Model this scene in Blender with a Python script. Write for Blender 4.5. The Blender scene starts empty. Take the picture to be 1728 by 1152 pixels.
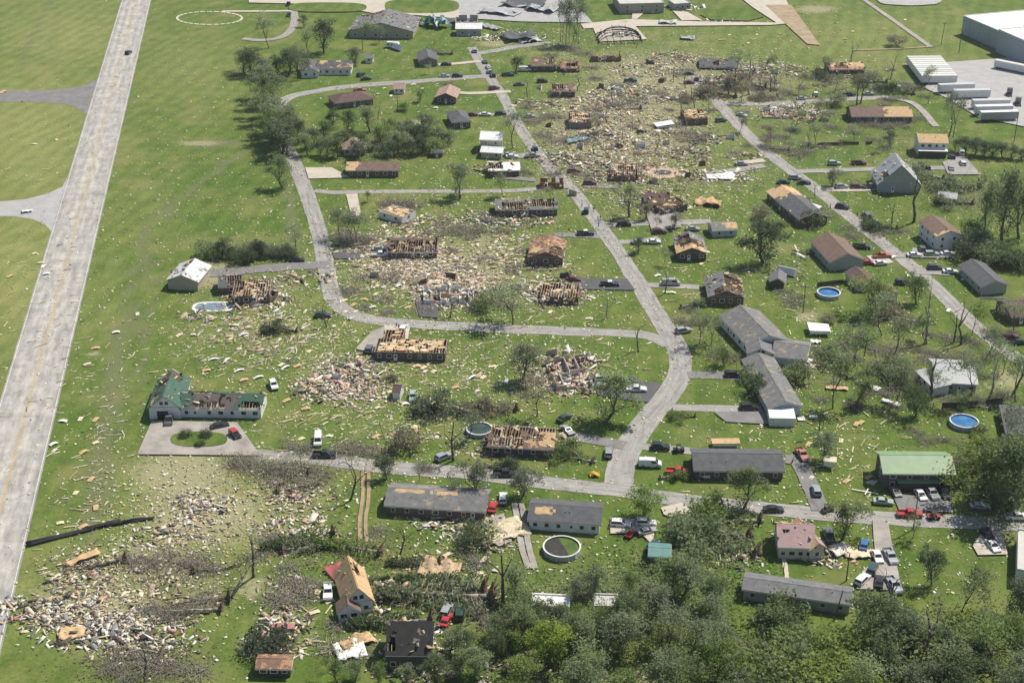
import bpy, math, random
import numpy as np
from mathutils import Vector, Matrix
R = math.radians
SC = bpy.context.scene
COL = SC.collection
rnd = random.Random(7)
nr = np.random.default_rng(7)

# ---------------------------------------------------------------- camera
FPX, PITCH, CAMH = 2500.0, R(26.7), 190.0
cam = bpy.data.cameras.new('camera'); camo = bpy.data.objects.new('camera', cam); COL.objects.link(camo)
camo.location = (0, 0, CAMH); camo.rotation_euler = (math.pi/2 - PITCH, 0, 0)
cam.sensor_width = 36; cam.lens = 36*FPX/1728; cam.clip_start = 1; cam.clip_end = 20000
SC.camera = camo
# ---------------------------------------------------------------- sky, sun, exposure
SUN_AZ, SUN_EL = R(52), R(55)                       # azimuth from +Y towards +X
w = bpy.data.worlds.new('World'); SC.world = w; w.use_nodes = True
nt = w.node_tree; nt.nodes.clear()
sky = nt.nodes.new('ShaderNodeTexSky'); sky.sky_type = 'NISHITA'; sky.sun_disc = False
sky.sun_elevation = SUN_EL; sky.sun_rotation = SUN_AZ
bg = nt.nodes.new('ShaderNodeBackground'); bg.inputs[1].default_value = 0.095
wo = nt.nodes.new('ShaderNodeOutputWorld')
nt.links.new(sky.outputs[0], bg.inputs[0]); nt.links.new(bg.outputs[0], wo.inputs[0])
sl = bpy.data.lights.new('sun', 'SUN'); sl.energy = 4.9; sl.angle = R(0.5); sl.color = (1, .93, .80)
so = bpy.data.objects.new('sun', sl); COL.objects.link(so)
sd = Vector((math.sin(SUN_AZ)*math.cos(SUN_EL), math.cos(SUN_AZ)*math.cos(SUN_EL), math.sin(SUN_EL)))
so.rotation_euler = sd.to_track_quat('Z', 'Y').to_euler(); so.location = (0, 300, 400)
SC.view_settings.view_transform = 'Standard'; SC.view_settings.look = 'None'
SC.view_settings.exposure = 0.24; SC.view_settings.gamma = 1

# ---------------------------------------------------------------- helpers
SP, CP = math.sin(PITCH), math.cos(PITCH)
def G(px, py, z=0.0):
    """photo pixel -> point on the ground (metres)"""
    u = (px-864)/FPX; v = (py-576)/FPX
    t = CAMH/(SP + v*CP)
    return Vector((t*u, t*(CP - v*SP), z))
def P(X, Y):
    """ground arrays -> photo pixels"""
    dep = Y*CP + CAMH*SP
    return 864 + FPX*X/dep, 576 + FPX*(CAMH*CP - Y*SP)/dep
def scale_at(py): return .0047*(py+681)

def tag(o, label=None, cat=None, group=None, kind=None):
    if label: o['label'] = label
    if cat: o['category'] = cat
    if group: o['group'] = group
    if kind: o['kind'] = kind
    return o
def empty(name, loc, rz=0, **k):
    o = bpy.data.objects.new(name, None); COL.objects.link(o)
    o.location = loc; o.rotation_euler = (0, 0, rz); o.empty_display_size = .5
    return tag(o, **k)
def link(name, mesh, parent=None, loc=None, rz=None, **k):
    o = bpy.data.objects.new(name, mesh); COL.objects.link(o)
    if parent: o.parent = parent
    if loc is not None: o.location = loc
    if rz is not None: o.rotation_euler = (0, 0, rz)
    return tag(o, **k)

class MB:
    def __init__(s): s.v = []; s.f = []; s.m = []; s.mats = []
    def mi(s, mat):
        if mat not in s.mats: s.mats.append(mat)
        return s.mats.index(mat)
    def face(s, pts, mat):
        n = len(s.v); s.v += [tuple(p) for p in pts]; s.f.append(tuple(range(n, n+len(pts)))); s.m.append(s.mi(mat))
    def hexa(s, b, t, mat):
        """prism between bottom ring b and top ring t (both counter-clockwise from above)"""
        n = len(s.v); k = len(b); i = s.mi(mat)
        s.v += [tuple(p) for p in b] + [tuple(p) for p in t]
        s.f.append(tuple(n+j for j in reversed(range(k)))); s.f.append(tuple(n+k+j for j in range(k)))
        for j in range(k): s.f.append((n+j, n+(j+1) % k, n+k+(j+1) % k, n+k+j))
        s.m += [i]*(k+2)
    def box(s, lo, hi, mat, M=None):
        x0, y0, z0 = lo; x1, y1, z1 = hi
        b = [Vector(p) for p in ((x0,y0,z0),(x1,y0,z0),(x1,y1,z0),(x0,y1,z0))]
        t = [Vector(p) for p in ((x0,y0,z1),(x1,y0,z1),(x1,y1,z1),(x0,y1,z1))]
        if M: b = [M @ p for p in b]; t = [M @ p for p in t]
        s.hexa(b, t, mat)
    def slab(s, pts, th, mat):
        """polygon thickened along its normal"""
        pts = [Vector(p) for p in pts]; n = (pts[1]-pts[0]).cross(pts[2]-pts[0]).normalized()
        s.hexa(pts, [p+n*th for p in pts], mat)
    def beam(s, p, q, wd, ht, mat):
        p = Vector(p); q = Vector(q); d = (q-p).normalized()
        a = d.cross(Vector((0,0,1)))
        a = a.normalized() if a.length > 1e-4 else Vector((1,0,0))
        b = a.cross(d); a = a*wd/2; b = b*ht/2
        s.hexa([p-a-b, p+a-b, p+a+b, p-a+b], [q-a-b, q+a-b, q+a+b, q-a+b], mat)
    def tube(s, p, q, r0, r1, mat, n=6):
        p = Vector(p); q = Vector(q); d = (q-p).normalized()
        a = d.cross(Vector((.3,.9,.31))).normalized(); b = d.cross(a)
        ring = [(a*math.cos(2*math.pi*i/n)+b*math.sin(2*math.pi*i/n)) for i in range(n)]
        s.hexa([p+c*r0 for c in ring], [q+c*r1 for c in ring], mat)
    def mesh(s, name, M=None, smooth=False):
        me = bpy.data.meshes.new(name)
        me.from_pydata(s.v if M is None else [tuple(M @ Vector(p)) for p in s.v], [], s.f)
        for m in s.mats: me.materials.append(m)
        me.polygons.foreach_set('material_index', s.m)
        if smooth: me.polygons.foreach_set('use_smooth', [True]*len(s.f))
        me.update(); return me
    def build(s, name, parent=None, M=None, smooth=False, **k):
        return link(name, s.mesh(name, M, smooth), parent, **k)

def np_mesh(name, V, F, mats, mi=None):
    me = bpy.data.meshes.new(name); k = F.shape[1]
    me.vertices.add(len(V)); me.vertices.foreach_set('co', np.asarray(V, np.float32).ravel())
    me.loops.add(F.size); me.loops.foreach_set('vertex_index', F.astype(np.int32).ravel())
    me.polygons.add(len(F)); me.polygons.foreach_set('loop_start', np.arange(0, F.size, k, dtype=np.int32))
    for m in mats: me.materials.append(m)
    if mi is not None: me.polygons.foreach_set('material_index', np.asarray(mi, np.int32))
    me.update(calc_edges=True); me.validate(); return me
BOXF = np.array([[0,3,2,1],[4,5,6,7],[0,1,5,4],[1,2,6,5],[2,3,7,6],[3,0,4,7]])
def many_boxes(name, C, S, yaw, pit, rol, mi, mats):
    n = len(C)
    cy, sy, cp, sp, cr, sr = np.cos(yaw), np.sin(yaw), np.cos(pit), np.sin(pit), np.cos(rol), np.sin(rol)
    Rm = np.stack([np.stack([cy*cp, cy*sp*sr-sy*cr, cy*sp*cr+sy*sr], -1),
                   np.stack([sy*cp, sy*sp*sr+cy*cr, sy*sp*cr-cy*sr], -1),
                   np.stack([-sp, cp*sr, cp*cr], -1)], -2)
    u = np.array([[-1,-1,-1],[1,-1,-1],[1,1,-1],[-1,1,-1],[-1,-1,1],[1,-1,1],[1,1,1],[-1,1,1]])/2
    L = u[None]*S[:, None, :]
    V = np.einsum('nij,nkj->nki', Rm, L) + C[:, None, :]
    F = (BOXF[None] + (np.arange(n)*8)[:, None, None]).reshape(-1, 4)
    return np_mesh(name, V.reshape(-1, 3), F, mats, np.repeat(mi, 6))

# ---------------------------------------------------------------- materials
MATS = {}
def nodes(name):
    m = bpy.data.materials.new(name); m.use_nodes = True; t = m.node_tree
    return m, t, t.nodes['Principled BSDF']
def ramp(t, fac, stops):
    r = t.nodes.new('ShaderNodeValToRGB'); e = r.color_ramp.elements
    while len(e) < len(stops): e.new(.5)
    for i, (p, c) in enumerate(stops):
        e[i].position = p; e[i].color = (*c, 1) if len(c) == 3 else c
    t.links.new(fac, r.inputs[0]); return r.outputs[0]
def noise(t, vec, sc, det=4, rough=.6):
    n = t.nodes.new('ShaderNodeTexNoise'); n.inputs['Scale'].default_value = sc
    n.inputs['Detail'].default_value = det; n.inputs['Roughness'].default_value = rough
    if vec is not None: t.links.new(vec, n.inputs['Vector'])
    return n.outputs[0]
def mix(t, fac, a, b, mode='MIX'):
    n = t.nodes.new('ShaderNodeMix'); n.data_type = 'RGBA'; n.blend_type = mode
    for s, x in ((0, fac), (6, a), (7, b)):
        if hasattr(x, 'node'): t.links.new(x, n.inputs[s])
        elif s == 0: n.inputs[0].default_value = x
        else: n.inputs[s].default_value = (*x, 1)
    return n.outputs[2]
def coord(t, which='Object', sc=None):
    c = t.nodes.new('ShaderNodeTexCoord').outputs[which]
    if sc:
        mp = t.nodes.new('ShaderNodeMapping'); mp.inputs['Scale'].default_value = sc
        t.links.new(c, mp.inputs[0]); return mp.outputs[0]
    return c
def mul(c, k): return tuple(min(1, x*k) for x in c)
def mat(name, col, rough=.8, var=.3, sc=1.2, metal=0., col2=None, spec=.3):
    """plain procedural material with two scales of mottling"""
    if name in MATS: return MATS[name]
    m, t, b = nodes(name); co = coord(t)
    n1 = noise(t, co, sc, 5); 
    c = ramp(t, n1, [(.3, mul(col, 1-var)), (.7, mul(col2 or col, 1+var*.6))])
    t.links.new(c, b.inputs['Base Color']); b.inputs['Roughness'].default_value = rough
    b.inputs['Metallic'].default_value = metal; b.inputs['Specular IOR Level'].default_value = spec
    MATS[name] = m; return m
def roofmat(name, col, wear=0., wearcol=(.42,.28,.15), wsc=.35):
    if name in MATS: return MATS[name]
    m, t, b = nodes(name); co = coord(t)
    c = ramp(t, noise(t, co, .7, 6), [(.3, mul(col, .72)), (.72, mul(col, 1.35))])
    f = ramp(t, noise(t, co, 9, 2), [(.35, (.75,)*3), (.65, (1.2,)*3)])
    c = mix(t, 1, c, f, 'MULTIPLY')
    w_ = t.nodes.new('ShaderNodeTexWave'); w_.bands_direction = 'Z'; w_.inputs['Scale'].default_value = 3.0
    w_.inputs['Distortion'].default_value = 1.5; t.links.new(co, w_.inputs[0])
    c = mix(t, .25, c, ramp(t, w_.outputs[1], [(.2, mul(col, .6)), (.8, mul(col, 1.3))]))
    if wear:
        k = ramp(t, noise(t, co, wsc, 5, .62), [(.62-wear*.35, (0,)*3), (.64-wear*.35, (1,)*3)])
        c = mix(t, k, c, ramp(t, noise(t, co, 3, 4), [(.3, mul(wearcol, .7)), (.7, mul(wearcol, 1.3))]))
    t.links.new(c, b.inputs['Base Color']); b.inputs['Roughness'].default_value = .85
    b.inputs['Specular IOR Level'].default_value = .35
    MATS[name] = m; return m
def metalroof(name, col, rough=.45, rust=None):
    if name in MATS: return MATS[name]
    m, t, b = nodes(name); co = coord(t)
    w_ = t.nodes.new('ShaderNodeTexWave'); w_.inputs['Scale'].default_value = 1.6; w_.inputs['Distortion'].default_value = .2
    t.links.new(co, w_.inputs[0])
    c = ramp(t, w_.outputs[1], [(.0, mul(col, .8)), (.3, col)])
    c = mix(t, .35, c, ramp(t, noise(t, co, .5, 5), [(.3, mul(col, .6)), (.7, mul(col, 1.2))]))
    if rust: c = mix(t, ramp(t, noise(t, co, .45, 5), [(.56, (0,)*3), (.66, (.8,)*3)]), c, rust)
    t.links.new(c, b.inputs['Base Color']); b.inputs['Roughness'].default_value = rough
    b.inputs['Specular IOR Level'].default_value = .4
    MATS[name] = m; return m
def brick(name, col, mortar=(.3,.27,.24)):
    if name in MATS: return MATS[name]
    m, t, b = nodes(name); co = coord(t)
    sx = t.nodes.new('ShaderNodeSeparateXYZ'); t.links.new(co, sx.inputs[0])
    ad = t.nodes.new('ShaderNodeMath'); t.links.new(sx.outputs[0], ad.inputs[0]); t.links.new(sx.outputs[1], ad.inputs[1])
    cb = t.nodes.new('ShaderNodeCombineXYZ'); t.links.new(ad.outputs[0], cb.inputs[0]); t.links.new(sx.outputs[2], cb.inputs[1])
    k = t.nodes.new('ShaderNodeTexBrick'); k.inputs['Scale'].default_value = 1
    k.inputs['Brick Width'].default_value = .24; k.inputs['Row Height'].default_value = .09; k.inputs['Mortar Size'].default_value = .012
    for i, c in ((1, mul(col, .75)), (2, mul(col, 1.25)), (3, mortar)): k.inputs[i].default_value = (*c, 1)
    t.links.new(cb.outputs[0], k.inputs[0])
    c = mix(t, .5, k.outputs[0], ramp(t, noise(t, co, .8, 5), [(.3, mul(col, .55)), (.7, mul(col, 1.3))]))
    t.links.new(c, b.inputs['Base Color']); b.inputs['Roughness'].default_value = .9
    MATS[name] = m; return m
def siding(name, col):
    if name in MATS: return MATS[name]
    m, t, b = nodes(name); co = coord(t)
    w_ = t.nodes.new('ShaderNodeTexWave'); w_.bands_direction = 'Z'; w_.inputs['Scale'].default_value = 1.6
    t.links.new(co, w_.inputs[0])
    c = ramp(t, w_.outputs[1], [(0, mul(col, .72)), (.25, col)])
    c = mix(t, .4, c, ramp(t, noise(t, co, .6, 5), [(.3, mul(col, .65)), (.7, mul(col, 1.1))]))
    t.links.new(c, b.inputs['Base Color']); b.inputs['Roughness'].default_value = .65
    MATS[name] = m; return m
def paint(name, col, rough=.25, metal=.0):
    if name in MATS: return MATS[name]
    m, t, b = nodes(name); co = coord(t)
    c = ramp(t, noise(t, co, 1.5, 4), [(.3, mul(col, .85)), (.75, mul(col, 1.1))])
    dust = ramp(t, noise(t, co, 5, 5), [(.5, (0,)*3), (.75, (.35,)*3)])
    c = mix(t, dust, c, (.28,.25,.2))
    t.links.new(c, b.inputs['Base Color']); b.inputs['Roughness'].default_value = rough
    b.inputs['Metallic'].default_value = metal; b.inputs['Coat Weight'].default_value = .4; b.inputs['Coat Roughness'].default_value = .12
    MATS[name] = m; return m
def leafmat(name, col, col2):
    if name in MATS: return MATS[name]
    m, t, b = nodes(name); co = coord(t)
    oi = t.nodes.new('ShaderNodeObjectInfo')
    c = ramp(t, noise(t, co, .55, 4, .7), [(.3, mul(col, .7)), (.5, col), (.72, col2)])
    c = mix(t, .45, c, ramp(t, noise(t, co, 4, 2), [(.3, mul(col, .55)), (.7, mul(col2, 1.25))]))
    hsv = t.nodes.new('ShaderNodeHueSaturation')
    mr = t.nodes.new('ShaderNodeMapRange'); mr.inputs[3].default_value = .75; mr.inputs[4].default_value = 1.25
    t.links.new(oi.outputs['Random'], mr.inputs[0]); t.links.new(mr.outputs[0], hsv.inputs['Value'])
    mr2 = t.nodes.new('ShaderNodeMapRange'); mr2.inputs[3].default_value = .7; mr2.inputs[4].default_value = 1.15
    t.links.new(oi.outputs['Random'], mr2.inputs[0]); t.links.new(mr2.outputs[0], hsv.inputs['Saturation'])
    t.links.new(c, hsv.inputs['Color']); c = hsv.outputs[0]
    t.links.new(c, b.inputs['Base Color']); b.inputs['Roughness'].default_value = .6
    tr = t.nodes.new('ShaderNodeBsdfTranslucent'); t.links.new(c, tr.inputs[0])
    mx = t.nodes.new('ShaderNodeMixShader'); mx.inputs[0].default_value = .58
    t.links.new(b.outputs[0], mx.inputs[1]); t.links.new(tr.outputs[0], mx.inputs[2])
    t.links.new(mx.outputs[0], t.nodes['Material Output'].inputs[0])
    MATS[name] = m; return m

WOOD = mat('bare_lumber', (.46,.34,.21), .85, .35, 1.5)
PALE = mat('pale_splintered_wood', (.62,.54,.38), .85, .25, 1.5)
PLY = mat('plywood_sheathing', (.56,.38,.20), .85, .3, .9, col2=(.52,.36,.2))
WHITE = mat('white_trim', (.74,.74,.71), .6, .12)
DRY = mat('drywall', (.62,.57,.50), .9, .2)
PINK = mat('pink_insulation', (.60,.36,.29), .95, .3, 2)
DARK = mat('dark_debris_and_shade', (.05,.047,.043), .9, .4)
GREYM = mat('grey_debris', (.22,.22,.22), .8, .4)
CONC = mat('concrete', (.44,.41,.35), .9, .18, .5)
GLASS = mat('window_glass', (.02,.025,.03), .08, .3, spec=.6)
BARK = mat('bark', (.13,.11,.088), .95, .4, 3)
BARKL = mat('weathered_bark', (.33,.295,.245), .95, .35, 3)
TYRE = mat('tyre_rubber', (.02,.02,.02), .85, .2)
RIM = mat('wheel_rim', (.4,.4,.42), .35, .15, metal=.8)
STEEL = mat('galvanised_steel', (.45,.46,.47), .45, .2, metal=.6)
SOIL = mat('soil', (.13,.09,.06), .95, .4, 2)
LEAF = dict(green=leafmat('leaf_green', (.16,.24,.07), (.27,.345,.115)),
            grey=leafmat('leaf_grey', (.215,.275,.135), (.33,.385,.205)),
            dark=leafmat('leaf_dark', (.095,.14,.06), (.165,.215,.10)),
            brown=leafmat('leaf_brown', (.26,.24,.15), (.38,.35,.24)),
            lime=leafmat('leaf_lime', (.215,.285,.07), (.32,.38,.115)))
# ---------------------------------------------------------------- ground
# blobs in photo pixels: (px, py, rx, ry, strength); each marks a real patch of other ground cover
DRYB = [(1376,16,45,8,0.95),(834,73,34,8,0.95),(359,463,65,29,0.95),(158,597,17,5,0.95),(336,242,45,5,0.95),(1361,534,25,11,0.95),(633,671,11,8,0.95),(1701,640,34,20,0.95),(480,1045,19,41,0.95),(1059,1136,85,24,0.95),(426,990,27,26,0.95),(710,206,22,7,0.95),
 (310,800,95,50,1.1),(350,870,130,60,.95),(160,1020,140,70,.8),(250,950,130,60,.65),(330,1000,90,50,.5),(690,440,110,45,1.1),(760,470,120,40,1.0),(620,420,60,30,.8),(820,420,50,40,.7),(470,480,60,30,.6),
 (590,640,90,50,.6),(500,830,90,60,.6),(490,1000,50,90,.45),(1050,210,190,90,.85),(1110,130,170,60,.8),(1260,150,110,60,.7),(960,300,120,50,.5),
 (1090,330,90,40,.5),(830,420,70,60,.5),(700,300,10,10,.1),(940,620,80,50,.5),(720,870,80,20,.25),(740,960,90,40,.35),(820,910,50,30,.4),
 (1340,190,120,40,.4),(1430,120,90,40,.4),(1330,250,90,40,.35),(1320,420,60,40,.3),(1360,590,70,30,.35),(1560,560,80,60,.3),(1690,640,60,40,.5),
 (790,60,60,20,.4),(940,90,80,40,.5),(1040,70,70,25,.4),(1150,70,140,40,.4),(640,1060,120,60,.25),(500,1060,60,60,.5),(350,500,80,30,.35),(300,110,90,40,.35),
 (130,240,60,60,.3),(40,440,60,80,.3),(60,270,60,60,.3),(1340,40,50,50,.3),(1200,30,80,30,.3),(690,340,100,20,.3),(880,480,90,40,.5),(1180,950,60,40,.3),(1000,1100,250,60,.3)]
ROUGHB = [(205,650,14,120,.5),(170,800,30,90,.7),(150,900,30,60,.4),(245,440,16,60,.6),(225,540,20,40,.7),(330,330,14,14,.5),(370,285,16,20,.5),(285,360,14,20,.6),
 (360,242,60,8,.8),(1000,1070,240,120,.6),(1500,1110,260,60,.5),(1650,960,90,120,.3),(480,200,30,80,.4),(640,240,110,30,.5),(1650,330,90,40,.5),(1560,280,100,30,.4),
 (1700,850,70,80,.5),(240,1120,120,40,.5),(300,960,120,50,.6),(1640,660,110,40,.4),(90,60,20,60,.3)]
PALEB = [(50,230,150,170,.95),(40,470,110,170,1.0),(110,60,150,70,.85),(190,520,30,200,.4),(320,120,110,90,.45),(1450,70,260,60,.55),(250,330,60,120,.3),(560,470,60,60,.3),(460,560,160,60,.35),(1100,240,200,120,.4),(180,880,90,60,.3),(350,850,170,90,1.0),(200,1000,190,120,.75),(640,660,200,90,.3),(800,460,200,80,.35)]
def rline(pts, r, s):
    for a, b in zip(pts, pts[1:]):
        n = max(1, int(math.hypot(b[0]-a[0], (b[1]-a[1])*1.6)/r))
        for i in range(n): t_ = i/n; ROUGHB.append((a[0]+(b[0]-a[0])*t_+rnd.uniform(-2,2), a[1]+(b[1]-a[1])*t_, r*rnd.uniform(.8,1.3), r*rnd.uniform(.6,1.1), s))
rline([(460,245),(400,262),(372,285),(330,315),(290,345),(262,370),(240,400),(225,440),(216,490),(214,525),(232,545),(252,562)], 5.0, .72)
rline([(252,562),(240,600),(232,640)], 6, .7); rline([(270,440),(262,500),(248,570),(236,700)], 3.5, .7); rline([(200,560),(188,650),(175,740),(160,840),(140,900)], 15, .75); rline([(85,0),(60,50),(40,100),(32,130)], 3, .9); rline([(488,320),(492,370),(496,430)], 9, .8)
def build_ground():
    xs = np.concatenate([[-9000,-4000,-2000,-1000,-600,-420], np.arange(-340, 341, 2.5), [420,600,1000,2000,4000,9000]])
    ys = np.concatenate([[-3000,-1000,0,120,180], np.arange(205, 840, 2.5), [900,1000,1300,2000,4000,8000,15000]])
    X, Y = np.meshgrid(xs, ys); nx, ny = len(xs), len(ys)
    Z = np.zeros_like(X)
    V = np.stack([X, Y, Z], -1).reshape(-1, 3)
    i = np.arange(nx-1)[None] + np.arange(ny-1)[:, None]*nx
    F = np.stack([i, i+1, i+1+nx, i+nx], -1).reshape(-1, 4)
    m, t, b = nodes('grass'); co = coord(t)
    at = t.nodes.new('ShaderNodeAttribute'); at.attribute_name = 'dry'; ap = t.nodes.new('ShaderNodeAttribute'); ap.attribute_name = 'pale'
    ar = t.nodes.new('ShaderNodeAttribute'); ar.attribute_name = 'rough'
    big = noise(t, co, .014, 5); mid = noise(t, co, .12, 5, .65); fine = noise(t, co, 1.1, 5, .7); vf = noise(t, co, 4.5, 3, .7)
    c = ramp(t, big, [(.32, (.060,.118,.020)), (.5, (.090,.142,.026)), (.68, (.140,.172,.040))])
    c = mix(t, .62, c, ramp(t, mid, [(.3, (.050,.098,.016)), (.5, (.088,.140,.026)), (.72, (.160,.190,.050))]))
    c = mix(t, ap.outputs['Fac'], c, ramp(t, mid, [(.3, (.165,.195,.060)), (.7, (.24,.255,.095))]))
    # mowing passes along the highway and across the lawns
    mp = t.nodes.new('ShaderNodeMapping'); mp.inputs['Rotation'].default_value = (0, 0, R(-80.9+90+6)); t.links.new(co, mp.inputs[0])
    w_ = t.nodes.new('ShaderNodeTexWave'); w_.inputs['Scale'].default_value = .045; w_.inputs['Distortion'].default_value = 9; w_.inputs['Detail'].default_value = 3
    w_.inputs['Detail Scale'].default_value = .3; t.links.new(mp.outputs[0], w_.inputs[0])
    c = mix(t, .45, c, ramp(t, w_.outputs[1], [(.1, (.8,.84,.78)), (.9, (1.18,1.14,1.18))]), 'MULTIPLY')
    mp2 = t.nodes.new('ShaderNodeMapping'); mp2.inputs['Rotation'].default_value = (0, 0, R(9)); mp2.inputs['Scale'].default_value = (1.2, .12, 1); t.links.new(co, mp2.inputs[0])
    c = mix(t, .45, c, ramp(t, noise(t, mp2.outputs[0], .9, 4, .7), [(.3, (.72,.76,.7)), (.7, (1.3,1.22,1.25))]), 'MULTIPLY')
    c = mix(t, .8, c, ramp(t, fine, [(.3, (.66,.70,.62)), (.52, (1,1,1)), (.75, (1.42,1.32,1.4))]), 'MULTIPLY')
    c = mix(t, .7, c, ramp(t, vf, [(.3, (.72,.74,.7)), (.7, (1.28,1.24,1.28))]), 'MULTIPLY')
    # worn straw patches everywhere, weak
    c = mix(t, ramp(t, noise(t, co, .05, 6, .65), [(.5, (0,)*3), (.7, (.6,)*3)]), c, (.23,.21,.085))
    def cover(attr, lo, hi, base):
        a = t.nodes.new('ShaderNodeMath'); a.operation = 'MULTIPLY_ADD'; a.inputs[1].default_value = 1.0
        t.links.new(attr, a.inputs[0])
        n = noise(t, co, .55, 6, .75); s = t.nodes.new('ShaderNodeMath'); s.operation = 'SUBTRACT'; s.inputs[1].default_value = .5
        t.links.new(n, s.inputs[0]); k = t.nodes.new('ShaderNodeMath'); k.operation = 'MULTIPLY'; k.inputs[1].default_value = 1.7
        t.links.new(s.outputs[0], k.inputs[0]); t.links.new(k.outputs[0], a.inputs[2])
        return ramp(t, a.outputs[0], [(lo, (0,)*3), (hi, (.85,)*3)])
    c = mix(t, cover(ar.outputs['Fac'], .22, .6, 0), c, ramp(t, vf, [(.3, (.070,.092,.036)), (.7, (.20,.205,.105))]))
    c = mix(t, cover(at.outputs['Fac'], .34, .75, 0), c, ramp(t, noise(t, co, 1.6, 6, .75), [(.25, (.16,.165,.07)), (.5, (.29,.27,.16)), (.75, (.45,.41,.29))]))
    t.links.new(c, b.inputs['Base Color']); b.inputs['Roughness'].default_value = .95; b.inputs['Specular IOR Level'].default_value = .15
    bp = t.nodes.new('ShaderNodeBump'); bp.inputs['Strength'].default_value = .5; bp.inputs['Distance'].default_value = .25
    t.links.new(fine, bp.inputs['Height']); t.links.new(bp.outputs[0], b.inputs['Normal'])
    me = np_mesh('ground', V, F, [m])
    px, py = P(V[:, 0], np.maximum(V[:, 1], 60))
    for nm, B in (('dry', DRYB), ('rough', ROUGHB), ('pale', PALEB)):
        a = np.zeros(len(V), np.float32)
        for (bx, by, rx, ry, s) in B: a = np.maximum(a, s*np.exp(-(((px-bx)/rx)**2+((py-by)/ry)**2)))
        me.attributes.new(nm, 'FLOAT', 'POINT').data.foreach_set('value', a)
    link('ground', me, kind='structure')
build_ground()

# ---------------------------------------------------------------- roads and pads
def roadmat(name, col, crack=.5, tracks=True, stain=.4):
    m, t, b = nodes(name); uv = t.nodes.new('ShaderNodeTexCoord').outputs['UV']; co = coord(t)
    sx = t.nodes.new('ShaderNodeSeparateXYZ'); t.links.new(uv, sx.inputs[0])
    c = ramp(t, noise(t, co, .22, 6, .65), [(.3, mul(col, 1-.45*stain)), (.7, mul(col, 1+.25*stain))])
    c = mix(t, .35, c, ramp(t, noise(t, co, 3.5, 4, .7), [(.3, (.78,)*3), (.7, (1.2,)*3)]), 'MULTIPLY')
    if tracks:
        cb = t.nodes.new('ShaderNodeCombineXYZ'); ml = t.nodes.new('ShaderNodeMath'); ml.operation = 'MULTIPLY'; ml.inputs[1].default_value = .012
        t.links.new(sx.outputs[1], ml.inputs[0]); t.links.new(sx.outputs[0], cb.inputs[0]); t.links.new(ml.outputs[0], cb.inputs[1])
        c = mix(t, .75, c, ramp(t, noise(t, cb.outputs[0], 9 if tracks == 2 else 5, 5, .6), [(.32, (.62,.63,.65)), (.5, (1,1,1)), (.68, (1.32,1.29,1.24))]), 'MULTIPLY')
    if tracks == 2:
        c = mix(t, .8, c, ramp(t, sx.outputs[0], [(.0, (.80,.81,.83)), (.09, (.84,.85,.87)), (.18, (1.1,1.08,1.05)), (.27, (.9,.9,.92)), (.37, (1.16,1.14,1.1)), (.5, (.96,.95,.94)), (.63, (1.16,1.14,1.1)), (.73, (.88,.88,.9)), (.83, (1.06,1.05,1.02)), (1, (.78,.79,.81))]), 'MULTIPLY')
    if crack:
        v = t.nodes.new('ShaderNodeTexVoronoi'); v.feature = 'DISTANCE_TO_EDGE'; v.inputs['Scale'].default_value = .16
        ds = mix(t, .25, co, t.nodes.new('ShaderNodeTexNoise').outputs[1]); t.links.new(ds, v.inputs['Vector'])
        c = mix(t, ramp(t, v.outputs[0], [(.0, (crack,)*3), (.02, (0,)*3)]), c, mul(col, .35))
    t.links.new(c, b.inputs['Base Color']); b.inputs['Roughness'].default_value = .75; b.inputs['Specular IOR Level'].default_value = .4
    return m
HWY = roadmat('highway_concrete', (.37,.355,.33), .25, 2, .6)
ASPH = roadmat('worn_asphalt', (.29,.278,.26), .45, 1, .45)
DKASPH = roadmat('dark_asphalt', (.085,.085,.09), .3, 0, .5)
MIDASPH = roadmat('grey_asphalt', (.19,.185,.18), .4, 0, .5)
PALEC = roadmat('pale_concrete', (.47,.42,.35), .3, 0, .3)
LOT = roadmat('lot_paving', (.36,.355,.35), .3, 0, .35)
GRAV = roadmat('gravel', (.33,.30,.27), 0, 0, .8)
DIRT = roadmat('bare_dirt', (.33,.25,.15), 0, 0, .8)
YEL = mat('yellow_line_paint', (.50,.33,.08), .7, .25, .6)
WLINE = mat('white_line_paint', (.62,.61,.58), .7, .2, .6)
ZL = [.02]
def smooth_pts(pts, n=6):
    if len(pts) < 3: return pts
    out = []; q = [pts[0]*2-pts[1]] + pts + [pts[-1]*2-pts[-2]]
    for i in range(1, len(q)-2):
        for k in range(n):
            s = k/n; a, b, c, d = q[i-1:i+3]
            out.append(.5*((2*b)+(c-a)*s+(2*a-5*b+4*c-d)*s*s+(3*b-a-3*c+d)*s**3))
    return out + [pts[-1]]
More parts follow.
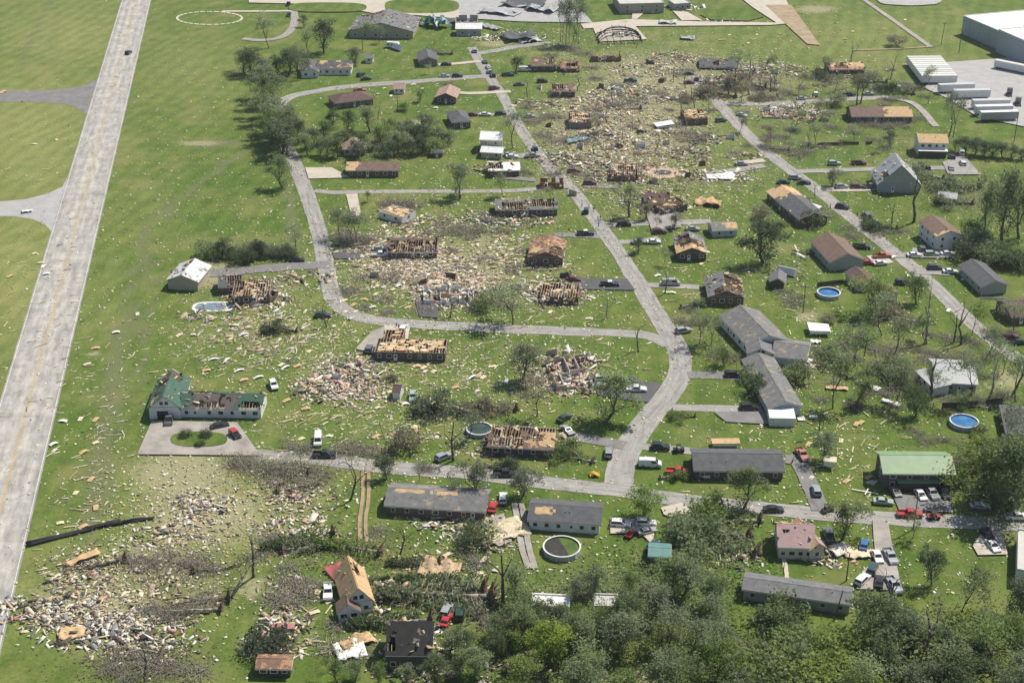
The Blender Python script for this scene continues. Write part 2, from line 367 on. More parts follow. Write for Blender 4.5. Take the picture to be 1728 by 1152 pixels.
def ribbon(name, px, wd, m, off=0., ground=None, sm=True, ragged=0.):
    pts = ground or [G(*p) for p in px]
    if sm: pts = smooth_pts(pts)
    ZL[0] += .006; z = ZL[0]; V = []; U = []; run = 0
    if ragged:
        q = [pts[0]]
        for a, b in zip(pts, pts[1:]):
            k = max(1, int((b-a).length/2)); q += [a+(b-a)*(j+1)/k for j in range(k)]
        pts = q
    for i, p in enumerate(pts):
        d = (pts[min(i+1, len(pts)-1)]-pts[max(i-1, 0)]).normalized(); n = Vector((-d.y, d.x, 0))
        if i: run += (p-pts[i-1]).length
        w_ = wd[i*len(wd)//len(pts)] if isinstance(wd, (list, tuple)) else wd
        for s in (1, -1):
            e = (w_/2+ragged*rnd.uniform(-1, .6))
            a = p + n*(off + s*e); V.append((a.x, a.y, z)); U.append((.5-s*.5, run))
    F = [(2*i+1, 2*i+3, 2*i+2, 2*i) for i in range(len(pts)-1)]
    me = bpy.data.meshes.new(name); me.from_pydata(V, [], F); me.materials.append(m)
    uv = me.uv_layers.new(name='UVMap')
    for l in me.loops: uv.data[l.index].uv = U[l.vertex_index]
    return link(name, me, kind='structure')
def pad(name, px, m, sm=False, kind='structure'):
    pts = [G(*p) for p in px]
    if sm:
        q = pts; n = len(q); pts = []
        for i in range(n):
            a, b, c, d = q[i-1], q[i], q[(i+1) % n], q[(i+2) % n]
            for k in range(5):
                s = k/5; pts.append(.5*((2*b)+(c-a)*s+(2*a-5*b+4*c-d)*s*s+(3*b-a-3*c+d)*s**3))
    ZL[0] += .006
    if sum(a.x*b.y-b.x*a.y for a, b in zip(pts, pts[1:]+pts[:1])) < 0: pts.reverse()
    me = bpy.data.meshes.new(name); me.from_pydata([(p.x, p.y, ZL[0]) for p in pts], [], [tuple(range(len(pts)))])
    me.materials.append(m); uv = me.uv_layers.new(name='UVMap')
    for l in me.loops: uv.data[l.index].uv = me.vertices[l.vertex_index].co[:2]
    return link(name, me, kind=kind)
# the highway: a straight strip through two measured points
ha, hb = G(230.3, 0), G(-23.8, 950)
hd = (ha-hb).normalized(); hpts = [hb-hd*120, hb, ha, ha+hd*700]
hn = Vector((-hd.y, hd.x, 0))
pad('highway_turnout', [(-60,148),(20,153),(60,154),(100,151),(140,146),(168,132),(150,195),(143,191),(128,181),(110,175),(70,173),(30,172),(-60,172)], MIDASPH)
pad('highway_turnout', [(-60,341),(0,340),(40,337),(80,327),(105,315),(122,285),(95,420),(86,390),(75,378),(55,370),(25,365),(-60,364)], LOT)
ribbon('highway', None, 15.4, HWY, ground=hpts, sm=False)
for o_ in (-.18, .18): ribbon('road_marking', None, .14, YEL, off=o_, ground=hpts, sm=False)
for o_ in (-7.2, 7.2): ribbon('road_marking', None, .16, WLINE, off=o_, ground=hpts, sm=False)
# neighbourhood streets
ribbon('street', [(1000,560),(1060,563),(1095,567),(1128,582)], 4.6, ASPH)
ribbon('street', [(838,129),(800,130),(760,133),(700,138),(640,142),(580,147),(530,155),(492,163),(473,176),(466,192),(470,215),(480,238),(489,258),(503,290),(517,325),(531,365),(543,410),(550,450),(556,480),(566,508),(588,527),(625,539),(690,546),(760,550),(880,556),(1000,560.5)], 5.6, ASPH, ragged=.25)
ribbon('street', [(530,322),(565,325),(600,324),(760,323),(860,322),(942,316)], 3.4, ASPH, ragged=.2)
ribbon('street', [(797,80),(808,103),(822,125),(850,165),(875,212),(902,252),(930,285),(962,316),(1000,365),(1040,420),(1075,475),(1105,525),(1131,565),(1146,596),(1146,632),(1126,668),(1094,706),(1066,746),(1049,786),(1043,822)], [4.6,4.6,4.6,4.8,5,5.2,5.4,6,6.4,6.8,7], ASPH, ragged=.15)
ribbon('street', [(430,768),(500,772),(560,777),(640,787),(700,792),(800,799),(900,812),(1000,823),(1042,827),(1120,839),(1200,849),(1300,859),(1400,868),(1500,875),(1600,880),(1800,889)], 5.6, ASPH, ragged=.2)
ribbon('street', [(1168,130),(1205,167),(1240,205),(1280,245),(1330,285),(1380,321),(1420,355),(1470,395),(1510,427),(1560,468),(1610,517),(1660,562),(1740,622)], 5.4, ASPH, ragged=.2)
ribbon('street', [(1207,173),(1280,176),(1360,172),(1440,167),(1500,165)], 5, ASPH, ragged=.3)
ribbon('street', [(800,91),(835,86),(880,78),(930,73)], 5.2, ASPH, ragged=.3)
for name, q, wd, m in [
 ('driveway',[(1160,633),(1200,633),(1250,636)],4.2,MIDASPH),('driveway',[(1135,688),(1200,689),(1285,691)],3.6,ASPH),('driveway',[(1072,753),(1120,757),(1175,762)],3.2,ASPH),
 ('driveway',[(945,730),(985,739),(1055,752)],4.2,MIDASPH),('driveway',[(556,447),(500,449),(430,455),(350,462)],6,MIDASPH),
 ('driveway',[(935,397),(970,397),(1012,400)],3.6,MIDASPH),('driveway',[(1092,481),(1130,483),(1180,485)],3.4,ASPH),('driveway',[(1020,380),(1100,377),(1200,374)],4.2,ASPH),
 ('driveway',[(1045,409),(1080,408),(1112,402)],3.4,ASPH),('driveway',[(985,314),(1045,316)],4,MIDASPH),('driveway',[(1290,280),(1225,290),(1190,292)],4.2,ASPH),
 ('driveway',[(1380,320),(1440,320),(1480,318)],4,PALEC),('driveway',[(1340,290),(1410,288),(1540,284),(1640,285)],4,ASPH),('driveway',[(1290,271),(1240,276)],3.6,PALEC),
 ('driveway',[(862,155),(800,158),(776,157)],3.4,PALEC),('driveway',[(810,104),(770,108),(740,110)],3.4,PALEC),('driveway',[(868,195),(830,194),(795,194)],3.4,ASPH),
 ('driveway',[(1325,775),(1345,778),(1358,800),(1372,830),(1385,862)],4.2,MIDASPH),('driveway',[(1500,432),(1560,430),(1610,430)],4,ASPH),('driveway',[(1545,458),(1600,460)],5,ASPH),
 ('driveway',[(1500,437),(1470,440)],7,PALEC),('driveway',[(1712,575),(1680,570)],4.5,ASPH),('driveway',[(895,262),(860,266)],5,ASPH),('driveway',[(905,305),(850,300)],3.4,MIDASPH),
 ('driveway',[(495,15),(497,38),(488,55),(470,65),(440,69),(410,66)],4,ASPH),('driveway',[(375,20),(450,20),(520,19),(600,20)],3,PALEC),
 ('dirt_track',[(612,793),(612,840),(607,880),(608,915)],.9,DIRT),('dirt_track',[(622,793),(622,840),(617,880),(619,915)],.9,DIRT),
 ('dirt_track',[(868,850),(875,890),(882,930),(892,960)],1.4,GRAV),('dirt_track',[(880,850),(887,890),(894,930),(903,960)],1.4,GRAV),
 ('dirt_track',[(1450,-5),(1500,30),(1570,80)],2.6,GRAV),('dirt_track',[(1440,85),(1500,84),(1570,80)],1.6,DIRT),('path',[(1322,943),(1326,962),(1328,978)],1.0,PALEC),
 ('path',[(1636,725),(1668,723)],.9,PALEC),('dirt_track',[(1480,165),(1540,175),(1580,215)],3,GRAV)]:
    ribbon(name, q, wd, m, ragged=.08 if name == 'dirt_track' else .12)
for name, q, m, s in [
 ('parking_pad',[(990,634),(1118,648),(1094,680),(1052,675),(1010,668)],DKASPH,0),('parking_pad',[(1204,696),(1292,696),(1300,717),(1225,713)],MIDASPH,0),
 ('parking_pad',[(560,427),(617,425),(610,438),(565,438)],DKASPH,0),('parking_pad',[(700,506),(734,504),(742,538),(708,535)],DKASPH,0),
 ('parking_pad',[(975,471),(1058,471),(1072,491),(968,489)],DKASPH,0),('parking_pad',[(515,284),(560,284),(592,301),(521,303)],PALEC,0),
 ('parking_pad',[(584,329),(603,328),(610,367),(593,366)],PALEC,0),('parking_pad',[(648,551),(692,552),(688,577),(652,576)],PALEC,0),('parking_pad',[(628,560),(650,552),(640,600),(600,590)],GRAV,0),
 ('driveway',[(256,712),(300,712),(400,714),(440,770),(232,768)],GRAV,0),('driveway',[(1472,877),(1499,884),(1504,915),(1514,960),(1522,998),(1445,995),(1455,965),(1478,945),(1474,910)],GRAV,0),
 ('parking_pad',[(1505,834),(1604,845),(1608,866),(1517,862)],MIDASPH,0),('parking_pad',[(1641,922),(1656,900),(1690,897),(1700,937),(1650,938)],PALEC,0),
 ('parking_lot',[(1590,107),(1690,100),(1800,90),(1800,240),(1728,215),(1650,199),(1600,168),(1560,150)],LOT,0),
 ('parking_pad',[(1590,275),(1625,262),(1655,296),(1600,296)],ASPH,0),('parking_pad',[(1590,425),(1540,420),(1535,436),(1612,437)],ASPH,0),
 ('parking_pad',[(812,880),(850,868),(864,915),(842,924),(815,905)],GRAV,0),('parking_pad',[(1030,875),(1110,880),(1100,920),(1080,900),(1030,902)],PALEC,0),
 ('parking_pad',[(1090,362),(1140,355),(1150,385),(1100,392)],ASPH,0),('parking_pad',[(1215,905),(1150,850),(1115,858),(1120,870)],PALEC,0),
 ('parking_lot',[(420,-30),(880,-30),(870,20),(850,30),(800,33),(760,32),(700,27),(640,26),(610,20),(600,10),(420,6)],PALEC,0),
 ('parking_lot',[(760,-5),(950,-20),(1000,40),(880,38),(780,32)],LOT,0),('road',[(980,42),(1060,34),(1180,38),(1310,40),(1270,14),(1240,-10),(1320,-12),(1345,40),(1300,44),(1060,46),(985,50)],PALEC,0),
 ('slab',[(1000,46),(1070,43),(1092,68),(1010,72)],PALEC,0),('slab',[(1068,16),(1095,16),(1075,34),(1066,34)],PALEC,0),('slab',[(1135,20),(1160,22),(1185,36),(1150,36)],PALEC,0),
 ('bare_dirt',[(1291,10),(1335,10),(1384,78),(1362,76)],DIRT,0),
 ('parking_lot',[(1470,-40),(1600,-40),(1590,2),(1560,10),(1515,10),(1480,2)],LOT,1),('slab',[(915,15),(960,14),(950,26),(925,27)],LOT,0),
 
 
 
 ]:
    pad(name, q, m, bool(s))
LAWN = MATS.get('grass') or bpy.data.materials['grass']
def lawn_island(cx, cy, rx, ry, sq=2.):
    q = []
    for i in range(28):
        a = 2*math.pi*i/28; c, s = math.cos(a), math.sin(a)
        q.append((cx+rx*math.copysign(abs(c)**(2/sq), c), cy+ry*math.copysign(abs(s)**(2/sq), s)))
    return pad('lawn', q, LAWN)
lawn_island(336, 743, 48, 12.5, 2.6); lawn_island(712, 12, 63, 12, 3); lawn_island(553, 14, 66, 8, 3)
pad('lawn', [(1180,26),(1215,16),(1265,14),(1290,30),(1262,37),(1200,35)], LAWN)
# ---------------------------------------------------------------- houses
RC = dict(dark=roofmat('charcoal_shingle', (.10,.102,.11)), darkw=roofmat('charcoal_shingle_torn', (.10,.10,.11), .12),
    grey=roofmat('grey_shingle', (.16,.16,.165)), greyw=roofmat('grey_shingle_torn', (.165,.165,.165), .1, (.30,.24,.17), .5), brown=roofmat('brown_shingle', (.17,.115,.09)),
    brownw=roofmat('brown_shingle_torn', (.16,.11,.085), .18), maroon=roofmat('maroon_shingle', (.12,.075,.068)), tan=roofmat('tan_shingle', (.27,.20,.16)), pinkb=roofmat('faded_pink_shingle', (.33,.23,.19)),
    green=metalroof('pale_green_metal', (.22,.33,.18), .5), dkgreen=metalroof('dark_green_metal', (.05,.11,.075), .45), white=metalroof('white_metal', (.74,.75,.74), .5),
    silver=metalroof('silver_metal', (.38,.40,.41), .5), rustm=metalroof('rusted_silver_metal', (.56,.57,.58), .5, (.13,.07,.05)), pink=metalroof('faded_red_metal', (.40,.27,.26), .5, (.26,.13,.12)),
    teal=metalroof('teal_metal', (.11,.24,.22), .5), ply=PLY, flatw=mat('white_membrane', (.72,.72,.69), .7, .12, .3), flatg=mat('grey_membrane', (.50,.49,.46), .8, .15, .3), burnt=roofmat('charred_shingle', (.035,.033,.032), .12, (.2,.17,.14)),
    orange=roofmat('stripped_brown_shingle', (.22,.13,.09), .3, (.42,.24,.14)))
WC = dict(brick=brick('red_brown_brick', (.13,.070,.052)), dkbrick=brick('dark_brick', (.075,.052,.045)), greyb=brick('grey_brick', (.20,.18,.165)), red=brick('red_brick', (.20,.075,.05)),
    white=siding('white_siding', (.72,.72,.70)), grey=siding('grey_siding', (.36,.37,.36)), tan=siding('tan_siding', (.44,.39,.30)), blue=siding('pale_blue_siding', (.42,.48,.50)),
    bluegrey=siding('blue_grey_metal_wall', (.36,.39,.43)), cream=siding('cream_siding', (.56,.53,.44)), beige=siding('beige_block', (.38,.35,.29)), dark=siding('dark_brown_siding', (.075,.06,.05)), teal=siding('teal_siding', (.16,.23,.23)))
wm = MB()
for lo, hi in (((-.55,-.05,-.6),(.55,.03,-.5)), ((-.55,-.05,.5),(.55,.03,.6)), ((-.55,-.05,-.5),(-.46,.03,.5)), ((.46,-.05,-.5),(.55,.03,.5))): wm.box(lo, hi, WHITE)
WIN_ME = wm.mesh('window')
pm = MB(); pm.box((-.46,-.02,-.5), (.46,.02,.5), GLASS); PANE_ME = pm.mesh('pane')
dm = MB(); dm.box((-.5,-.05,0), (.5,.03,2.05), WHITE); dm.box((-.3,-.07,1.1), (.3,-.05,1.8), GLASS); DOOR_ME = dm.mesh('door')
gm = MB(); gm.box((-1.4,-.05,0), (1.4,.03,2.2), WHITE)
for z_ in (.55,1.1,1.65): gm.box((-1.4,-.065,z_-.02), (1.4,-.05,z_+.02), GREYM)
GARAGE_ME = gm.mesh('garage_door_or_shade')
om = MB(); om.box((-1.4,-.04,0), (1.4,.03,2.3), DARK); GOPEN_ME = om.mesh('garage_opening_shade')  # flat dark panel: shade inside an open garage, put in as colour
def frame_of(A, B):
    a = G(*A); b = G(*B); d = b-a; return a, d.length, math.atan2(d.y, d.x)
def body(root, T, L, D, h, roof, rm, wmat, pitch=.36, over=.45, bare=(), holes=(), bare_n=0., hole_n=0., win=3, door=.5, side=1, ruin=0., garage=None, joists=False, bare_m=None, seed=1, far=None, cell=1.25, floor=None, gwin=False):
    """one rectangular block of a building under its root; T = block frame in the root's frame"""
    r = random.Random(seed); W = MB(); th = .2
    def seg(x0, y0, x1, y1, hh):
        """wall run from (x0,y0) to (x1,y1), inside to the left"""
        d = Vector((x1-x0, y1-y0, 0)); l = d.length; d.normalize(); n = Vector((-d.y, d.x, 0))*th
        k = max(1, int(l/1.3)) if ruin else 1; cur = None
        for i in range(k):
            t_ = hh if not ruin or r.random() > ruin else hh*r.choice((.12, .25, .45, .7, .9))
            a = Vector((x0, y0, 0))+d*l*i/k; b = Vector((x0, y0, 0))+d*l*(i+1)/k
            if t_ < .35 and r.random() < .6: continue
            W.hexa([a, b, b+n, a+n], [p+Vector((0,0,t_*(1 if not ruin else r.uniform(.93, 1)))) for p in (a, b, b+n, a+n)], wmat)
    seg(0, 0, L, 0, h); seg(L, th, L, D-th, h); seg(L, D, 0, D, h if far is None else far); seg(0, D-th, 0, th, h)
    rise = pitch*((D if roof == 'gl' else L)/2)
    if roof == 'gl' and not ruin:
        for x in (0, L-th): W.hexa([(x,0,h),(x+th,0,h),(x+th,D,h),(x,D,h)], [(x,D/2-.05,h+rise-.06),(x+th,D/2-.05,h+rise-.06),(x+th,D/2+.05,h+rise-.06),(x,D/2+.05,h+rise-.06)], wmat)
    if roof == 'gw' and not ruin:
        for y in (0, D-th): W.hexa([(0,y,h),(L,y,h),(L,y+th,h),(0,y+th,h)], [(L/2-.05,y,h+rise-.06),(L/2+.05,y,h+rise-.06),(L/2+.05,y+th,h+rise-.06),(L/2-.05,y+th,h+rise-.06)], wmat)
    W.build('wall', root, T)
    broken = bare or holes or bare_n or hole_n
    if holes or hole_n or ruin or roof == 'open':
        I = MB(); I.box((th+.01, th+.01, .04), (L-th-.01, D-th-.01, .12), floor or PLY)
        for k in range(int(L/3)):
            x = th+.3+(k+.6)*(L-1)/max(1, int(L/3)); y0 = r.choice((th+.02, D*.5)); hh = h*(.9 if not ruin else r.uniform(.3, .9))
            I.box((x, y0, .12), (x+.12, min(y0+D*.48, D-th-.02), hh), DRY)
            if r.random() < .8: I.box((x+.14, D*.47, .12), (min(L-th-.1, x+2.6), D*.47+.12, hh), r.choice((DRY, DRY, PINK, WOOD)))
        I.build('interior', root, T)
        C = []; S = []
        n = int(L*D*(.9 if ruin else .5))
        C = np.stack([nr.uniform(.6, L-.6, n), nr.uniform(.6, D-.6, n), nr.uniform(.15, .9, n)], -1)
        S = np.stack([nr.uniform(.4, 2.2, n), nr.uniform(.12, .9, n), nr.uniform(.04, .3, n)], -1)
        me = many_boxes('clutter', C, S, nr.uniform(0, 6.3, n), nr.normal(0, .3, n), nr.normal(0, .3, n), nr.integers(0, 6, n), [WOOD, DRY, DARK, PINK, GREYM, WHITE])
        o = link('clutter', me, root); o.matrix_local = T; o['kind'] = 'stuff'
    if joists:
        J = MB(); k = int(L/.8)
        for i in range(k+1):
            if r.random() < .88: x = .1+i*(L-.2)/k; J.beam((x, -.2, h+.1), (x, D+.2, h+.1), .09, .18, WOOD)
        for i in range(int(L*D*joists)):
            x = r.uniform(.5, L-1.5); y = r.uniform(.3, D-1.5); z = h+.2+r.uniform(.0, .04)
            J.box((x, y, z), (x+r.uniform(.7, 1.9), y+r.uniform(.6, 1.3), z+.03), r.choice((PLY, PLY, PALE, WOOD)))
        J.build('ceiling_joists', root, T)
    if roof in ('gl', 'gw'):
        LR, DR = (L, D) if roof == 'gl' else (D, L)
        sw = (lambda p: Vector(p)) if roof == 'gl' else (lambda p: Vector((L-p[1], p[0], p[2])))
        ov = over
        RF = MB(); RA = MB(); sl = math.hypot(DR/2+ov, pitch*(DR/2+ov))
        nu = max(2, round((LR+2*ov)/cell)) if broken else 1; nv = max(2, round(sl/cell)) if broken else 1
        hole_any = False
        for s in (0, 1):
            def pt(u, v):
                y = -ov+(DR/2+ov)*v; z = h-ov*pitch+(DR/2+ov)*pitch*v
                return sw((-ov+(LR+2*ov)*u, y if s == 0 else DR-y, z))
            def inside(lst, u, v):
                for (q, u0, u1, v0, v1) in lst:
                    if q == s and u0+r.uniform(-.05, .05) <= u <= u1+r.uniform(-.05, .05) and v0+r.uniform(-.07, .07) <= v <= v1+r.uniform(-.07, .07): return True
                return False
            gp = {(i, j): pt((i+(r.uniform(-.33,.33) if 0 < i < nu else r.uniform(-.1,.1) if broken else 0))/nu, (j+(r.uniform(-.33,.33) if 0 < j < nv else 0))/nv) for i in range(nu+1) for j in range(nv+1)}
            for i in range(nu):
                for j in range(nv):
                    uc, vc = (i+.5)/nu, (j+.5)/nv
                    if inside(holes, uc, vc) or r.random() < hole_n: hole_any = True; continue
                    st = (bare_m or PLY) if (inside(bare, uc, vc) or r.random() < bare_n) else rm
                    q = [gp[i,j], gp[i+1,j], gp[i+1,j+1], gp[i,j+1]]
                    if s == 1: q = q[::-1]
                    n = (q[1]-q[0]).cross(q[2]-q[0]).normalized()
                    if n.z < 0: q = q[::-1]; n = -n
                    e = .03 if st is rm else 0
                    RF.hexa([p+n*.02 for p in q], [p+n*(.12+e) for p in q], st)
            if broken:
                k = int(LR/.75)
                for i in range(k+1):
                    u = (ov+i*LR/k)/(LR+2*ov); a, b = pt(u, .02), pt(u, .985); dz = Vector((0,0,-.08))
                    
                    if r.random() < .85: RA.beam(a+dz+Vector((r.gauss(0,.08), r.gauss(0,.08), -abs(r.gauss(0,.12)))), (b if r.random() < .75 else a.lerp(b, r.uniform(.3,.9)))+dz, .08, .16, r.choice((WOOD, WOOD, PALE, DARK)))
        RF.build('roof', root, T)
        if hole_any or hole_n:
            n = int(LR*DR*.28); uu = nr.uniform(0,1,n); vv = nr.uniform(0,.95,n); C = np.array([tuple(sw((-ov+(LR+2*ov)*a, (-ov+(DR/2+ov)*b) if k else DR-(-ov+(DR/2+ov)*b), h-ov*pitch+(DR/2+ov)*pitch*b+.22))) for a, b, k in zip(uu, vv, nr.integers(0,2,n))]).reshape(-1,3)
            s_ = nr.uniform(.3,2.0,n); me = many_boxes('loose_boards', C, np.stack([s_, np.maximum(.1, s_*nr.uniform(.05,.6,n)), nr.uniform(.03,.09,n)],-1), nr.uniform(0,6.3,n), nr.normal(0,.25,n), nr.normal(0,.25,n), nr.integers(0,6,n), [WOOD, PALE, DARK, PLY, GREYM, rm])
            o = link('loose_boards', me, root); o.matrix_local = T; o['kind'] = 'stuff'
        if hole_any:
            k = int(LR/.75)
            for i in range(k+1):
                x = i*LR/k; RA.beam(sw((x, 0, h+.05)), sw((x, DR, h+.05)), .08, .14, WOOD)
            RA.build('rafters', root, T)
        FA = MB(); z = h-ov*pitch-.08
        for y in (-ov-.02, DR+ov+.02): FA.beam(sw((-ov, y, z)), sw((LR+ov, y, z)), .05, .2, WHITE)
        if not broken:
            for x in (-ov-.02, LR+ov+.02):
                for y in (-ov, DR+ov): FA.beam(sw((x, y, z)), sw((x, DR/2, h+pitch*DR/2-.08)), .05, .2, WHITE)
            RC_ = MB(); RC_.beam(sw((-ov, DR/2, h+pitch*DR/2+.14)), sw((LR+ov, DR/2, h+pitch*DR/2+.14)), .35, .05, rm); RC_.build('ridge_cap', root, T)
        FA.build('fascia', root, T)
    elif roof == 'hip':
        o_ = over; z0 = h-o_*pitch; a, b = -o_, L+o_; c, d = -o_, D+o_
        m_ = min(b-a, d-c)/2; zt = z0+m_*pitch
        if b-a >= d-c: p, q = Vector((a+m_, (c+d)/2, zt)), Vector((b-m_, (c+d)/2, zt))
        else: p, q = Vector(((a+b)/2, c+m_, zt)), Vector(((a+b)/2, d-m_, zt))
        A_, B_, C_, D_ = Vector((a,c,z0)), Vector((b,c,z0)), Vector((b,d,z0)), Vector((a,d,z0)); RF = MB()
        fs = [[A_,B_,q,p],[B_,C_,q],[C_,D_,p,q],[D_,A_,p]] if b-a >= d-c else [[A_,B_,p],[B_,C_,q,p],[C_,D_,q],[D_,A_,p,q]]
        for f in fs: RF.slab(f, .12, rm)
        RF.build('roof', root, T)
        FA = MB()
        for u, v in ((A_,B_),(B_,C_),(C_,D_),(D_,A_)): FA.beam(u+Vector((0,0,-.08)), v+Vector((0,0,-.08)), .05, .18, WHITE)
        FA.build('fascia', root, T)
    elif roof == 'flat':
        RF = MB(); RF.box((-.1,-.1,h), (L+.1, D+.1, h+.18), rm)
        for lo, hi in (((-.15,-.15,h+.18),(L+.15,.15,h+.5)), ((-.15,D-.15,h+.18),(L+.15,D+.15,h+.5)), ((-.15,.15,h+.18),(.15,D-.15,h+.5)), ((L-.15,.15,h+.18),(L+.15,D-.15,h+.5))): RF.box(lo, hi, rm)
        RF.build('roof', root, T)
    elif roof == 'shed':
        RF = MB(); RF.slab([(-over,-over,h), (L+over,-over,h), (L+over,D+over,h+pitch*D), (-over,D+over,h+pitch*D)], .12, rm); RF.build('roof', root, T)
    # openings on the near wall and the left and right walls
    def opening(me, nm, x, y, z, rz, pane=True, sx=1, sz=1):
        o = link(nm, me, root); o.matrix_local = T @ Matrix.Translation((x, y, z)) @ Matrix.Rotation(rz, 4, 'Z') @ Matrix.Diagonal((sx, 1, sz, 1))
        if pane: link('pane', PANE_ME, o)
    zs = [1.55] if h < 4.4 else [1.5, h-1.3]
    for z in zs:
        for i in range(win):
            x = L*(i+.5)/win
            if door is not None and abs(x-door*L) < 1.2 and z < 2: continue
            if garage is not None and abs(x-garage*L) < 2.1 and z < 2: continue
            opening(WIN_ME, 'window', x, -.03, z, 0, True, r.choice((.9, 1, 1.4)), 1)
        for i in range(side):
            y = D*(i+.5)/side; opening(WIN_ME, 'window', -.03, y, z, -math.pi/2); opening(WIN_ME, 'window', L+.03, y, z, math.pi/2)
    if gwin and roof == 'gw': 
        for dx in (-.65, .65): opening(WIN_ME, 'window', L/2+dx, -.03, h+rise*.35, 0)
    if door is not None: opening(DOOR_ME, 'door', door*L, -.03, .05, 0, False)
    if garage is not None: opening(GOPEN_ME if garage < 0 else GARAGE_ME, 'garage_door_or_shade', abs(garage)*L, -.03, .02, 0, False)  # negative value: no door, just the panel coloured as the dark interior
def chimney(root, T, x, y, z, h, m=None):
    c = MB(); c.box((x-.4,y-.4,z), (x+.4,y+.4,z+h), m or WC['brick']); c.box((x-.48,y-.48,z+h), (x+.48,y+.48,z+h+.12), CONC); c.build('chimney', root, T)
def vents(root, T, L, D, h, pitch, n, r):
    for k in range(n):
        y = D/2+r.uniform(.12, .3)*D*r.choice((-1, -1, 1)); x = r.uniform(.15, .85)*L; z = h+pitch*(D/2-abs(y-D/2))
        c = MB(); c.tube((x,y,z), (x,y,z+.55), .09, .09, STEEL, 8); c.build('roof_vent', root, T)
NH = [0]
def house(label, A, B, D, h, roof='gl', rc='grey', wc='brick', pitch=.36, wings=(), name='house', cat='house', chim=None, group=None, nv=2, **k):
    a, L, rz = frame_of(A, B); NH[0] += 1
    root = empty(name, (a.x, a.y, 0), rz, label=label, cat=cat, group=group)
    inv = Matrix.Translation((a.x, a.y, 0)) @ Matrix.Rotation(rz, 4, 'Z'); inv = inv.inverted()
    k.setdefault('seed', NH[0]*13)
    body(root, Matrix(), L, D, h, roof, RC[rc] if isinstance(rc, str) else rc, WC[wc], pitch, **k)
    r = random.Random(NH[0])
    if chim: chimney(root, Matrix(), chim[0]*L, chim[1]*D, h*.8, chim[2])
    if roof == 'gl' and not k.get('holes') and nv: vents(root, Matrix(), L, D, h, pitch, nv, r)
    for wg in wings:
        wg = dict(wg); wa, wl, wr = frame_of(wg.pop('A'), wg.pop('B'))
        T = inv @ Matrix.Translation((wa.x, wa.y, 0)) @ Matrix.Rotation(wr, 4, 'Z')
        rc2 = wg.pop('rc', rc); wc2 = wg.pop('wc', wc); wg.setdefault('seed', NH[0]*13+5)
        body(root, T, wl, wg.pop('D'), wg.pop('h', h), wg.pop('roof', 'gl'), RC[rc2], WC[wc2], wg.pop('pitch', pitch), **wg)
    return root

# --- left and centre
house('long white farmhouse with a torn dark green metal roof above the gravel driveway loop', (306,704), (441,706), 8.5, 2.9, 'gl', 'dkgreen', 'white', .42, bare_m=mat('roof_felt', (.12,.10,.09), .9, .3), win=7, door=.18, side=1,
      bare=[(0,.12,.66,.0,1)], holes=[(0,.22,.52,.1,.5),(1,.0,.4,.2,1),(0,.74,.98,.05,.55),(0,.45,.52,.6,.95)], cell=.9,
      wings=[dict(A=(253,707), B=(306,706), D=15, h=3.4, roof='gw', pitch=.85, win=0, door=None, garage=-.42, side=2, gwin=True, bare=[(1,0,.3,.15,.5)], holes=[(1,.5,1,.3,1),(0,.75,1,.4,1)], cell=1.1)])
house('tan metal workshop with a white metal roof torn and rusty at its back right', (284.5,488), (334.5,491), 12, 3.2, 'gw', 'rustm', 'tan', .42, win=0, door=None, side=0, name='workshop', cat='workshop', holes=[(1,.55,.9,.5,.95)], cell=1.0)
house('roofless brick house ruin behind the oblong swimming pool', (392,514), (456,512), 11, 2.8, 'open', 'brown', 'brick', win=4, door=.6, ruin=.45, side=1, joists=.06,
      wings=[dict(A=(372,497), B=(410,494), D=8, h=2.6, roof='gl', rc='dark', holes=[(0,.3,1,0,1),(1,.2,.9,.1,1)], win=1, door=None, side=0)])
house('brick ranch house with its whole roof gone and pale ceiling boards showing', (632,608), (751,611), 8.5, 2.7, 'open', 'brown', 'dkbrick', win=7, door=.3, side=1, joists=.55,
      wings=[dict(A=(648,583), B=(680,584), D=5, h=2.6, roof='open', wc='brick', win=1, door=None, side=0, joists=.2)])
house('long brown roofed brick house with bare plywood at the left end of its roof', (586,299), (672,299), 8.5, 2.8, 'gl', 'brown', 'brick', win=6, door=.4, bare=[(0,0,.22,0,1)], cell=.9)
house('dark red brick house with a maroon hip roof beside the loop street', (567,185), (630,177), 10, 2.9, 'hip', 'maroon', 'brick', .42, win=5, door=.5, side=2)
house('brick house with a faded pink brown roof and torn strips on the right slope', (736,175), (769,176), 12, 2.9, 'gw', 'pinkb', 'dkbrick', .42, win=3, door=.5, side=2, bare=[(1,.2,.9,.15,.3)], cell=1)
house('dark brick house with a charcoal hip roof near the main street', (764,218), (794,216), 13, 3.0, 'hip', 'dark', 'dkbrick', .45, win=3, door=.5, side=2)
house('two level tan house with white metal roofs beside the main street', (812,267), (846,269), 6, 2.6, 'gl', 'white', 'tan', .35, win=2, door=.3, side=1,
      wings=[dict(A=(811,257), B=(845,258), D=9, h=5.2, rc='white', roof='gl', win=2, door=None, side=1)])
house('tan hip roofed house half hidden in the bushy grove', (580,263), (617,262), 11, 2.8, 'hip', 'tan', 'tan', .5, win=3, door=.5)
house('white ranch house with a charcoal roof partly peeled to white boards', (535,127), (592,127), 11, 2.8, 'gl', 'darkw', 'white', .4, win=5, door=.5, bare=[(0,.05,.3,.6,1),(0,.5,.7,.75,1)], cell=1.2,
      wings=[dict(A=(509,132), B=(538,131), D=14, h=2.8, roof='gw', pitch=.45, rc='darkw', win=2, door=None, side=1)])
house('small grey house with a charcoal gable roof by the top street corner', (708,113), (738,112), 13, 2.9, 'gw', 'dark', 'greyb', .42, win=2, door=.6, side=2, gwin=False)
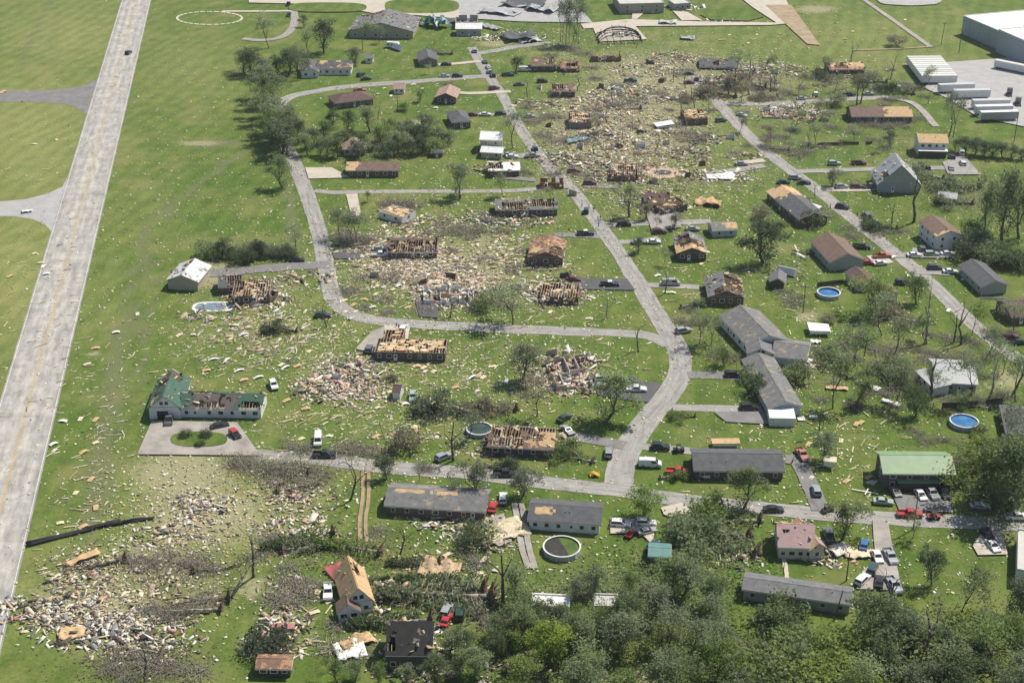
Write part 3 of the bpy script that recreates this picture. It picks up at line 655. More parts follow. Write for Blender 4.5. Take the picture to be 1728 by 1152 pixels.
house('large grey roofed hall with a wide low gable near the top edge', (590,64), (697,66), 26, 3.6, 'gw', 'grey', 'beige', .26, win=6, door=.5, side=2, holes=[(1,.75,1,.3,.9)], cell=2.2, name='hall', cat='hall')
house('grey building with a clean white roof below the crumpled blue metal wreck', (770,61), (812,61), 8, 3.6, 'gl', 'white', 'grey', .4, win=2, door=.5, name='outbuilding', cat='building',
      wings=[dict(A=(768,50), B=(806,50), D=14, h=3.8, roof='open', wc='grey', win=0, door=None, side=0, ruin=.3)])
house('small pale pink roofed shed between the loop street houses', (665,159), (682,159), 6, 2.4, 'gl', 'pinkb', 'white', .45, win=2, door=None, side=0, name='shed', cat='shed', nv=0)
house('tiny white shed among trees right of the peeled white ranch house', (617,107), (629,107), 5, 2.4, 'gl', 'grey', 'white', .4, win=1, door=None, side=0, name='shed', cat='shed', nv=0)
house('small dark brown shed on the lawn below the fallen grove', (729,266), (746,266), 3, 2.2, 'gl', 'dark', 'dark', .35, win=0, door=.5, side=0, name='shed', cat='shed', nv=0)
house('white mobile home with its roof boards shoved off to the left', (640,368), (678,379), 7.5, 2.5, 'open', 'grey', 'white', win=2, door=None, joists=.75, name='mobile_home', cat='mobile home')
house('shattered brick house with exposed rafters above the tan debris field', (655,437), (737,437), 11, 2.7, 'gl', 'brown', 'brick', .4, ruin=.4, holes=[(0,.1,1,0,.85),(1,.3,1,0,1)], win=4, door=None, cell=1.1)
house('heap like remains of a wooden house beside the small dark driveway', (715,515), (800,513), 9, 2.6, 'open', 'grey', 'white', ruin=.9, win=0, door=None, side=0)
house('long brick house with its roof ripped open behind the round headed trees', (838,366), (940,364), 9, 2.8, 'gl', 'greyw', 'brick', .35, win=5, door=.5, ruin=.25, holes=[(0,.1,.5,0,.75),(0,.6,.95,.2,1),(1,.2,.9,0,1)], cell=1.2)
house('roof stripped brick house with an orange brown deck left of the main street', (893,447), (949,449), 14, 2.8, 'gw', 'orange', 'brick', .36, win=3, door=None, side=2, holes=[(0,.05,.45,.0,.8),(1,.0,.2,.1,.6)], bare=[(1,.2,.5,.2,.7)], cell=1.1)
house('low remnant of a brick house above the two parked dark cars', (911,513), (975,516), 10, 2.6, 'open', 'brown', 'dkbrick', ruin=.7, win=0, door=None, side=0, joists=.05)
house('wrecked brick house with only pale floor and low walls in the centre lawn', (939,660), (998,655), 16, 2.5, 'open', 'brown', 'tan', ruin=.9, win=0, door=None, side=0, floor=PINK)
house('small roofless red brick outbuilding with a white beam at the main street', (911,319), (951,319), 5, 2.5, 'open', 'brown', 'red', ruin=.2, win=2, door=None, side=0, name='outbuilding', cat='building')
house('half collapsed small house behind a white car near the crossing lane', (826,299), (876,298), 9, 2.6, 'gl', 'white', 'brick', .3, ruin=.5, holes=[(0,.0,.5,.2,1),(1,.3,1,0,1)], win=1, door=None, side=0)
house('brick house with open wooden rooms above the green round pool', (825,767), (932,773), 10, 2.7, 'gl', 'brownw', 'dkbrick', .34, win=5, door=None, holes=[(0,.02,.5,.12,1),(1,0,1,0,1),(0,.6,.75,.4,1)], bare=[(0,.75,1,.2,1),(0,.3,.55,0,.3)], cell=1.0, seed=44)
house('long grey shingled brick ranch house at the street with scraped roof', (652,868), (818,879), 9, 2.8, 'gl', 'greyw', 'brick', .36, win=7, door=.88, wings=[], bare=[(0,.1,.7,.86,1)], cell=1.0)
house('white house with a charcoal roof holed at the left beside the half green pool', (893,893), (1011,901), 8.5, 2.8, 'gl', 'dark', 'white', .34, win=6, door=.6, bare=[(0,.08,.32,.45,.85)], cell=.7)
house('steep white two storey house with a bare plywood roof in the lower left', (583,1040), (630,1032), 11.5, 3.1, 'gw', 'ply', 'white', 1.25, win=2, door=None, side=1, gwin=True, holes=[(0,.55,.9,.5,.9)], cell=.9, over=.35,
      wings=[dict(A=(572,1050), B=(607,1046), D=3.2, h=2.6, roof='gw', rc='brown', pitch=.8, win=2, door=None, side=0, over=.3)])
house('burnt dark brick house with a charred steep roof near the bottom edge', (655,1130), (727,1131), 10, 4.3, 'gl', 'burnt', 'dkbrick', .75, win=4, door=.5, side=2, holes=[(0,.05,.2,.1,.5)], cell=.9, chim=(.06,.5,3.5))
house('small dark shed with a boarded orange roof at the bottom left', (436,1141), (490,1142), 3.6, 2.4, 'gl', 'orange', 'dark', .4, win=3, door=None, side=0, name='shed', cat='shed', nv=0)
house('tiny white and red shed beside a pale green car on the lawn', (663,674), (675,675), 4.2, 2.3, 'gl', 'maroon', 'white', .5, win=0, door=None, side=0, name='shed', cat='shed', nv=0, over=.2)
# --- upper middle devastation
house('brown roofed wreck with torn boards in the upper centre', (897,121), (938,121), 11, 2.8, 'gl', 'brownw', 'dkbrick', .36, win=3, door=None, ruin=.2, holes=[(0,.55,.9,.2,1),(1,.2,.8,0,1)])
house('collapsed house showing orange roof ribs in the upper centre', (947,122), (978,122), 9, 2.0, 'gl', 'orange', 'dkbrick', .4, win=0, door=None, ruin=.6, holes=[(0,.2,.9,.3,.8)], side=0)
house('standing row of red brick wall right of the bare conifers', (1000,105), (1048,104), 6, 2.7, 'open', 'brown', 'red', ruin=.35, win=2, door=None, side=0, far=.5)
house('splintered house left of the pale debris swath with dark brick front', (932,164), (970,164), 10, 2.7, 'gl', 'brownw', 'dkbrick', .34, ruin=.35, holes=[(0,.0,.5,.2,1),(1,0,.8,0,1)], win=2, door=None)
house('grey brick shell with an open tan wooden interior in the debris swath', (960,218), (998,218), 12, 2.9, 'open', 'brown', 'greyb', win=0, door=None, ruin=.12, side=0, joists=.35)
house('brick shell with a tan ceiling deck and white rubble in the debris swath', (1157,212), (1194,211), 12, 2.8, 'open', 'brown', 'brick', win=1, door=None, ruin=.2, side=0, joists=.4)
house('fallen charcoal roof lying low over a crushed house at the upper right centre', (1181,117), (1244,119), 13, 1.2, 'gl', 'dark', 'dark', .28, ruin=.5, holes=[(0,.38,.5,.2,.9)], win=0, door=None, side=0)
house('dark red brick wreck beside the pool with the pink deck', (1030,306), (1076,307), 12, 2.6, 'open', 'maroon', 'red', ruin=.55, win=1, door=None, side=0, joists=.12)
house('pink gutted house ruin behind the parked vehicles right of the main street', (1115,365), (1160,356), 13, 2.7, 'open', 'pink', 'dkbrick', ruin=.6, win=1, door=None, side=0, joists=.12, floor=PINK,
      wings=[dict(A=(1088,350), B=(1118,352), D=8, h=2.5, roof='gl', rc='maroon', win=1, door=None, side=0, ruin=.3, holes=[(1,0,.6,.2,1)])])
house('remains of a brick house under broken roof boards at the upper right', (1400,127), (1458,126), 10, 2.6, 'gl', 'orange', 'brick', .3, ruin=.45, holes=[(0,.2,.5,.2,1),(1,0,1,.3,1)], bare=[(0,.1,1,.4,1)], win=1, door=None)
house('tan floor slab ruin of a vanished house below the side street', (1288,200), (1378,202), 12, .9, 'open', 'brown', 'tan', ruin=.95, win=0, door=None, side=0, floor=PLY)
# --- right side
house('brick house with a brown hip roof half stripped to bare plywood', (1437,207), (1538,207), 11, 2.7, 'gl', 'brown', 'dkbrick', .4, win=5, door=.4, bare=[(0,.56,1,0,1)], cell=.9)
house('two storey white house with a bare plywood roof at the upper right', (1549,263), (1596,264), 9, 5.4, 'gl', 'ply', 'white', .4, win=4, door=.5, bare_n=.02, wings=[dict(A=(1550,266), B=(1596,267), D=1.8, h=2.7, roof='shed', rc='flatw', wc='dark', win=0, door=None, side=0, pitch=.1)])
house('grey gable barn with a damaged white face along the right street', (1481,325), (1551,326), 13, 3.4, 'gw', 'silver', 'grey', .95, win=0, door=.35, side=1, name='barn', cat='barn', holes=[(1,.0,.3,.2,.5)], cell=1.4, gwin=False)
house('long charcoal roofed house with a torn plywood far end beside the right street', (1294,336), (1349,384), 10, 2.9, 'gl', 'dark', 'brick', .38, win=5, door=.4, side=1, bare=[(0,0,.3,0,1),(1,0,.3,0,1)], cell=1.1,
      wings=[dict(A=(1356,376), B=(1383,361), D=5, h=2.6, roof='shed', rc='flatw', wc='white', win=1, door=None, side=0, pitch=.08)])
house('grey sided house with a brown gable roof beside the red pickups', (1400,457), (1455,453), 17, 3.2, 'gw', 'brown', 'grey', .45, win=0, door=None, side=3)
house('small brown roofed garage behind the pale leafy tree', (1447,492), (1478,489), 9, 2.7, 'gw', 'maroon', 'cream', .45, win=1, door=None, side=1, name='garage', cat='garage')
house('tiny brown roofed shed right of the pale leafy tree', (1494,509), (1513,508), 6, 2.8, 'gw', 'brown', 'white', .35, win=0, door=None, side=0, name='shed', cat='shed', over=.25)
house('weathered dark grey shed left of the round blue pool', (1300,486), (1322,488), 6, 2.5, 'gw', 'grey', 'dark', .6, win=0, door=None, side=0, name='shed', cat='shed')
house('two storey white house with a brown roof split by a plywood scar', (1578,423), (1618,420), 13, 5.2, 'gw', 'brown', 'white', .36, win=2, door=None, side=3, bare=[(1,.0,.14,0,1)], cell=1)
house('long blue grey house with a clean charcoal roof at the right edge', (1655,498), (1697,495), 16, 3.0, 'gw', 'dark', 'grey', .42, win=0, door=None, side=4)
house('dark brown house cut off by the right edge above the street', (1706,548), (1760,545), 11, 2.8, 'gl', 'maroon', 'brick', .4, win=2, door=.3)
house('small silver roofed shed right of the grey gable barn', (1583,343), (1611,346), 5, 2.4, 'gl', 'silver', 'grey', .4, win=1, door=None, side=0, name='shed', cat='shed', nv=0)
house('small pale blue house with grey and white roof panels near the main street', (1203,401), (1243,399), 7, 2.5, 'gl', 'greyw', 'blue', .32, win=2, door=None, bare=[(0,.52,1,.2,1)], cell=1)
house('brick house with light roof trusses showing right of the main street', (1143,440), (1191,440), 13, 2.8, 'gw', 'greyw', 'dkbrick', .4, win=3, door=.4, side=2, holes=[(0,.25,.6,.1,1),(1,.3,.9,.2,1)], bare=[(0,.0,.4,.1,1),(1,0,.5,0,1)], cell=.9)
house('brick house with gutted orange wooden rooms and half a grey roof', (1196,515), (1254,516), 14, 2.9, 'gw', 'grey', 'brick', .4, win=4, door=None, side=2, holes=[(0,.05,.95,.05,1),(1,0,.25,.3,.9)], bare=[(0,.0,.9,.0,.1)], cell=1)
house('sprawling white house with broad charcoal roofs and a front gable', (1262,612), (1303,613), 15, 3.1, 'gw', 'grey', 'white', .45, win=0, door=None, side=2, gwin=True,
      wings=[dict(A=(1215,549), B=(1262,600), D=12, h=3.1, roof='gl', rc='greyw', pitch=.42, win=5, door=.4, side=0), dict(A=(1303,614), B=(1358,621), D=11, h=2.6, roof='gl', wc='blue', rc='greyw', pitch=.3, win=0, door=None, side=0)])
house('long charcoal roofed house with a white metal carport on its near end', (1297,704), (1350,701), 27, 2.9, 'gw', 'greyw', 'blue', .4, win=0, door=None, side=4,
      wings=[dict(A=(1298,719), B=(1341,720), D=6.5, h=2.4, roof='shed', rc='white', wc='white', win=0, door=None, side=0, pitch=.05, over=.1)])
house('dark brick ranch house with a flat charcoal gable roof beside the red pickup', (1172,809), (1320,811), 9.5, 2.9, 'gl', 'dark', 'dkbrick', .36, win=6, door=.4, side=1)
house('two storey dark brick building with a pale green metal roof', (1490,825), (1603,826), 9, 4.9, 'gl', 'green', 'dkbrick', .42, win=4, door=.45, side=1, over=.7, chim=None,
      wings=[dict(A=(1515,829), B=(1580,829), D=1.0, h=2.5, roof='shed', rc='green', wc='dark', win=0, door=None, side=0, pitch=.3, over=.3)])
house('grey house with a silver metal roof among tall broken trees', (1577,660), (1645,664), 13, 3.0, 'gl', 'silver', 'grey', .35, win=4, door=.6, side=1, nv=0,
      wings=[dict(A=(1545,640), B=(1574,668), D=4.5, h=2.5, roof='shed', rc='silver', wc='white', win=3, door=None, side=0, pitch=.12)])
house('charcoal hip roofed house at the right edge beside the bright blue pool', (1697,745), (1775,752), 14, 2.8, 'hip', 'grey', 'brick', .45, win=3, door=.5)
house('small white farmhouse with a faded pink metal roof and stripped cross gable', (1313,942), (1372,944), 9, 3.4, 'gl', 'pink', 'cream', .6, win=4, door=None, side=2, nv=0, holes=[(0,.22,.3,.45,.75)], cell=.7, over=.4,
      wings=[dict(A=(1366,946), B=(1389,942), D=10, h=3.2, roof='gw', rc='pink', pitch=.8, win=1, door=None, side=0, bare=[(1,.0,1,.0,1)], cell=.9)])
house('long grey mobile home with a grey shingle roof above the lower woods', (1254,1011), (1432,1037), 5.6, 2.9, 'gl', 'grey', 'grey', .3, win=6, door=.57, name='mobile_home', cat='mobile home')
house('white block building with a flat roof at the lower right edge', (1713,985), (1800,1000), 16, 3.6, 'flat', 'flatg', 'white', win=2, door=None, side=2, name='building', cat='building')
house('teal roofed shed at the edge of the lower woods', (1096,951), (1128,953), 4.5, 2.3, 'gl', 'teal', 'teal', .25, win=1, door=None, side=0, name='shed', cat='shed', nv=0)
house('white trailer home mostly hidden under the lower woods', (897,1040), (960,1043), 4, 2.6, 'flat', 'flatw', 'white', win=3, door=None, side=0, name='mobile_home', cat='mobile home')
house('pale grey trailer roof glimpsed between trees of the lower woods', (1003,1040), (1042,1041), 4, 2.5, 'flat', 'flatg', 'grey', win=2, door=None, side=0, name='mobile_home', cat='mobile home')
# --- top edge and warehouse
wh = house('huge windowless warehouse with a white flat roof in the upper right corner', (1622,57), (1800,136), 75, 8.5, 'flat', 'flatw', 'bluegrey', win=0, door=None, side=0, name='warehouse', cat='warehouse',
      wings=[dict(A=(1680,88), B=(1800,142.5), D=70, h=10.4, roof='flat', rc='flatw', wc='bluegrey', win=0, door=None, side=0)])
house('plain beige commercial building with a white flat roof at the top edge', (1046,24), (1120,22), 22, 4.8, 'flat', 'flatg', 'beige', win=3, door=.75, side=1, name='building', cat='building')
house('grey trailer office beside the beige building at the top edge', (1138,18), (1165,16), 9, 3, 'flat', 'flatg', 'grey', win=3, door=None, side=0, name='mobile_home', cat='mobile home')

ac = MB()
for x in (28, 33): ac.box((x,14,8.68), (x+3,17,10.3), STEEL); ac.box((x+.6,14.6,10.3), (x+2.4,16.4,10.5), DARK)
ac.build('roof_unit', wh)
dp = MB()
for x in (6,14,22,30): dp.box((x,-.14,0), (x+.22,-.02,8.3), STEEL)
dp.build('downspout', wh)
# ---------------------------------------------------------------- vehicles
CARC = dict(white=paint('white_paint', (.72,.72,.71)), silver=paint('silver_paint', (.42,.44,.45), .25, .3), gray=paint('grey_paint', (.16,.17,.18), .25, .3), black=paint('black_paint', (.016,.017,.019), .18),
    navy=paint('navy_paint', (.025,.04,.075)), blue=paint('blue_paint', (.05,.15,.36)), red=paint('red_paint', (.45,.03,.03)), maroon=paint('maroon_paint', (.13,.025,.028)), orange=paint('orange_red_paint', (.42,.10,.045)),
    teal=paint('dark_teal_paint', (.03,.065,.065)), green=paint('dark_green_paint', (.025,.05,.035)), pale=paint('pale_green_paint', (.36,.44,.37)), rust=paint('faded_red_paint', (.38,.14,.11), .6))
LAMP = mat('headlight_lens', (.7,.7,.68), .15, .05, spec=.6); TAIL = mat('tail_light_lens', (.35,.02,.02), .2, .05); TRIM = mat('black_plastic', (.025,.025,.025), .6, .2)
# profile points (x, z); cab = indices of rear-low, rear-top, front-top, front-low
CT = dict(
 sedan=dict(w=1.82, p=[(-2.35,.3),(-2.38,.72),(-2.3,.95),(-1.72,1.0),(-1.15,1.4),(-.4,1.47),(.2,1.43),(1.0,1.0),(1.7,.92),(2.2,.8),(2.37,.58),(2.35,.3)], cab=(3,4,6,7), wx=(-1.4,1.42), wr=.33),
 suv=dict(w=1.92, p=[(-2.35,.36),(-2.4,.8),(-2.3,1.08),(-2.0,1.68),(-1.2,1.76),(.25,1.72),(1.0,1.14),(1.7,1.08),(2.2,.98),(2.4,.7),(2.37,.36)], cab=(2,3,5,6), wx=(-1.4,1.45), wr=.37),
 van=dict(w=2.0, p=[(-2.8,.4),(-2.84,1.0),(-2.82,1.2),(-2.72,2.08),(-1,2.18),(1.2,2.12),(1.95,1.3),(2.6,1.12),(2.8,.8),(2.78,.4)], cab=(2,3,5,6), wx=(-1.7,1.75), wr=.37),
 pickup=dict(w=2.0, p=[(-2.88,.5),(-2.9,.72),(-.85,.72),(-.82,1.16),(-.68,1.78),(.1,1.86),(.6,1.8),(1.22,1.2),(2.0,1.14),(2.7,1.05),(2.9,.75),(2.87,.5)], cab=(3,4,6,7), wx=(-1.8,1.8), wr=.4, bed=1),
 jeep=dict(w=1.85, p=[(-2.0,.5),(-2.05,.8),(-2.0,1.12),(-1.95,1.82),(-.8,1.87),(.35,1.84),(.62,1.22),(1.3,1.2),(1.95,1.14),(2.0,.8),(1.98,.5)], cab=(2,3,5,6), wx=(-1.35,1.4), wr=.42))
CACHE = {}
def car_meshes(kind, col, cap=None):
    key = (kind, col, cap)
    if key in CACHE: return CACHE[key]
    c = CT[kind]; p = c['p']; w = c['w']; i0, i1, i2, i3 = c['cab']; zb = min(p[i0][1], p[i3][1]); zt = max(q[1] for q in p)
    def hw(z): 
        k = max(0, (z-zb)/(zt-zb)); return w/2*(1-.2*k)*(.96 if z < .45 else 1)
    def sd(i, s, e=0): return Vector((p[i][0], s*(hw(p[i][1])+e), p[i][1]))
    B = MB(); n = len(p); m = CARC[col]
    for i in range(n):
        j = (i+1) % n; mm = m
        if cap and i0 <= i < i3: mm = CARC[cap]
        B.face([sd(i,1), sd(j,1), sd(j,-1), sd(i,-1)][::-1], mm)
    B.face([sd(i,1) for i in range(n)], m); B.face([sd(i,-1) for i in reversed(range(n))], m)
    if c.get('bed'):
        for s in (1, -1): B.box((-2.9, min(s*w/2, s*(w/2-.09)), .725), (-.86, max(s*w/2, s*(w/2-.09)), 1.14), m)
        B.box((-2.92,-w/2+.1,.725), (-2.83,w/2-.1,1.12), m)
    out = dict(body=B.mesh('body'))
    def lerp(a, b, t): return a+(b-a)*t
    def quad(i, j, e):
        a, b, c_, d = sd(i,1), sd(i,-1), sd(j,-1), sd(j,1); nn = (b-a).cross(d-a).normalized(); nn = nn if nn.x*e > 0 else -nn; nn = nn*.015
        q = [lerp(lerp(a,b,u), lerp(d,c_,u), v)+nn for u, v in ((.07,.08),(.93,.08),(.93,.92),(.07,.92))]
        g = MB(); g.face(q if (q[1]-q[0]).cross(q[3]-q[0]).dot(nn) > 0 else q[::-1], GLASS); return g
    out['windshield'] = quad(i3, i2, 1).mesh('windshield'); out['rear_window'] = quad(i0, i1, -1).mesh('rear_window')
    for s in (1, -1):
        a, b, d, e = sd(i0,s,.012), sd(i3,s,.012), sd(i2,s,.012), sd(i1,s,.012); g = MB()
        if kind == 'van': a = lerp(a, b, .66); e = lerp(e, d, .66)
        q = [lerp(lerp(a,b,u), lerp(e,d,u), v) for u, v in ((.05,.1),(.95,.1),(.93,.86),(.07,.86))]
        g.face(q[::-1] if s > 0 else q, GLASS); out['side_window%d' % s] = g.mesh('side_window')
    wl = MB(); r_ = c['wr']; N = 14
    wl.tube((0,-.11,0), (0,.11,0), r_, r_, TYRE, N); wl.tube((0,-.13,0), (0,.13,0), r_*.6, r_*.6, RIM, 10); out['wheel'] = wl.mesh('wheel')
    fx, fz = p[-2] if kind != 'sedan' else p[-2]; rx, rz_ = p[1]
    h_ = MB(); h_.box((-.05,-.17,-.07), (.04,.17,.07), LAMP); out['headlight'] = h_.mesh('headlight')
    t_ = MB(); t_.box((-.03,-.1,-.13), (.05,.1,.13), TAIL); out['tail_light'] = t_.mesh('tail_light')
    b_ = MB(); b_.box((-.06,-w/2+.08,-.1), (.06,w/2-.08,.1), TRIM if kind != 'pickup' else STEEL); out['bumper'] = b_.mesh('bumper')
    CACHE[key] = (out, c, fx, fz, rx, rz_); return CACHE[key]
def car(px, py, kind, col, ang, label, cap=None, group=None, name=None, flip=False, s=1.):
    out, c, fx, fz, rx, rz_ = car_meshes(kind, col, cap)
    g = G(px, py+2.0*scale_at(py)/5.5)
    root = empty(name or dict(sedan='parked_car', suv='parked_suv', van='parked_van', pickup='pickup_truck', jeep='off_road_car')[kind], (g.x, g.y, .05), R(ang), label=label, cat=dict(sedan='car', suv='suv', van='van', pickup='pickup truck', jeep='off-road car')[kind], group=group)
    if s != 1: root.scale = (s,)*3
    for k in ('body', 'windshield', 'rear_window'): link(k, out[k], root)
    for sg in (1, -1):
        link('side_window', out['side_window%d' % sg], root)
        for x in c['wx']: link('wheel', out['wheel'], root, (x, sg*(c['w']/2-.09), c['wr']))
        link('headlight', out['headlight'], root, (fx-.02, sg*(c['w']/2-.3), max(.7, fz+.02)))
        link('tail_light', out['tail_light'], root, (rx+.0, sg*(c['w']/2-.2), max(.85, rz_)))
    link('bumper', out['bumper'], root, (fx+.0, 0, .5)); link('bumper', out['bumper'], root, (rx-.0, 0, .5))
    return root
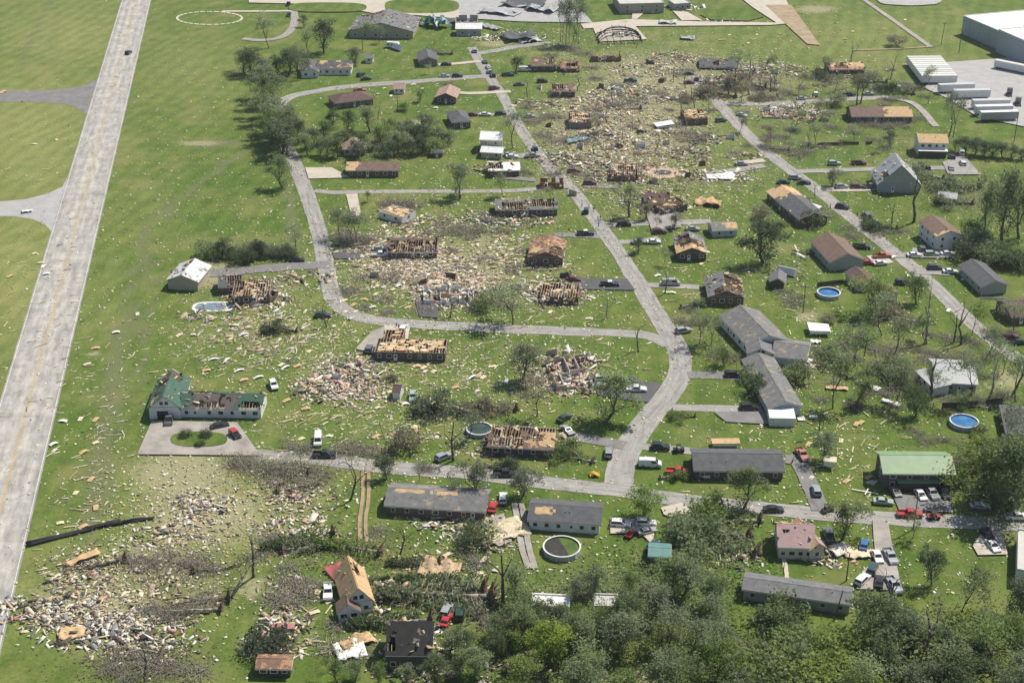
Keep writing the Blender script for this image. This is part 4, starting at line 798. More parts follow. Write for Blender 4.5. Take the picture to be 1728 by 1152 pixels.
for q in [
 (217,90,'suv','navy',81,'dark suv driving alone along the wide highway'),
 (487,8,'pickup','black',92,'black pickup at the very top of the curved park drive'),(488,26,'pickup','gray',92,'grey pickup following the black one down the curved park drive'),
 (801,87,'suv','silver',95,'silver suv stopped at the top street junction'),(753,109,'sedan','black',0,'black sedan on the pale drive of the small grey house'),(818,105,'sedan','gray',100,'grey sedan at the head of the line on the upper main street'),
 (824,114,'sedan','white',100,'white sedan in the middle of the line on the upper main street'),(826,122,'suv','silver',100,'silver suv in the line behind the white sedan on the upper main street'),(832,128,'suv','black',100,'black suv last in the line on the upper main street'),
 (857,127,'pickup','teal',5,'dark pickup facing the upper main street from the right'),(772,129,'suv','black',3,'black suv on the loop street near the junction'),(750,129,'sedan','silver',3,'silver sedan behind the black suv on the loop street'),
 (834,150,'suv','maroon',20,'maroon suv at the mouth of the pale drive below the junction'),(797,194,'sedan','maroon',0,'maroon sedan close to the charcoal hip roofed house'),(819,194,'sedan','white',0,'white sedan between the maroon and dark green cars'),(845,193,'suv','green',0,'dark green suv nearest the street right of the white sedan'),
 (609,127,'suv','navy',60,'navy suv beside the peeled white ranch house'),(618,134,'sedan','black',20,'black sedan in front of the navy suv near the peeled white house'),(858,262,'sedan','silver',5,'silver sedan right of the two level white roofed house'),
 (607,154,'pickup','rust',8,'faded red pickup behind the maroon roofed house'),(886,119,'van','white',0,'white van parked left of the brown roofed wreck'),(915,138,'suv','black',8,'black suv on the grass below the brown roofed wreck'),(876,143,'sedan','gray',5,'grey sedan at the lawn edge right of the upper main street'),
 (1064,137,'pickup','green',0,'dark green pickup above the white rubble swath'),(1162,125,'sedan','black',0,'black sedan below the crushed charcoal roof'),(1163,140,'sedan','maroon',0,'maroon sedan below the black one near the crushed charcoal roof'),
 (1176,134,'suv','gray',80,'grey suv parked nose up at the end of the right street'),(1191,139,'suv','black',75,'black suv first of two at the burnt tree tangle'),(1201,143,'suv','maroon',60,'dark maroon suv nearest the burnt tree tangle'),
 (1252,195,'sedan','pale',-40,'pale green sedan on the grass right of the right street'),(894,197,'sedan','silver',0,'silver sedan right of the main street below the small grove'),(903,252,'suv','navy',95,'navy suv on the drive right of the main street'),(899,264,'pickup','silver',8,'silver pickup below the navy suv by the main street'),
 (864,265,'sedan','white',0,'white sedan left of the main street facing the silver pickup'),(1251,277,'sedan','silver',0,'silver sedan on the short pale drive left of the right street'),(1217,204,'suv','gray',15,'battered grey suv right of the brick shell with tan deck'),(968,290,'suv','maroon',5,'maroon suv right of the main street near the red outbuilding'),
 (1376,160,'suv','white',85,'white suv standing across the upper side street'),(1353,167,'sedan','silver',5,'silver sedan on the upper side street'),(1463,138,'sedan','white',-20,'white sedan below the broken roof boards at the upper right'),(1510,147,'suv','pale',-12,'pale green suv among fallen trees below the bare forked trunk'),
 (1465,159,'sedan','silver',0,'silver sedan on the side street right of the twin bare trunks'),(1432,161,'pickup','black',5,'black pickup on the side street left of the twin bare trunks'),
 (1622,259,'van','white',80,'white van right of the two storey house with plywood roof'),(1624,277,'suv','white',85,'white suv in front of the white van by the two storey house'),(1605,285,'sedan','silver',80,'silver sedan nearest the lane below the two storey house'),(1606,266,'suv','navy',85,'navy suv between the two storey house and the white van'),
 (1408,277,'suv','pale',0,'pale green suv on the lane left of the dark red pickup'),(1449,276,'pickup','maroon',0,'dark red pickup on the lane above the grey barn'),(1524,281,'sedan','silver',-5,'silver sedan on the lane right behind the grey barn'),(1557,284,'pickup','black',0,'black pickup on the lane below the two storey house'),
 (502,439,'sedan','black',2,'black sedan on the drive beside the long shrub row'),(640,421,'sedan','silver',5,'silver sedan behind the white pickup at the rafter house'),(642,431,'pickup','white',3,'white pickup beside the shattered rafter house'),(545,533,'suv','teal',0,'dark teal suv under a snapped tree at the loop bend'),
 (681,556,'suv','white',80,'white suv on the concrete drive behind the roofless ranch house'),(995,310,'suv','maroon',2,'maroon suv on the short grey drive right of the main street'),(989,357,'jeep','teal',85,'dark teal off road car standing in the main street crowd'),
 (988,395,'pickup','navy',3,'navy pickup with a white cab on the grey drive left of the main street','white'),(1053,379,'suv','black',2,'black suv on the lane under the vase shaped tree'),(1077,409,'sedan','silver',5,'silver sedan behind a small bent tree right of the main street'),(1103,409,'sedan','white',0,'white sedan nearest the light trussed brick house'),
 (1169,387,'sedan','silver',-5,'silver sedan behind the light trussed brick house'),(1113,392,'suv','maroon',5,'dark red suv left of the light roof trusses'),(968,472,'sedan','maroon',-8,'maroon sedan at the inner end of the dark driveway'),(1029,481,'pickup','black',0,'black pickup with a white topped cab on the dark driveway','white'),
 (1132,479,'van','silver',0,'silver van on the drive of the gutted orange wooden house'),(1153,559,'suv','silver',20,'silver suv in the shade left of the sprawling charcoal roofed house'),
 (1342,301,'suv','silver',-3,'silver suv left of the right street near the small leafy tree'),(1357,309,'sedan','black',-5,'black sedan in front of the silver suv at the right street'),(1322,308,'sedan','green',0,'dark green sedan left of the silver suv at the right street'),(1420,316,'suv','silver',8,'silver suv first of three beside the grey barn'),
 (1446,316,'suv','maroon',0,'maroon suv in the middle of three beside the grey barn'),(1469,316,'pickup','gray',5,'grey pickup touching the grey barn corner'),(1421,350,'suv','black',-25,'black suv by the long house with torn plywood end'),(1462,365,'suv','gray',100,'grey suv driving on the right street'),(1478,381,'suv','black',-55,'black suv under fallen branches on the right street'),
 (1454,417,'pickup','green',-15,'dark green pickup behind the brown gabled house'),(1488,433,'pickup','orange',8,'orange red pickup right of the brown gabled house'),(1464,444,'sedan','red',0,'red sedan below the orange red pickup'),(1485,445,'sedan','white',10,'white sedan right of the red sedan'),
 (1555,421,'suv','gray',88,'grey suv nosed up left of the two storey white house'),(1542,431,'sedan','white',0,'white sedan first of the row below the two storey white house'),(1572,430,'suv','pale',0,'pale green suv in the middle of the row below the two storey white house'),(1599,429,'sedan','white',0,'white sedan last of the row below the two storey white house'),
 (1577,453,'suv','navy',-3,'navy suv left of the white sedan by the long blue grey house'),(1603,459,'sedan','white',-3,'white sedan touching the long blue grey house'),(1523,478,'suv','navy',-3,'navy suv right of the tiny brown roofed shed'),(1705,570,'suv','maroon',10,'dark red suv at the right edge of the right street'),(1720,578,'sedan','black',10,'black sedan in front of the dark red suv at the right edge'),
 (286,709,'pickup','gray',97,'grey pickup at the open garage of the farmhouse'),(371,719,'sedan','black',25,'black sedan on the gravel loop in front of the farmhouse'),(397,735,'jeep','black',-55,'black off road car with a red top on the gravel loop','red'),
 (462,651,'suv','white',-70,'white suv alone on the lawn right of the farmhouse'),(537,744,'van','white',-85,'white van on the grass above the bottom street'),(548,768,'pickup','black',0,'black pickup on the littered bottom street'),(749,772,'suv','silver',40,'silver suv by the tall ivy stump at the bottom street'),
 (852,800,'pickup','black',0,'black pickup between two leafy trees on the bottom street'),(849,842,'suv','white',88,'white suv on the drive right of the grey shingled ranch'),(832,857,'sedan','red',80,'dark red sedan against the end of the grey shingled ranch'),(623,590,'suv','gray',88,'grey suv at the left end of the roofless ranch house'),(697,671,'suv','pale',-88,'pale green suv beside the tiny white and red shed'),
 (1017,640,'suv','white',3,'white suv at the back left of the dark parking pad'),(1014,652,'sedan','silver',3,'silver sedan below the white suv on the dark parking pad'),(1062,642,'sedan','navy',-25,'navy sedan at the top of the dark parking pad'),(1073,658,'pickup','white',-3,'white pickup at the right of the dark parking pad'),
 (952,706,'sedan','green',50,'dark green sedan on the grass above the open wooden house'),(957,727,'sedan','silver',-60,'silver sedan between fallen branches and the open wooden house'),(1027,765,'suv','silver',85,'silver suv parked at the main street corner'),(1237,633,'suv','black',0,'black suv on the upper drive of the long charcoal roofed house'),
 (1263,688,'suv','black',0,'black suv on the lower drive of the long charcoal roofed house'),(1114,755,'suv','black',-8,'black suv on the drive above the white van'),(1097,784,'van','white',-5,'white van on the grass left of the red pickup'),(1144,797,'pickup','red',-5,'red pickup on the grass left of the dark brick ranch'),
 (1305,860,'sedan','black',0,'long black sedan on the bottom street below the dark brick ranch'),(1353,768,'pickup','rust',-80,'faded red pickup at the bend of the curved drive'),(1377,829,'suv','silver',88,'silver suv on the lower part of the curved drive'),
 (1510,830,'sedan','gray',-80,'grey sedan at the left before the green roofed building'),(1553,836,'sedan','white',-82,'white sedan before the green roofed building'),(1572,833,'pickup','silver',-82,'silver pickup before the green roofed building'),(1593,834,'suv','black',-85,'black suv at the right before the green roofed building'),
 (1490,847,'sedan','pale',-8,'pale green sedan on the grass left of the red street pickup'),(1653,855,'sedan','silver',-3,'silver sedan parked in the tree shade at the right of the bottom street'),(1535,868,'pickup','red',-2,'bright red pickup driving on the bottom street'),(1716,873,'pickup','white',0,'white pickup cut off by the right edge on the bottom street'),
 (1398,904,'pickup','gray',90,'grey pickup under the leafy tree by the pink roofed farmhouse'),(1458,920,'sedan','blue',70,'bright blue sedan on the grass beside the gravel drive'),(1480,940,'sedan','white',-88,'white sedan top left on the gravel drive'),(1502,940,'pickup','silver',-85,'silver pickup top right on the gravel drive'),
 (1472,961,'suv','teal',65,'dark teal suv angled in the middle of the gravel drive'),(1455,979,'suv','white',50,'white suv angled at the lower left of the gravel drive'),(1483,982,'sedan','black',75,'black sedan between the white suv and the lower pickup'),(1508,988,'pickup','silver',-80,'silver pickup at the bottom right of the gravel drive'),
 (1675,922,'sedan','white',-80,'white sedan on the pale concrete pad at the right'),(1666,905,'suv','black',-82,'black suv behind the white sedan on the concrete pad'),(554,999,'pickup','white',-85,'white pickup left of the steep plywood roofed house'),
 (754,1031,'suv','silver',75,'silver suv above the red car right of the steep house'),(753,1047,'sedan','red',75,'red sedan below the silver suv right of the steep house'),(776,1036,'suv','green',88,'dark green suv right of the silver and red cars'),(478,1060,'sedan','rust',8,'small faded red car in the rubble at the lower left'),
 (1047,885,'suv','white',-8,'white suv nearest the end of the white house'),(1089,883,'suv','white',-3,'white suv right of the other one by the white house'),(1092,897,'sedan','silver',20,'silver sedan below the two white suvs'),(1101,922,'sedan','navy',60,'navy sedan above the teal roofed shed')]:
    car(*q[:6], cap=q[6] if len(q) > 6 else None)
# small open vehicles
def buggy(px, py, ang, label, body, seatc):
    g = G(px, py+2); root = empty('utility_buggy', (g.x, g.y, .05), R(ang), label=label, cat='buggy')
    b = MB(); b.box((-1.4,-.7,.4), (1.4,.7,.62), TRIM); b.box((.6,-.68,.62), (1.4,.68,.95), CARC[body]); b.box((-1.4,-.68,.62), (-.5,.68,.9), CARC[body]); b.build('body', root)
    for y in (-.35,.35):
        s = MB(); s.box((-.45,y-.28,.62), (.1,y+.28,.82), CARC[seatc]); s.box((-.5,y-.28,.82), (-.36,y+.28,1.3), CARC[seatc]); s.build('seat', root)
    c = MB()
    for x, y in ((-.55,-.65),(-.55,.65),(.55,-.65),(.55,.65)): c.tube((x,y,.8), (x*.85,y*.95,1.85), .035, .035, TRIM, 5)
    c.box((-.6,-.68,1.85), (.6,.68,1.9), TRIM); c.build('roll_cage', root)
    for x in (-.95,.95):
        for y in (-.72,.72): w_ = MB(); w_.tube((x,y-.12,.33), (x,y+.12,.33), .33, .33, TYRE, 12); w_.build('wheel', root)
buggy(1575,873,0,'red and black open utility buggy right behind the bright red pickup','red','black'); buggy(1396,861,30,'dark red open buggy on the street left of the leafy tree','maroon','black'); buggy(1145,760,0,'small black open buggy behind the black suv on the drive','black','gray')
buggy(1063,903,60,'small bright red mower cart below the white suvs','red','red')
def cargo_trailer(px, py, ang, label):
    g = G(px, py+2); root = empty('cargo_trailer', (g.x, g.y, .05), R(ang), label=label, cat='trailer')
    b = MB(); b.box((-1.9,-.9,.5), (1.5,.9,.62), CARC['white']); b.box((-1.9,-.9,.62), (1.5,-.84,1.15), CARC['white']); b.box((-1.9,.84,.62), (1.5,.9,1.15), CARC['white']); b.box((1.44,-.84,.62), (1.5,.84,1.3), CARC['white'])
    b.build('body', root); h = MB(); h.beam((1.5,0,.5), (2.7,0,.5), .12, .1, STEEL); h.build('hitch', root)
    l = MB(); l.box((-1.5,-.7,.64), (.8,.6,1.0), CARC['white']); l.build('load', root)
    for y in (-.98,.98): w_ = MB(); w_.tube((-.2,y-.1,.32), (-.2,y+.1,.32), .32, .32, TYRE, 12); w_.build('wheel', root)
cargo_trailer(1187,804,-6,'white open cargo trailer with a load in front of the dark brick ranch')
# semi trailers and tractor units in the lot
TRF = [RC['white'], mat('trailer_roof_grey', (.50,.51,.51), .5, .12), mat('trailer_roof_cream', (.62,.60,.54), .5, .12)]
def semi(px, py, ang, label, L=15.5, dark=False, group='white semi trailers in the paved lot'):
    g = G(px, py); root = empty('semi_trailer', (g.x, g.y, .05), R(ang), label=label, cat='semi trailer', group=group)
    b = MB(); b.box((-L/2,-1.3,1.15), (L/2,1.3,4.0), WC['grey'] if dark else WC['white']); b.build('body', root)
    t = MB(); t.box((-L/2-.02,-1.33,4.0), (L/2+.02,1.33,4.06), rnd.choice(TRF)); t.build('roof', root)
    r = MB()
    for x in (-L/2, L/2-.1):
        for y in (-1.34,1.24): r.box((x,y,1.1), (x+.1,y+.1,4.0), STEEL)
    r.box((-L/2,-1.34,1.02), (L/2,1.34,1.15), STEEL); r.build('frame', root)
    d = MB()
    for y in (-1.2,.05): d.box((-L/2-.06,y,1.25), (-L/2-.01,y+1.15,3.9), WHITE)
    d.build('rear_door', root)
    for x in (-L/2+1.4,-L/2+2.7):
        for y in (-1.05,1.05): w_ = MB(); w_.tube((x,y-.28,.5), (x,y+.28,.5), .5, .5, TYRE, 12); w_.build('wheel', root)
    lg = MB()
    for y in (-.9,.9): lg.beam((L/2-3,y,0), (L/2-3,y,1.1), .16, .16, STEEL); lg.box((L/2-3.2,y-.2,0), (L/2-2.8,y+.2,.06), STEEL)
    lg.build('landing_gear', root)
for i in range(10): semi(1558+i*2.75, 110.5+i*3.5, 2, 'white semi trailer in the tightly packed row at the lot edge' if 0 < i < 9 else ('rearmost' if i == 0 else 'front')+' white semi trailer of the tightly packed row at the lot edge')
for i, (x, y, a, lb, dk) in enumerate([(1612,157,6,'lone white semi trailer just before the packed lot row',0),(1638,167,4,'white semi trailer by itself in the middle of the lot edge',0),(1670,184,4,'rear white semi trailer of the three at the lot corner',0),(1675,194,5,'middle white semi trailer of the three at the lot corner',0),(1684,204,5,'dark sided white roofed semi trailer at the front of the lot corner',1),(1706,121,-42,'white semi trailer parked askew beside the warehouse',0)]):
    semi(x, y, a, lb, dark=bool(dk))
def tractor(px, py, ang, label):
    g = G(px, py); root = empty('semi_truck_cab', (g.x, g.y, .05), R(ang), label=label, cat='truck')
    b = MB(); m = CARC['gray']; pr = [(-1.2,.8),(-1.2,3.3),(.0,3.4),(.7,2.3),(.9,1.9),(2.6,1.7),(2.8,.8)]
    b.hexa([(x,-1.15,z) for x, z in pr], [(x,1.15,z) for x, z in pr], m); b.build('cab', root)
    c = MB(); c.box((-4,-.5,.7), (-1.2,.5,.95), TRIM); c.build('chassis', root); w0 = MB(); w0.face([(.05,-1,3.25),(.05,1,3.25),(.72,1,2.4),(.72,-1,2.4)], GLASS); w0.build('windshield', root)
    for x in (-3.4,-2.2,1.9):
        for y in (-1.0,1.0): w_ = MB(); w_.tube((x,y-.2,.5), (x,y+.2,.5), .5, .5, TYRE, 12); w_.build('wheel', root)
tractor(1703,161,70,'dark semi truck cab alone in the middle of the lot'); tractor(1717,177,75,'dark semi truck cab below the other one in the lot')
# camper on its side
def camper(px, py, ang, label, tilt):
    g = G(px, py); root = empty('camper_trailer', (g.x, g.y, .6 if tilt else .05), R(ang), label=label, cat='camper'); root.rotation_euler = (tilt, 0, R(ang))
    pr = [(-3.2,.5),(-3.2,2.4),(-2.8,2.8),(2.7,2.8),(3.2,2.0),(2.9,.9),(2.2,.5)]
    b = MB(); b.hexa([(x,-1.15,z) for x, z in pr], [(x,1.15,z) for x, z in pr], CARC['white']); b.build('body', root)
    for x in (-1.8,0,1.7): w_ = MB(); w_.box((x-.45,-1.19,1.5), (x+.45,-1.15,2.1), GLASS); w_.build('window', root)
    for y in (-1.0,1.0): w_ = MB(); w_.tube((-.3,y-.12,.35), (-.3,y+.12,.35), .35, .35, TYRE, 12); w_.build('wheel', root)
camper(675,84,-50,'white camper trailer tipped over above the small grey house', R(62)); camper(663,81,-10,'small white camper left of the tipped one', 0); camper(1331,460,-30,'white camper shell thrown on its side near the dark grey shed', R(70))
# ---------------------------------------------------------------- pools
WATER = {}
def water(name, col, col2):
    m, t, b = nodes(name); c = ramp(t, noise(t, coord(t), .5, 4), [(.35, col), (.65, col2)]); t.links.new(c, b.inputs['Base Color'])
    b.inputs['Roughness'].default_value = .12; b.inputs['Specular IOR Level'].default_value = .25
    bp = t.nodes.new('ShaderNodeBump'); bp.inputs['Strength'].default_value = .25; bp.inputs['Distance'].default_value = .1
    t.links.new(noise(t, coord(t), 1.8, 3), bp.inputs['Height']); t.links.new(bp.outputs[0], b.inputs['Normal']); return m
BLUEW = water('pool_water_blue', (.03,.115,.28), (.075,.21,.42)); DULLW = water('pool_water_dull', (.10,.15,.20), (.20,.26,.32)); GREENW = water('pool_water_green', (.05,.09,.02), (.10,.15,.03)); DKGW = water('pool_water_dark', (.03,.05,.045), (.06,.085,.07))
PWALL = siding('pool_wall_panel', (.40,.42,.42)); PRIM = mat('pool_rim', (.66,.68,.67), .4, .15)
def round_pool(px, py, dia, label, wm_, h=1.25, wl=1.0):
    g = G(px, py); root = empty('round_pool', (g.x, g.y, 0), label=label, cat='swimming pool'); r = dia/2; N = 40; W = MB(); RM = MB(); a = [2*math.pi*i/N for i in range(N)]
    def ring(rr, z): return [Vector((rr*math.cos(t), rr*math.sin(t), z)) for t in a]
    o0, o1, i0, i1 = ring(r,0), ring(r,h), ring(r-.12,.1), ring(r-.12,h); R0, R1, R2, R3 = ring(r+.12,h+.005), ring(r+.12,h+.1), ring(r-.22,h+.1), ring(r-.22,h+.005)
    for i in range(N):
        j = (i+1) % N
        W.face([o0[i],o0[j],o1[j],o1[i]], PWALL); W.face([i0[j],i0[i],i1[i],i1[j]], BLUEW if wm_ is BLUEW else DKGW)
        RM.face([R0[i],R0[j],R1[j],R1[i]], PRIM); RM.face([R1[i],R1[j],R2[j],R2[i]], PRIM); RM.face([R2[i],R2[j],R3[j],R3[i]], PRIM)
    W.build('wall', root); RM.build('rim', root); F = MB(); F.face(ring(r-.13, wl), wm_); F.build('water', root)
    U = MB()
    for i in range(0, N, 4): p = ring(r+.06, 0)[i]; U.beam(p, p+Vector((0,0,h)), .14, .12, PRIM)
    U.build('wall_post', root); L = MB()
    for s in (-.25,.25): L.tube((r*.75+s,-r*.72,0), (r*.70+s,-r*.66,h+.9), .03, .03, WHITE, 5)
    for z in (.3,.6,.9,1.2): L.box((r*.74-.25,-r*.71-.06,z-.02), (r*.74+.25,-r*.71+.06,z+.02), WHITE)
    L.build('ladder', root); return root
round_pool(1626,717,7.2,'bright blue round above ground pool near the right edge', BLUEW); round_pool(1398,499,6.9,'blue round above ground pool in front of a dark fence', BLUEW, wl=.75)
pp = round_pool(948,930,8.3,'large round pool half full of green water and dark debris', GREENW, 1.35, 1.1); round_pool(809,729,6.6,'dark green round pool beside the house with open wooden rooms', DKGW, 1.1, .9)
lt = MB(); n_ = 16
lt.face([Vector((3.9*math.cos(R(100+i*13)), 3.9*math.sin(R(100+i*13)), 1.14)) for i in range(n_)], DARK); lt.build('torn_liner', pp)
def ground_pool(px, py, rx, ry, label, wm_, deck, sq=2., rz=0., dk=1.5):
    g = G(px, py); root = empty('swimming_pool', (g.x, g.y, .03), R(rz), label=label, cat='swimming pool'); N = 36
    def ring(a_, b_, z): return [Vector((a_*math.copysign(abs(math.cos(t))**(2/sq), math.cos(t)), b_*math.copysign(abs(math.sin(t))**(2/sq), math.sin(t)), z)) for t in (2*math.pi*i/N for i in range(N))]
    D = MB(); o0, o1, o2, o3 = ring(rx+dk,ry+dk,0), ring(rx+dk,ry+dk,.14), ring(rx,ry,.14), ring(rx,ry,.02)
    for i in range(N):
        j = (i+1) % N; D.face([o0[i],o0[j],o1[j],o1[i]], deck); D.face([o1[i],o1[j],o2[j],o2[i]], deck); D.face([o2[i],o2[j],o3[j],o3[i]], WHITE)
    D.build('deck', root); F = MB(); F.face(ring(rx+.05,ry+.05,.03), wm_); F.build('water', root)
ground_pool(361,518,5.6,2.6,'oblong in ground pool with dull blue water and white deck', DULLW, PRIM, 3, 0, .9); ground_pool(1118,292,3.4,2.6,'dark kidney pool in a wide tan pink concrete deck', DKGW, mat('pink_concrete', (.48,.34,.25), .9, .2), 2.2, 0, 3.2)
# ---------------------------------------------------------------- poles, wires, fences
POLEW = mat('utility_pole_wood', (.12,.095,.07), .95, .3, 3)
def pole(px, py, h, label, arm=True, lean=(0,0), group=None, rz=0, r0=.16):
    g = G(px, py); root = empty('utility_pole', (g.x, g.y, 0), R(rz), label=label, cat='utility pole', group=group); root.rotation_euler = (R(lean[0]), R(lean[1]), R(rz))
    p = MB(); p.tube((0,0,-.3), (0,0,h), r0, r0*.65, POLEW, 8); p.build('post', root, smooth=False)
    if arm:
        c = MB(); c.box((-1.2,-.08,h-.75), (1.2,.08,h-.6), POLEW); c.beam((-.8,0,h-.75), (0,.05,h-1.4), .06, .06, STEEL); c.beam((.8,0,h-.75), (0,.05,h-1.4), .06, .06, STEEL); c.build('crossarm', root)
        for x in (-1.05,-.4,.4,1.05): i_ = MB(); i_.tube((x,0,h-.6), (x,0,h-.42), .05, .07, WHITE, 6); i_.build('insulator', root)
    return Vector((g.x, g.y, h))
pt_ = pole(1541,893,9.5,'wooden utility pole at the bottom street carrying wires to the right', rz=20); pole(1428,980,7.3,'wooden pole on the grass below the pink roofed farmhouse', False)
pole(1382,727,6.6,'wooden pole on the lawn between the carport and dark brick ranch', False); pole(1388,724,6.4,'thin second pole leaning on the lawn beside the wooden pole', False, (0,3), r0=.08)
pole(1458,602,8.5,'slim pole on the lawn right of the sprawling charcoal roofed house', False, (0,3)); pole(707,748,5.4,'thin pole standing on the lawn above the round brown bush', False, r0=.1); pole(649,741,5,'thin leaning pole on the lawn left of the round brown bush', False, (0,-14), r0=.1)
pole(1588,76,11,'tall pole on the field left of the warehouse', True, (0,3)); pole(1618,90,12,'tall pole at the lot corner near the warehouse'); pole(1711,240,12,'pole between the lot and the hedge at the right edge', False); pole(671,189,7,'pole on the lawn below the pale pink roofed shed')
pole(1322,968,3,'short post by the long grey mobile home path', False, r0=.08); pole(1408,1045,7.5,'wooden pole right below the long grey mobile home', False, (0,8)); pole(1136,140,6.5,'broken pole above the burnt tree tangle', False)
pole(855,1140,10,'wooden pole at the bottom edge right of the burnt house', False); pole(1355,527,9,'bare wooden pole right above the white carport wreck', True)
WIRE = mat('power_wire', (.13,.13,.13), .5, .1)
def wire(a, b, sag, label, group, r=.022):
    m = MB(); pts = [a.lerp(b, i/14)-Vector((0,0,sag*4*(i/14)*(1-i/14))) for i in range(15)]
    for p, q in zip(pts, pts[1:]): m.tube(p, q, r, r, WIRE, 4)
    o = m.build('power_line', None); tag(o, label, 'power line', group)
for k in (-1.05,-.4,.4,1.05):
    off = Vector((k*.94, k*.34, -.4)); wire(pt_+off, G(1850,872)+Vector((0,0,11))+off, 1.1, 'overhead wires running right from the bottom street utility pole', 'wires towards the right edge')
for k in (-1.05,0,1.05):
    off = Vector((k*.94, k*.34, -.4)); wire(pt_+off, G(1597,1175)+Vector((0,0,10))+off, 1.0, 'overhead wires running from the bottom street pole towards the lower woods', 'wires towards the lower woods')
def fence(px, h, label, m, gap=2.4):
    pts = [G(*p) for p in px]; root = empty('fence', pts[0], label=label, cat='fence'); o = pts[0]; b = MB()
    for a, c in zip(pts, pts[1:]):
        n = max(1, int((c-a).length/gap))
        for i in range(n):
            p = a.lerp(c, i/n)-o; q = a.lerp(c, (i+.96)/n)-o
            ps = MB(); ps.box((p.x-.07,p.y-.07,0), (p.x+.07,p.y+.07,h+.1), m); ps.build('post', root)
            if rnd.random() < .9: b.beam(p+Vector((0,0,h*.52)), q+Vector((0,0,h*.52)), .05, h*.9, m)
    b.build('panel', root)
fence([(1379,485),(1423,480)], 1.8, 'short dark board fence behind the blue round pool', WC['dark']); fence([(1574,690),(1620,689),(1692,681)], 1.9, 'long dark board fence below the silver roofed house', WC['dark'])
fence([(1655,504),(1705,506)], .6, 'low pale border fence in front of the long blue grey house', PRIM); fence([(1380,246),(1472,244)], 1.3, 'thin dark fence across the lawn below the half stripped house', WC['dark'])
# ---------------------------------------------------------------- field marker ring, small loose things
g = G(353.5, 31.5); mr_ = MB(); ringw = mat('pale_stone', (.62,.60,.47), .9, .2)
ringo = empty('stone_ring', (g.x, g.y, 0), label='broken ring of pale stones on the grass at the top left', cat='stone ring')
pxr = [G(353.5+55*math.cos(2*math.pi*i/30), 31.5+11*math.sin(2*math.pi*i/30))-g for i in range(30)]
for i in range(30):
    a, b = pxr[i], pxr[(i+1) % 30]; s_ = MB(); s_.beam(a.lerp(b,.12)+Vector((0,0,.12)), a.lerp(b,.88)+Vector((0,0,.12)), 1.1, .24, ringw); s_.build('stone', ringo)
fp = MB(); fp.tube((0,0,0), (0,0,7), .08, .05, STEEL, 6); o = fp.build('flagpole', None); tag(o, 'thin pole standing inside the pale stone ring', 'flagpole'); o.location = G(353, 30)
def carport(px, py, L, D, h, rz, label, m, tilt=0):
    g = G(px, py); root = empty('carport', (g.x, g.y, 0), R(rz), label=label, cat='carport'); rf = MB(); rf.slab([(-L/2,-D/2,h), (L/2,-D/2,h+tilt), (L/2,D/2,h+tilt), (-L/2,D/2,h)], .1, m); rf.build('roof', root)
    for x in (-L/2+.2, 0, L/2-.2):
        for y in (-D/2+.2, D/2-.2): l = MB(); l.beam((x,y,0), (x,y,h+tilt*(x/L+.5)-.02), .1, .1, STEEL); l.build('leg', root)
    sd_ = MB(); sd_.box((-L/2+.25,-D/2+.02,h*.45), (L/2-.25,-D/2+.06,h-.02), WHITE); sd_.build('side_panel', root)
carport(1381,561,6.2,5.5,1.9,-3,'white carport wreck on the lawn behind the silver roofed house', RC['white'], -.5)
carport(1224,752,7.0,2.6,1.3,0,'plywood panel frame leaning behind the dark brick ranch', PLY, .1)
carport(1399,788,3.2,2.6,2.2,-12,'small cream roofed shelter by the leafy tree right of the curved drive', mat('cream_panel', (.62,.55,.42), .8, .2), .1)
carport(1120,214,7.5,5,1.0,12,'white roof panel lying propped over rubble in the debris swath', RC['white'], .7)
def cross(px, py, label):
    g = G(px, py); b = MB(); b.beam((-2.9,.9,.25), (2.9,-1.3,.35), .3, .12, WHITE); b.beam((-.3,-1.6,.38), (1.0,.9,.42), .26, .1, WHITE); o = b.build('wreck_frame', None); o.location = g; tag(o, label, 'wreckage')
cross(1459,830,'thin white crossed frame lying on grass left of the green roofed building')
# bundled sheets: crumpled metal and long strips
def sheet(px, py, L, D, rz, amp, m, label, name='metal_sheet', cat='metal sheet', seed=0, z=.15, lift=0., arch=0.):
    r = np.random.default_rng(seed+int(px)); g = G(px, py); nx, ny = 14, 8; k = r.normal(0, 1, (5, 2)); ph = r.uniform(0, 6, 5)
    u, v = np.meshgrid(np.linspace(-.5,.5,nx), np.linspace(-.5,.5,ny)); zz = sum(np.sin(u*k[i,0]*8+v*k[i,1]*8+ph[i]) for i in range(5))/5*amp
    zz = zz-zz.min()+z+arch*(1-(2*u)**2)+lift*(u+.5); x = u*L+r.normal(0, L*.008, u.shape); y = v*D+r.normal(0, D*.05, u.shape)
    top = np.stack([x,y,zz+.06], -1).reshape(-1,3); bot = np.stack([x,y,zz], -1).reshape(-1,3); V = np.concatenate([top, bot]); n = nx*ny
    i = (np.arange(nx-1)[None]+np.arange(ny-1)[:,None]*nx).ravel(); F = [np.stack([i,i+1,i+1+nx,i+nx],-1), np.stack([i,i+nx,i+1+nx,i+1],-1)+n]
    bd = list(range(nx))+[j*nx+nx-1 for j in range(1,ny)]+[(ny-1)*nx+j for j in range(nx-2,-1,-1)]+[j*nx for j in range(ny-2,0,-1)]
    bd = np.array(bd); b2 = np.roll(bd,-1); F.append(np.stack([bd,bd+n,b2+n,b2],-1)); o = link(name, np_mesh(name, V, np.concatenate(F), [m]), loc=g, rz=R(rz)); tag(o, label, cat); return o
TARP = mat('yellow_tarp', (.62,.36,.03), .7, .25); BLKS = mat('black_roll_roofing', (.022,.022,.024), .7, .5, 2); REDS = RC['rustr'] = metalroof('red_metal_sheet', (.36,.10,.09), .5); BLUES = metalroof('blue_metal_sheet', (.16,.28,.34), .4)
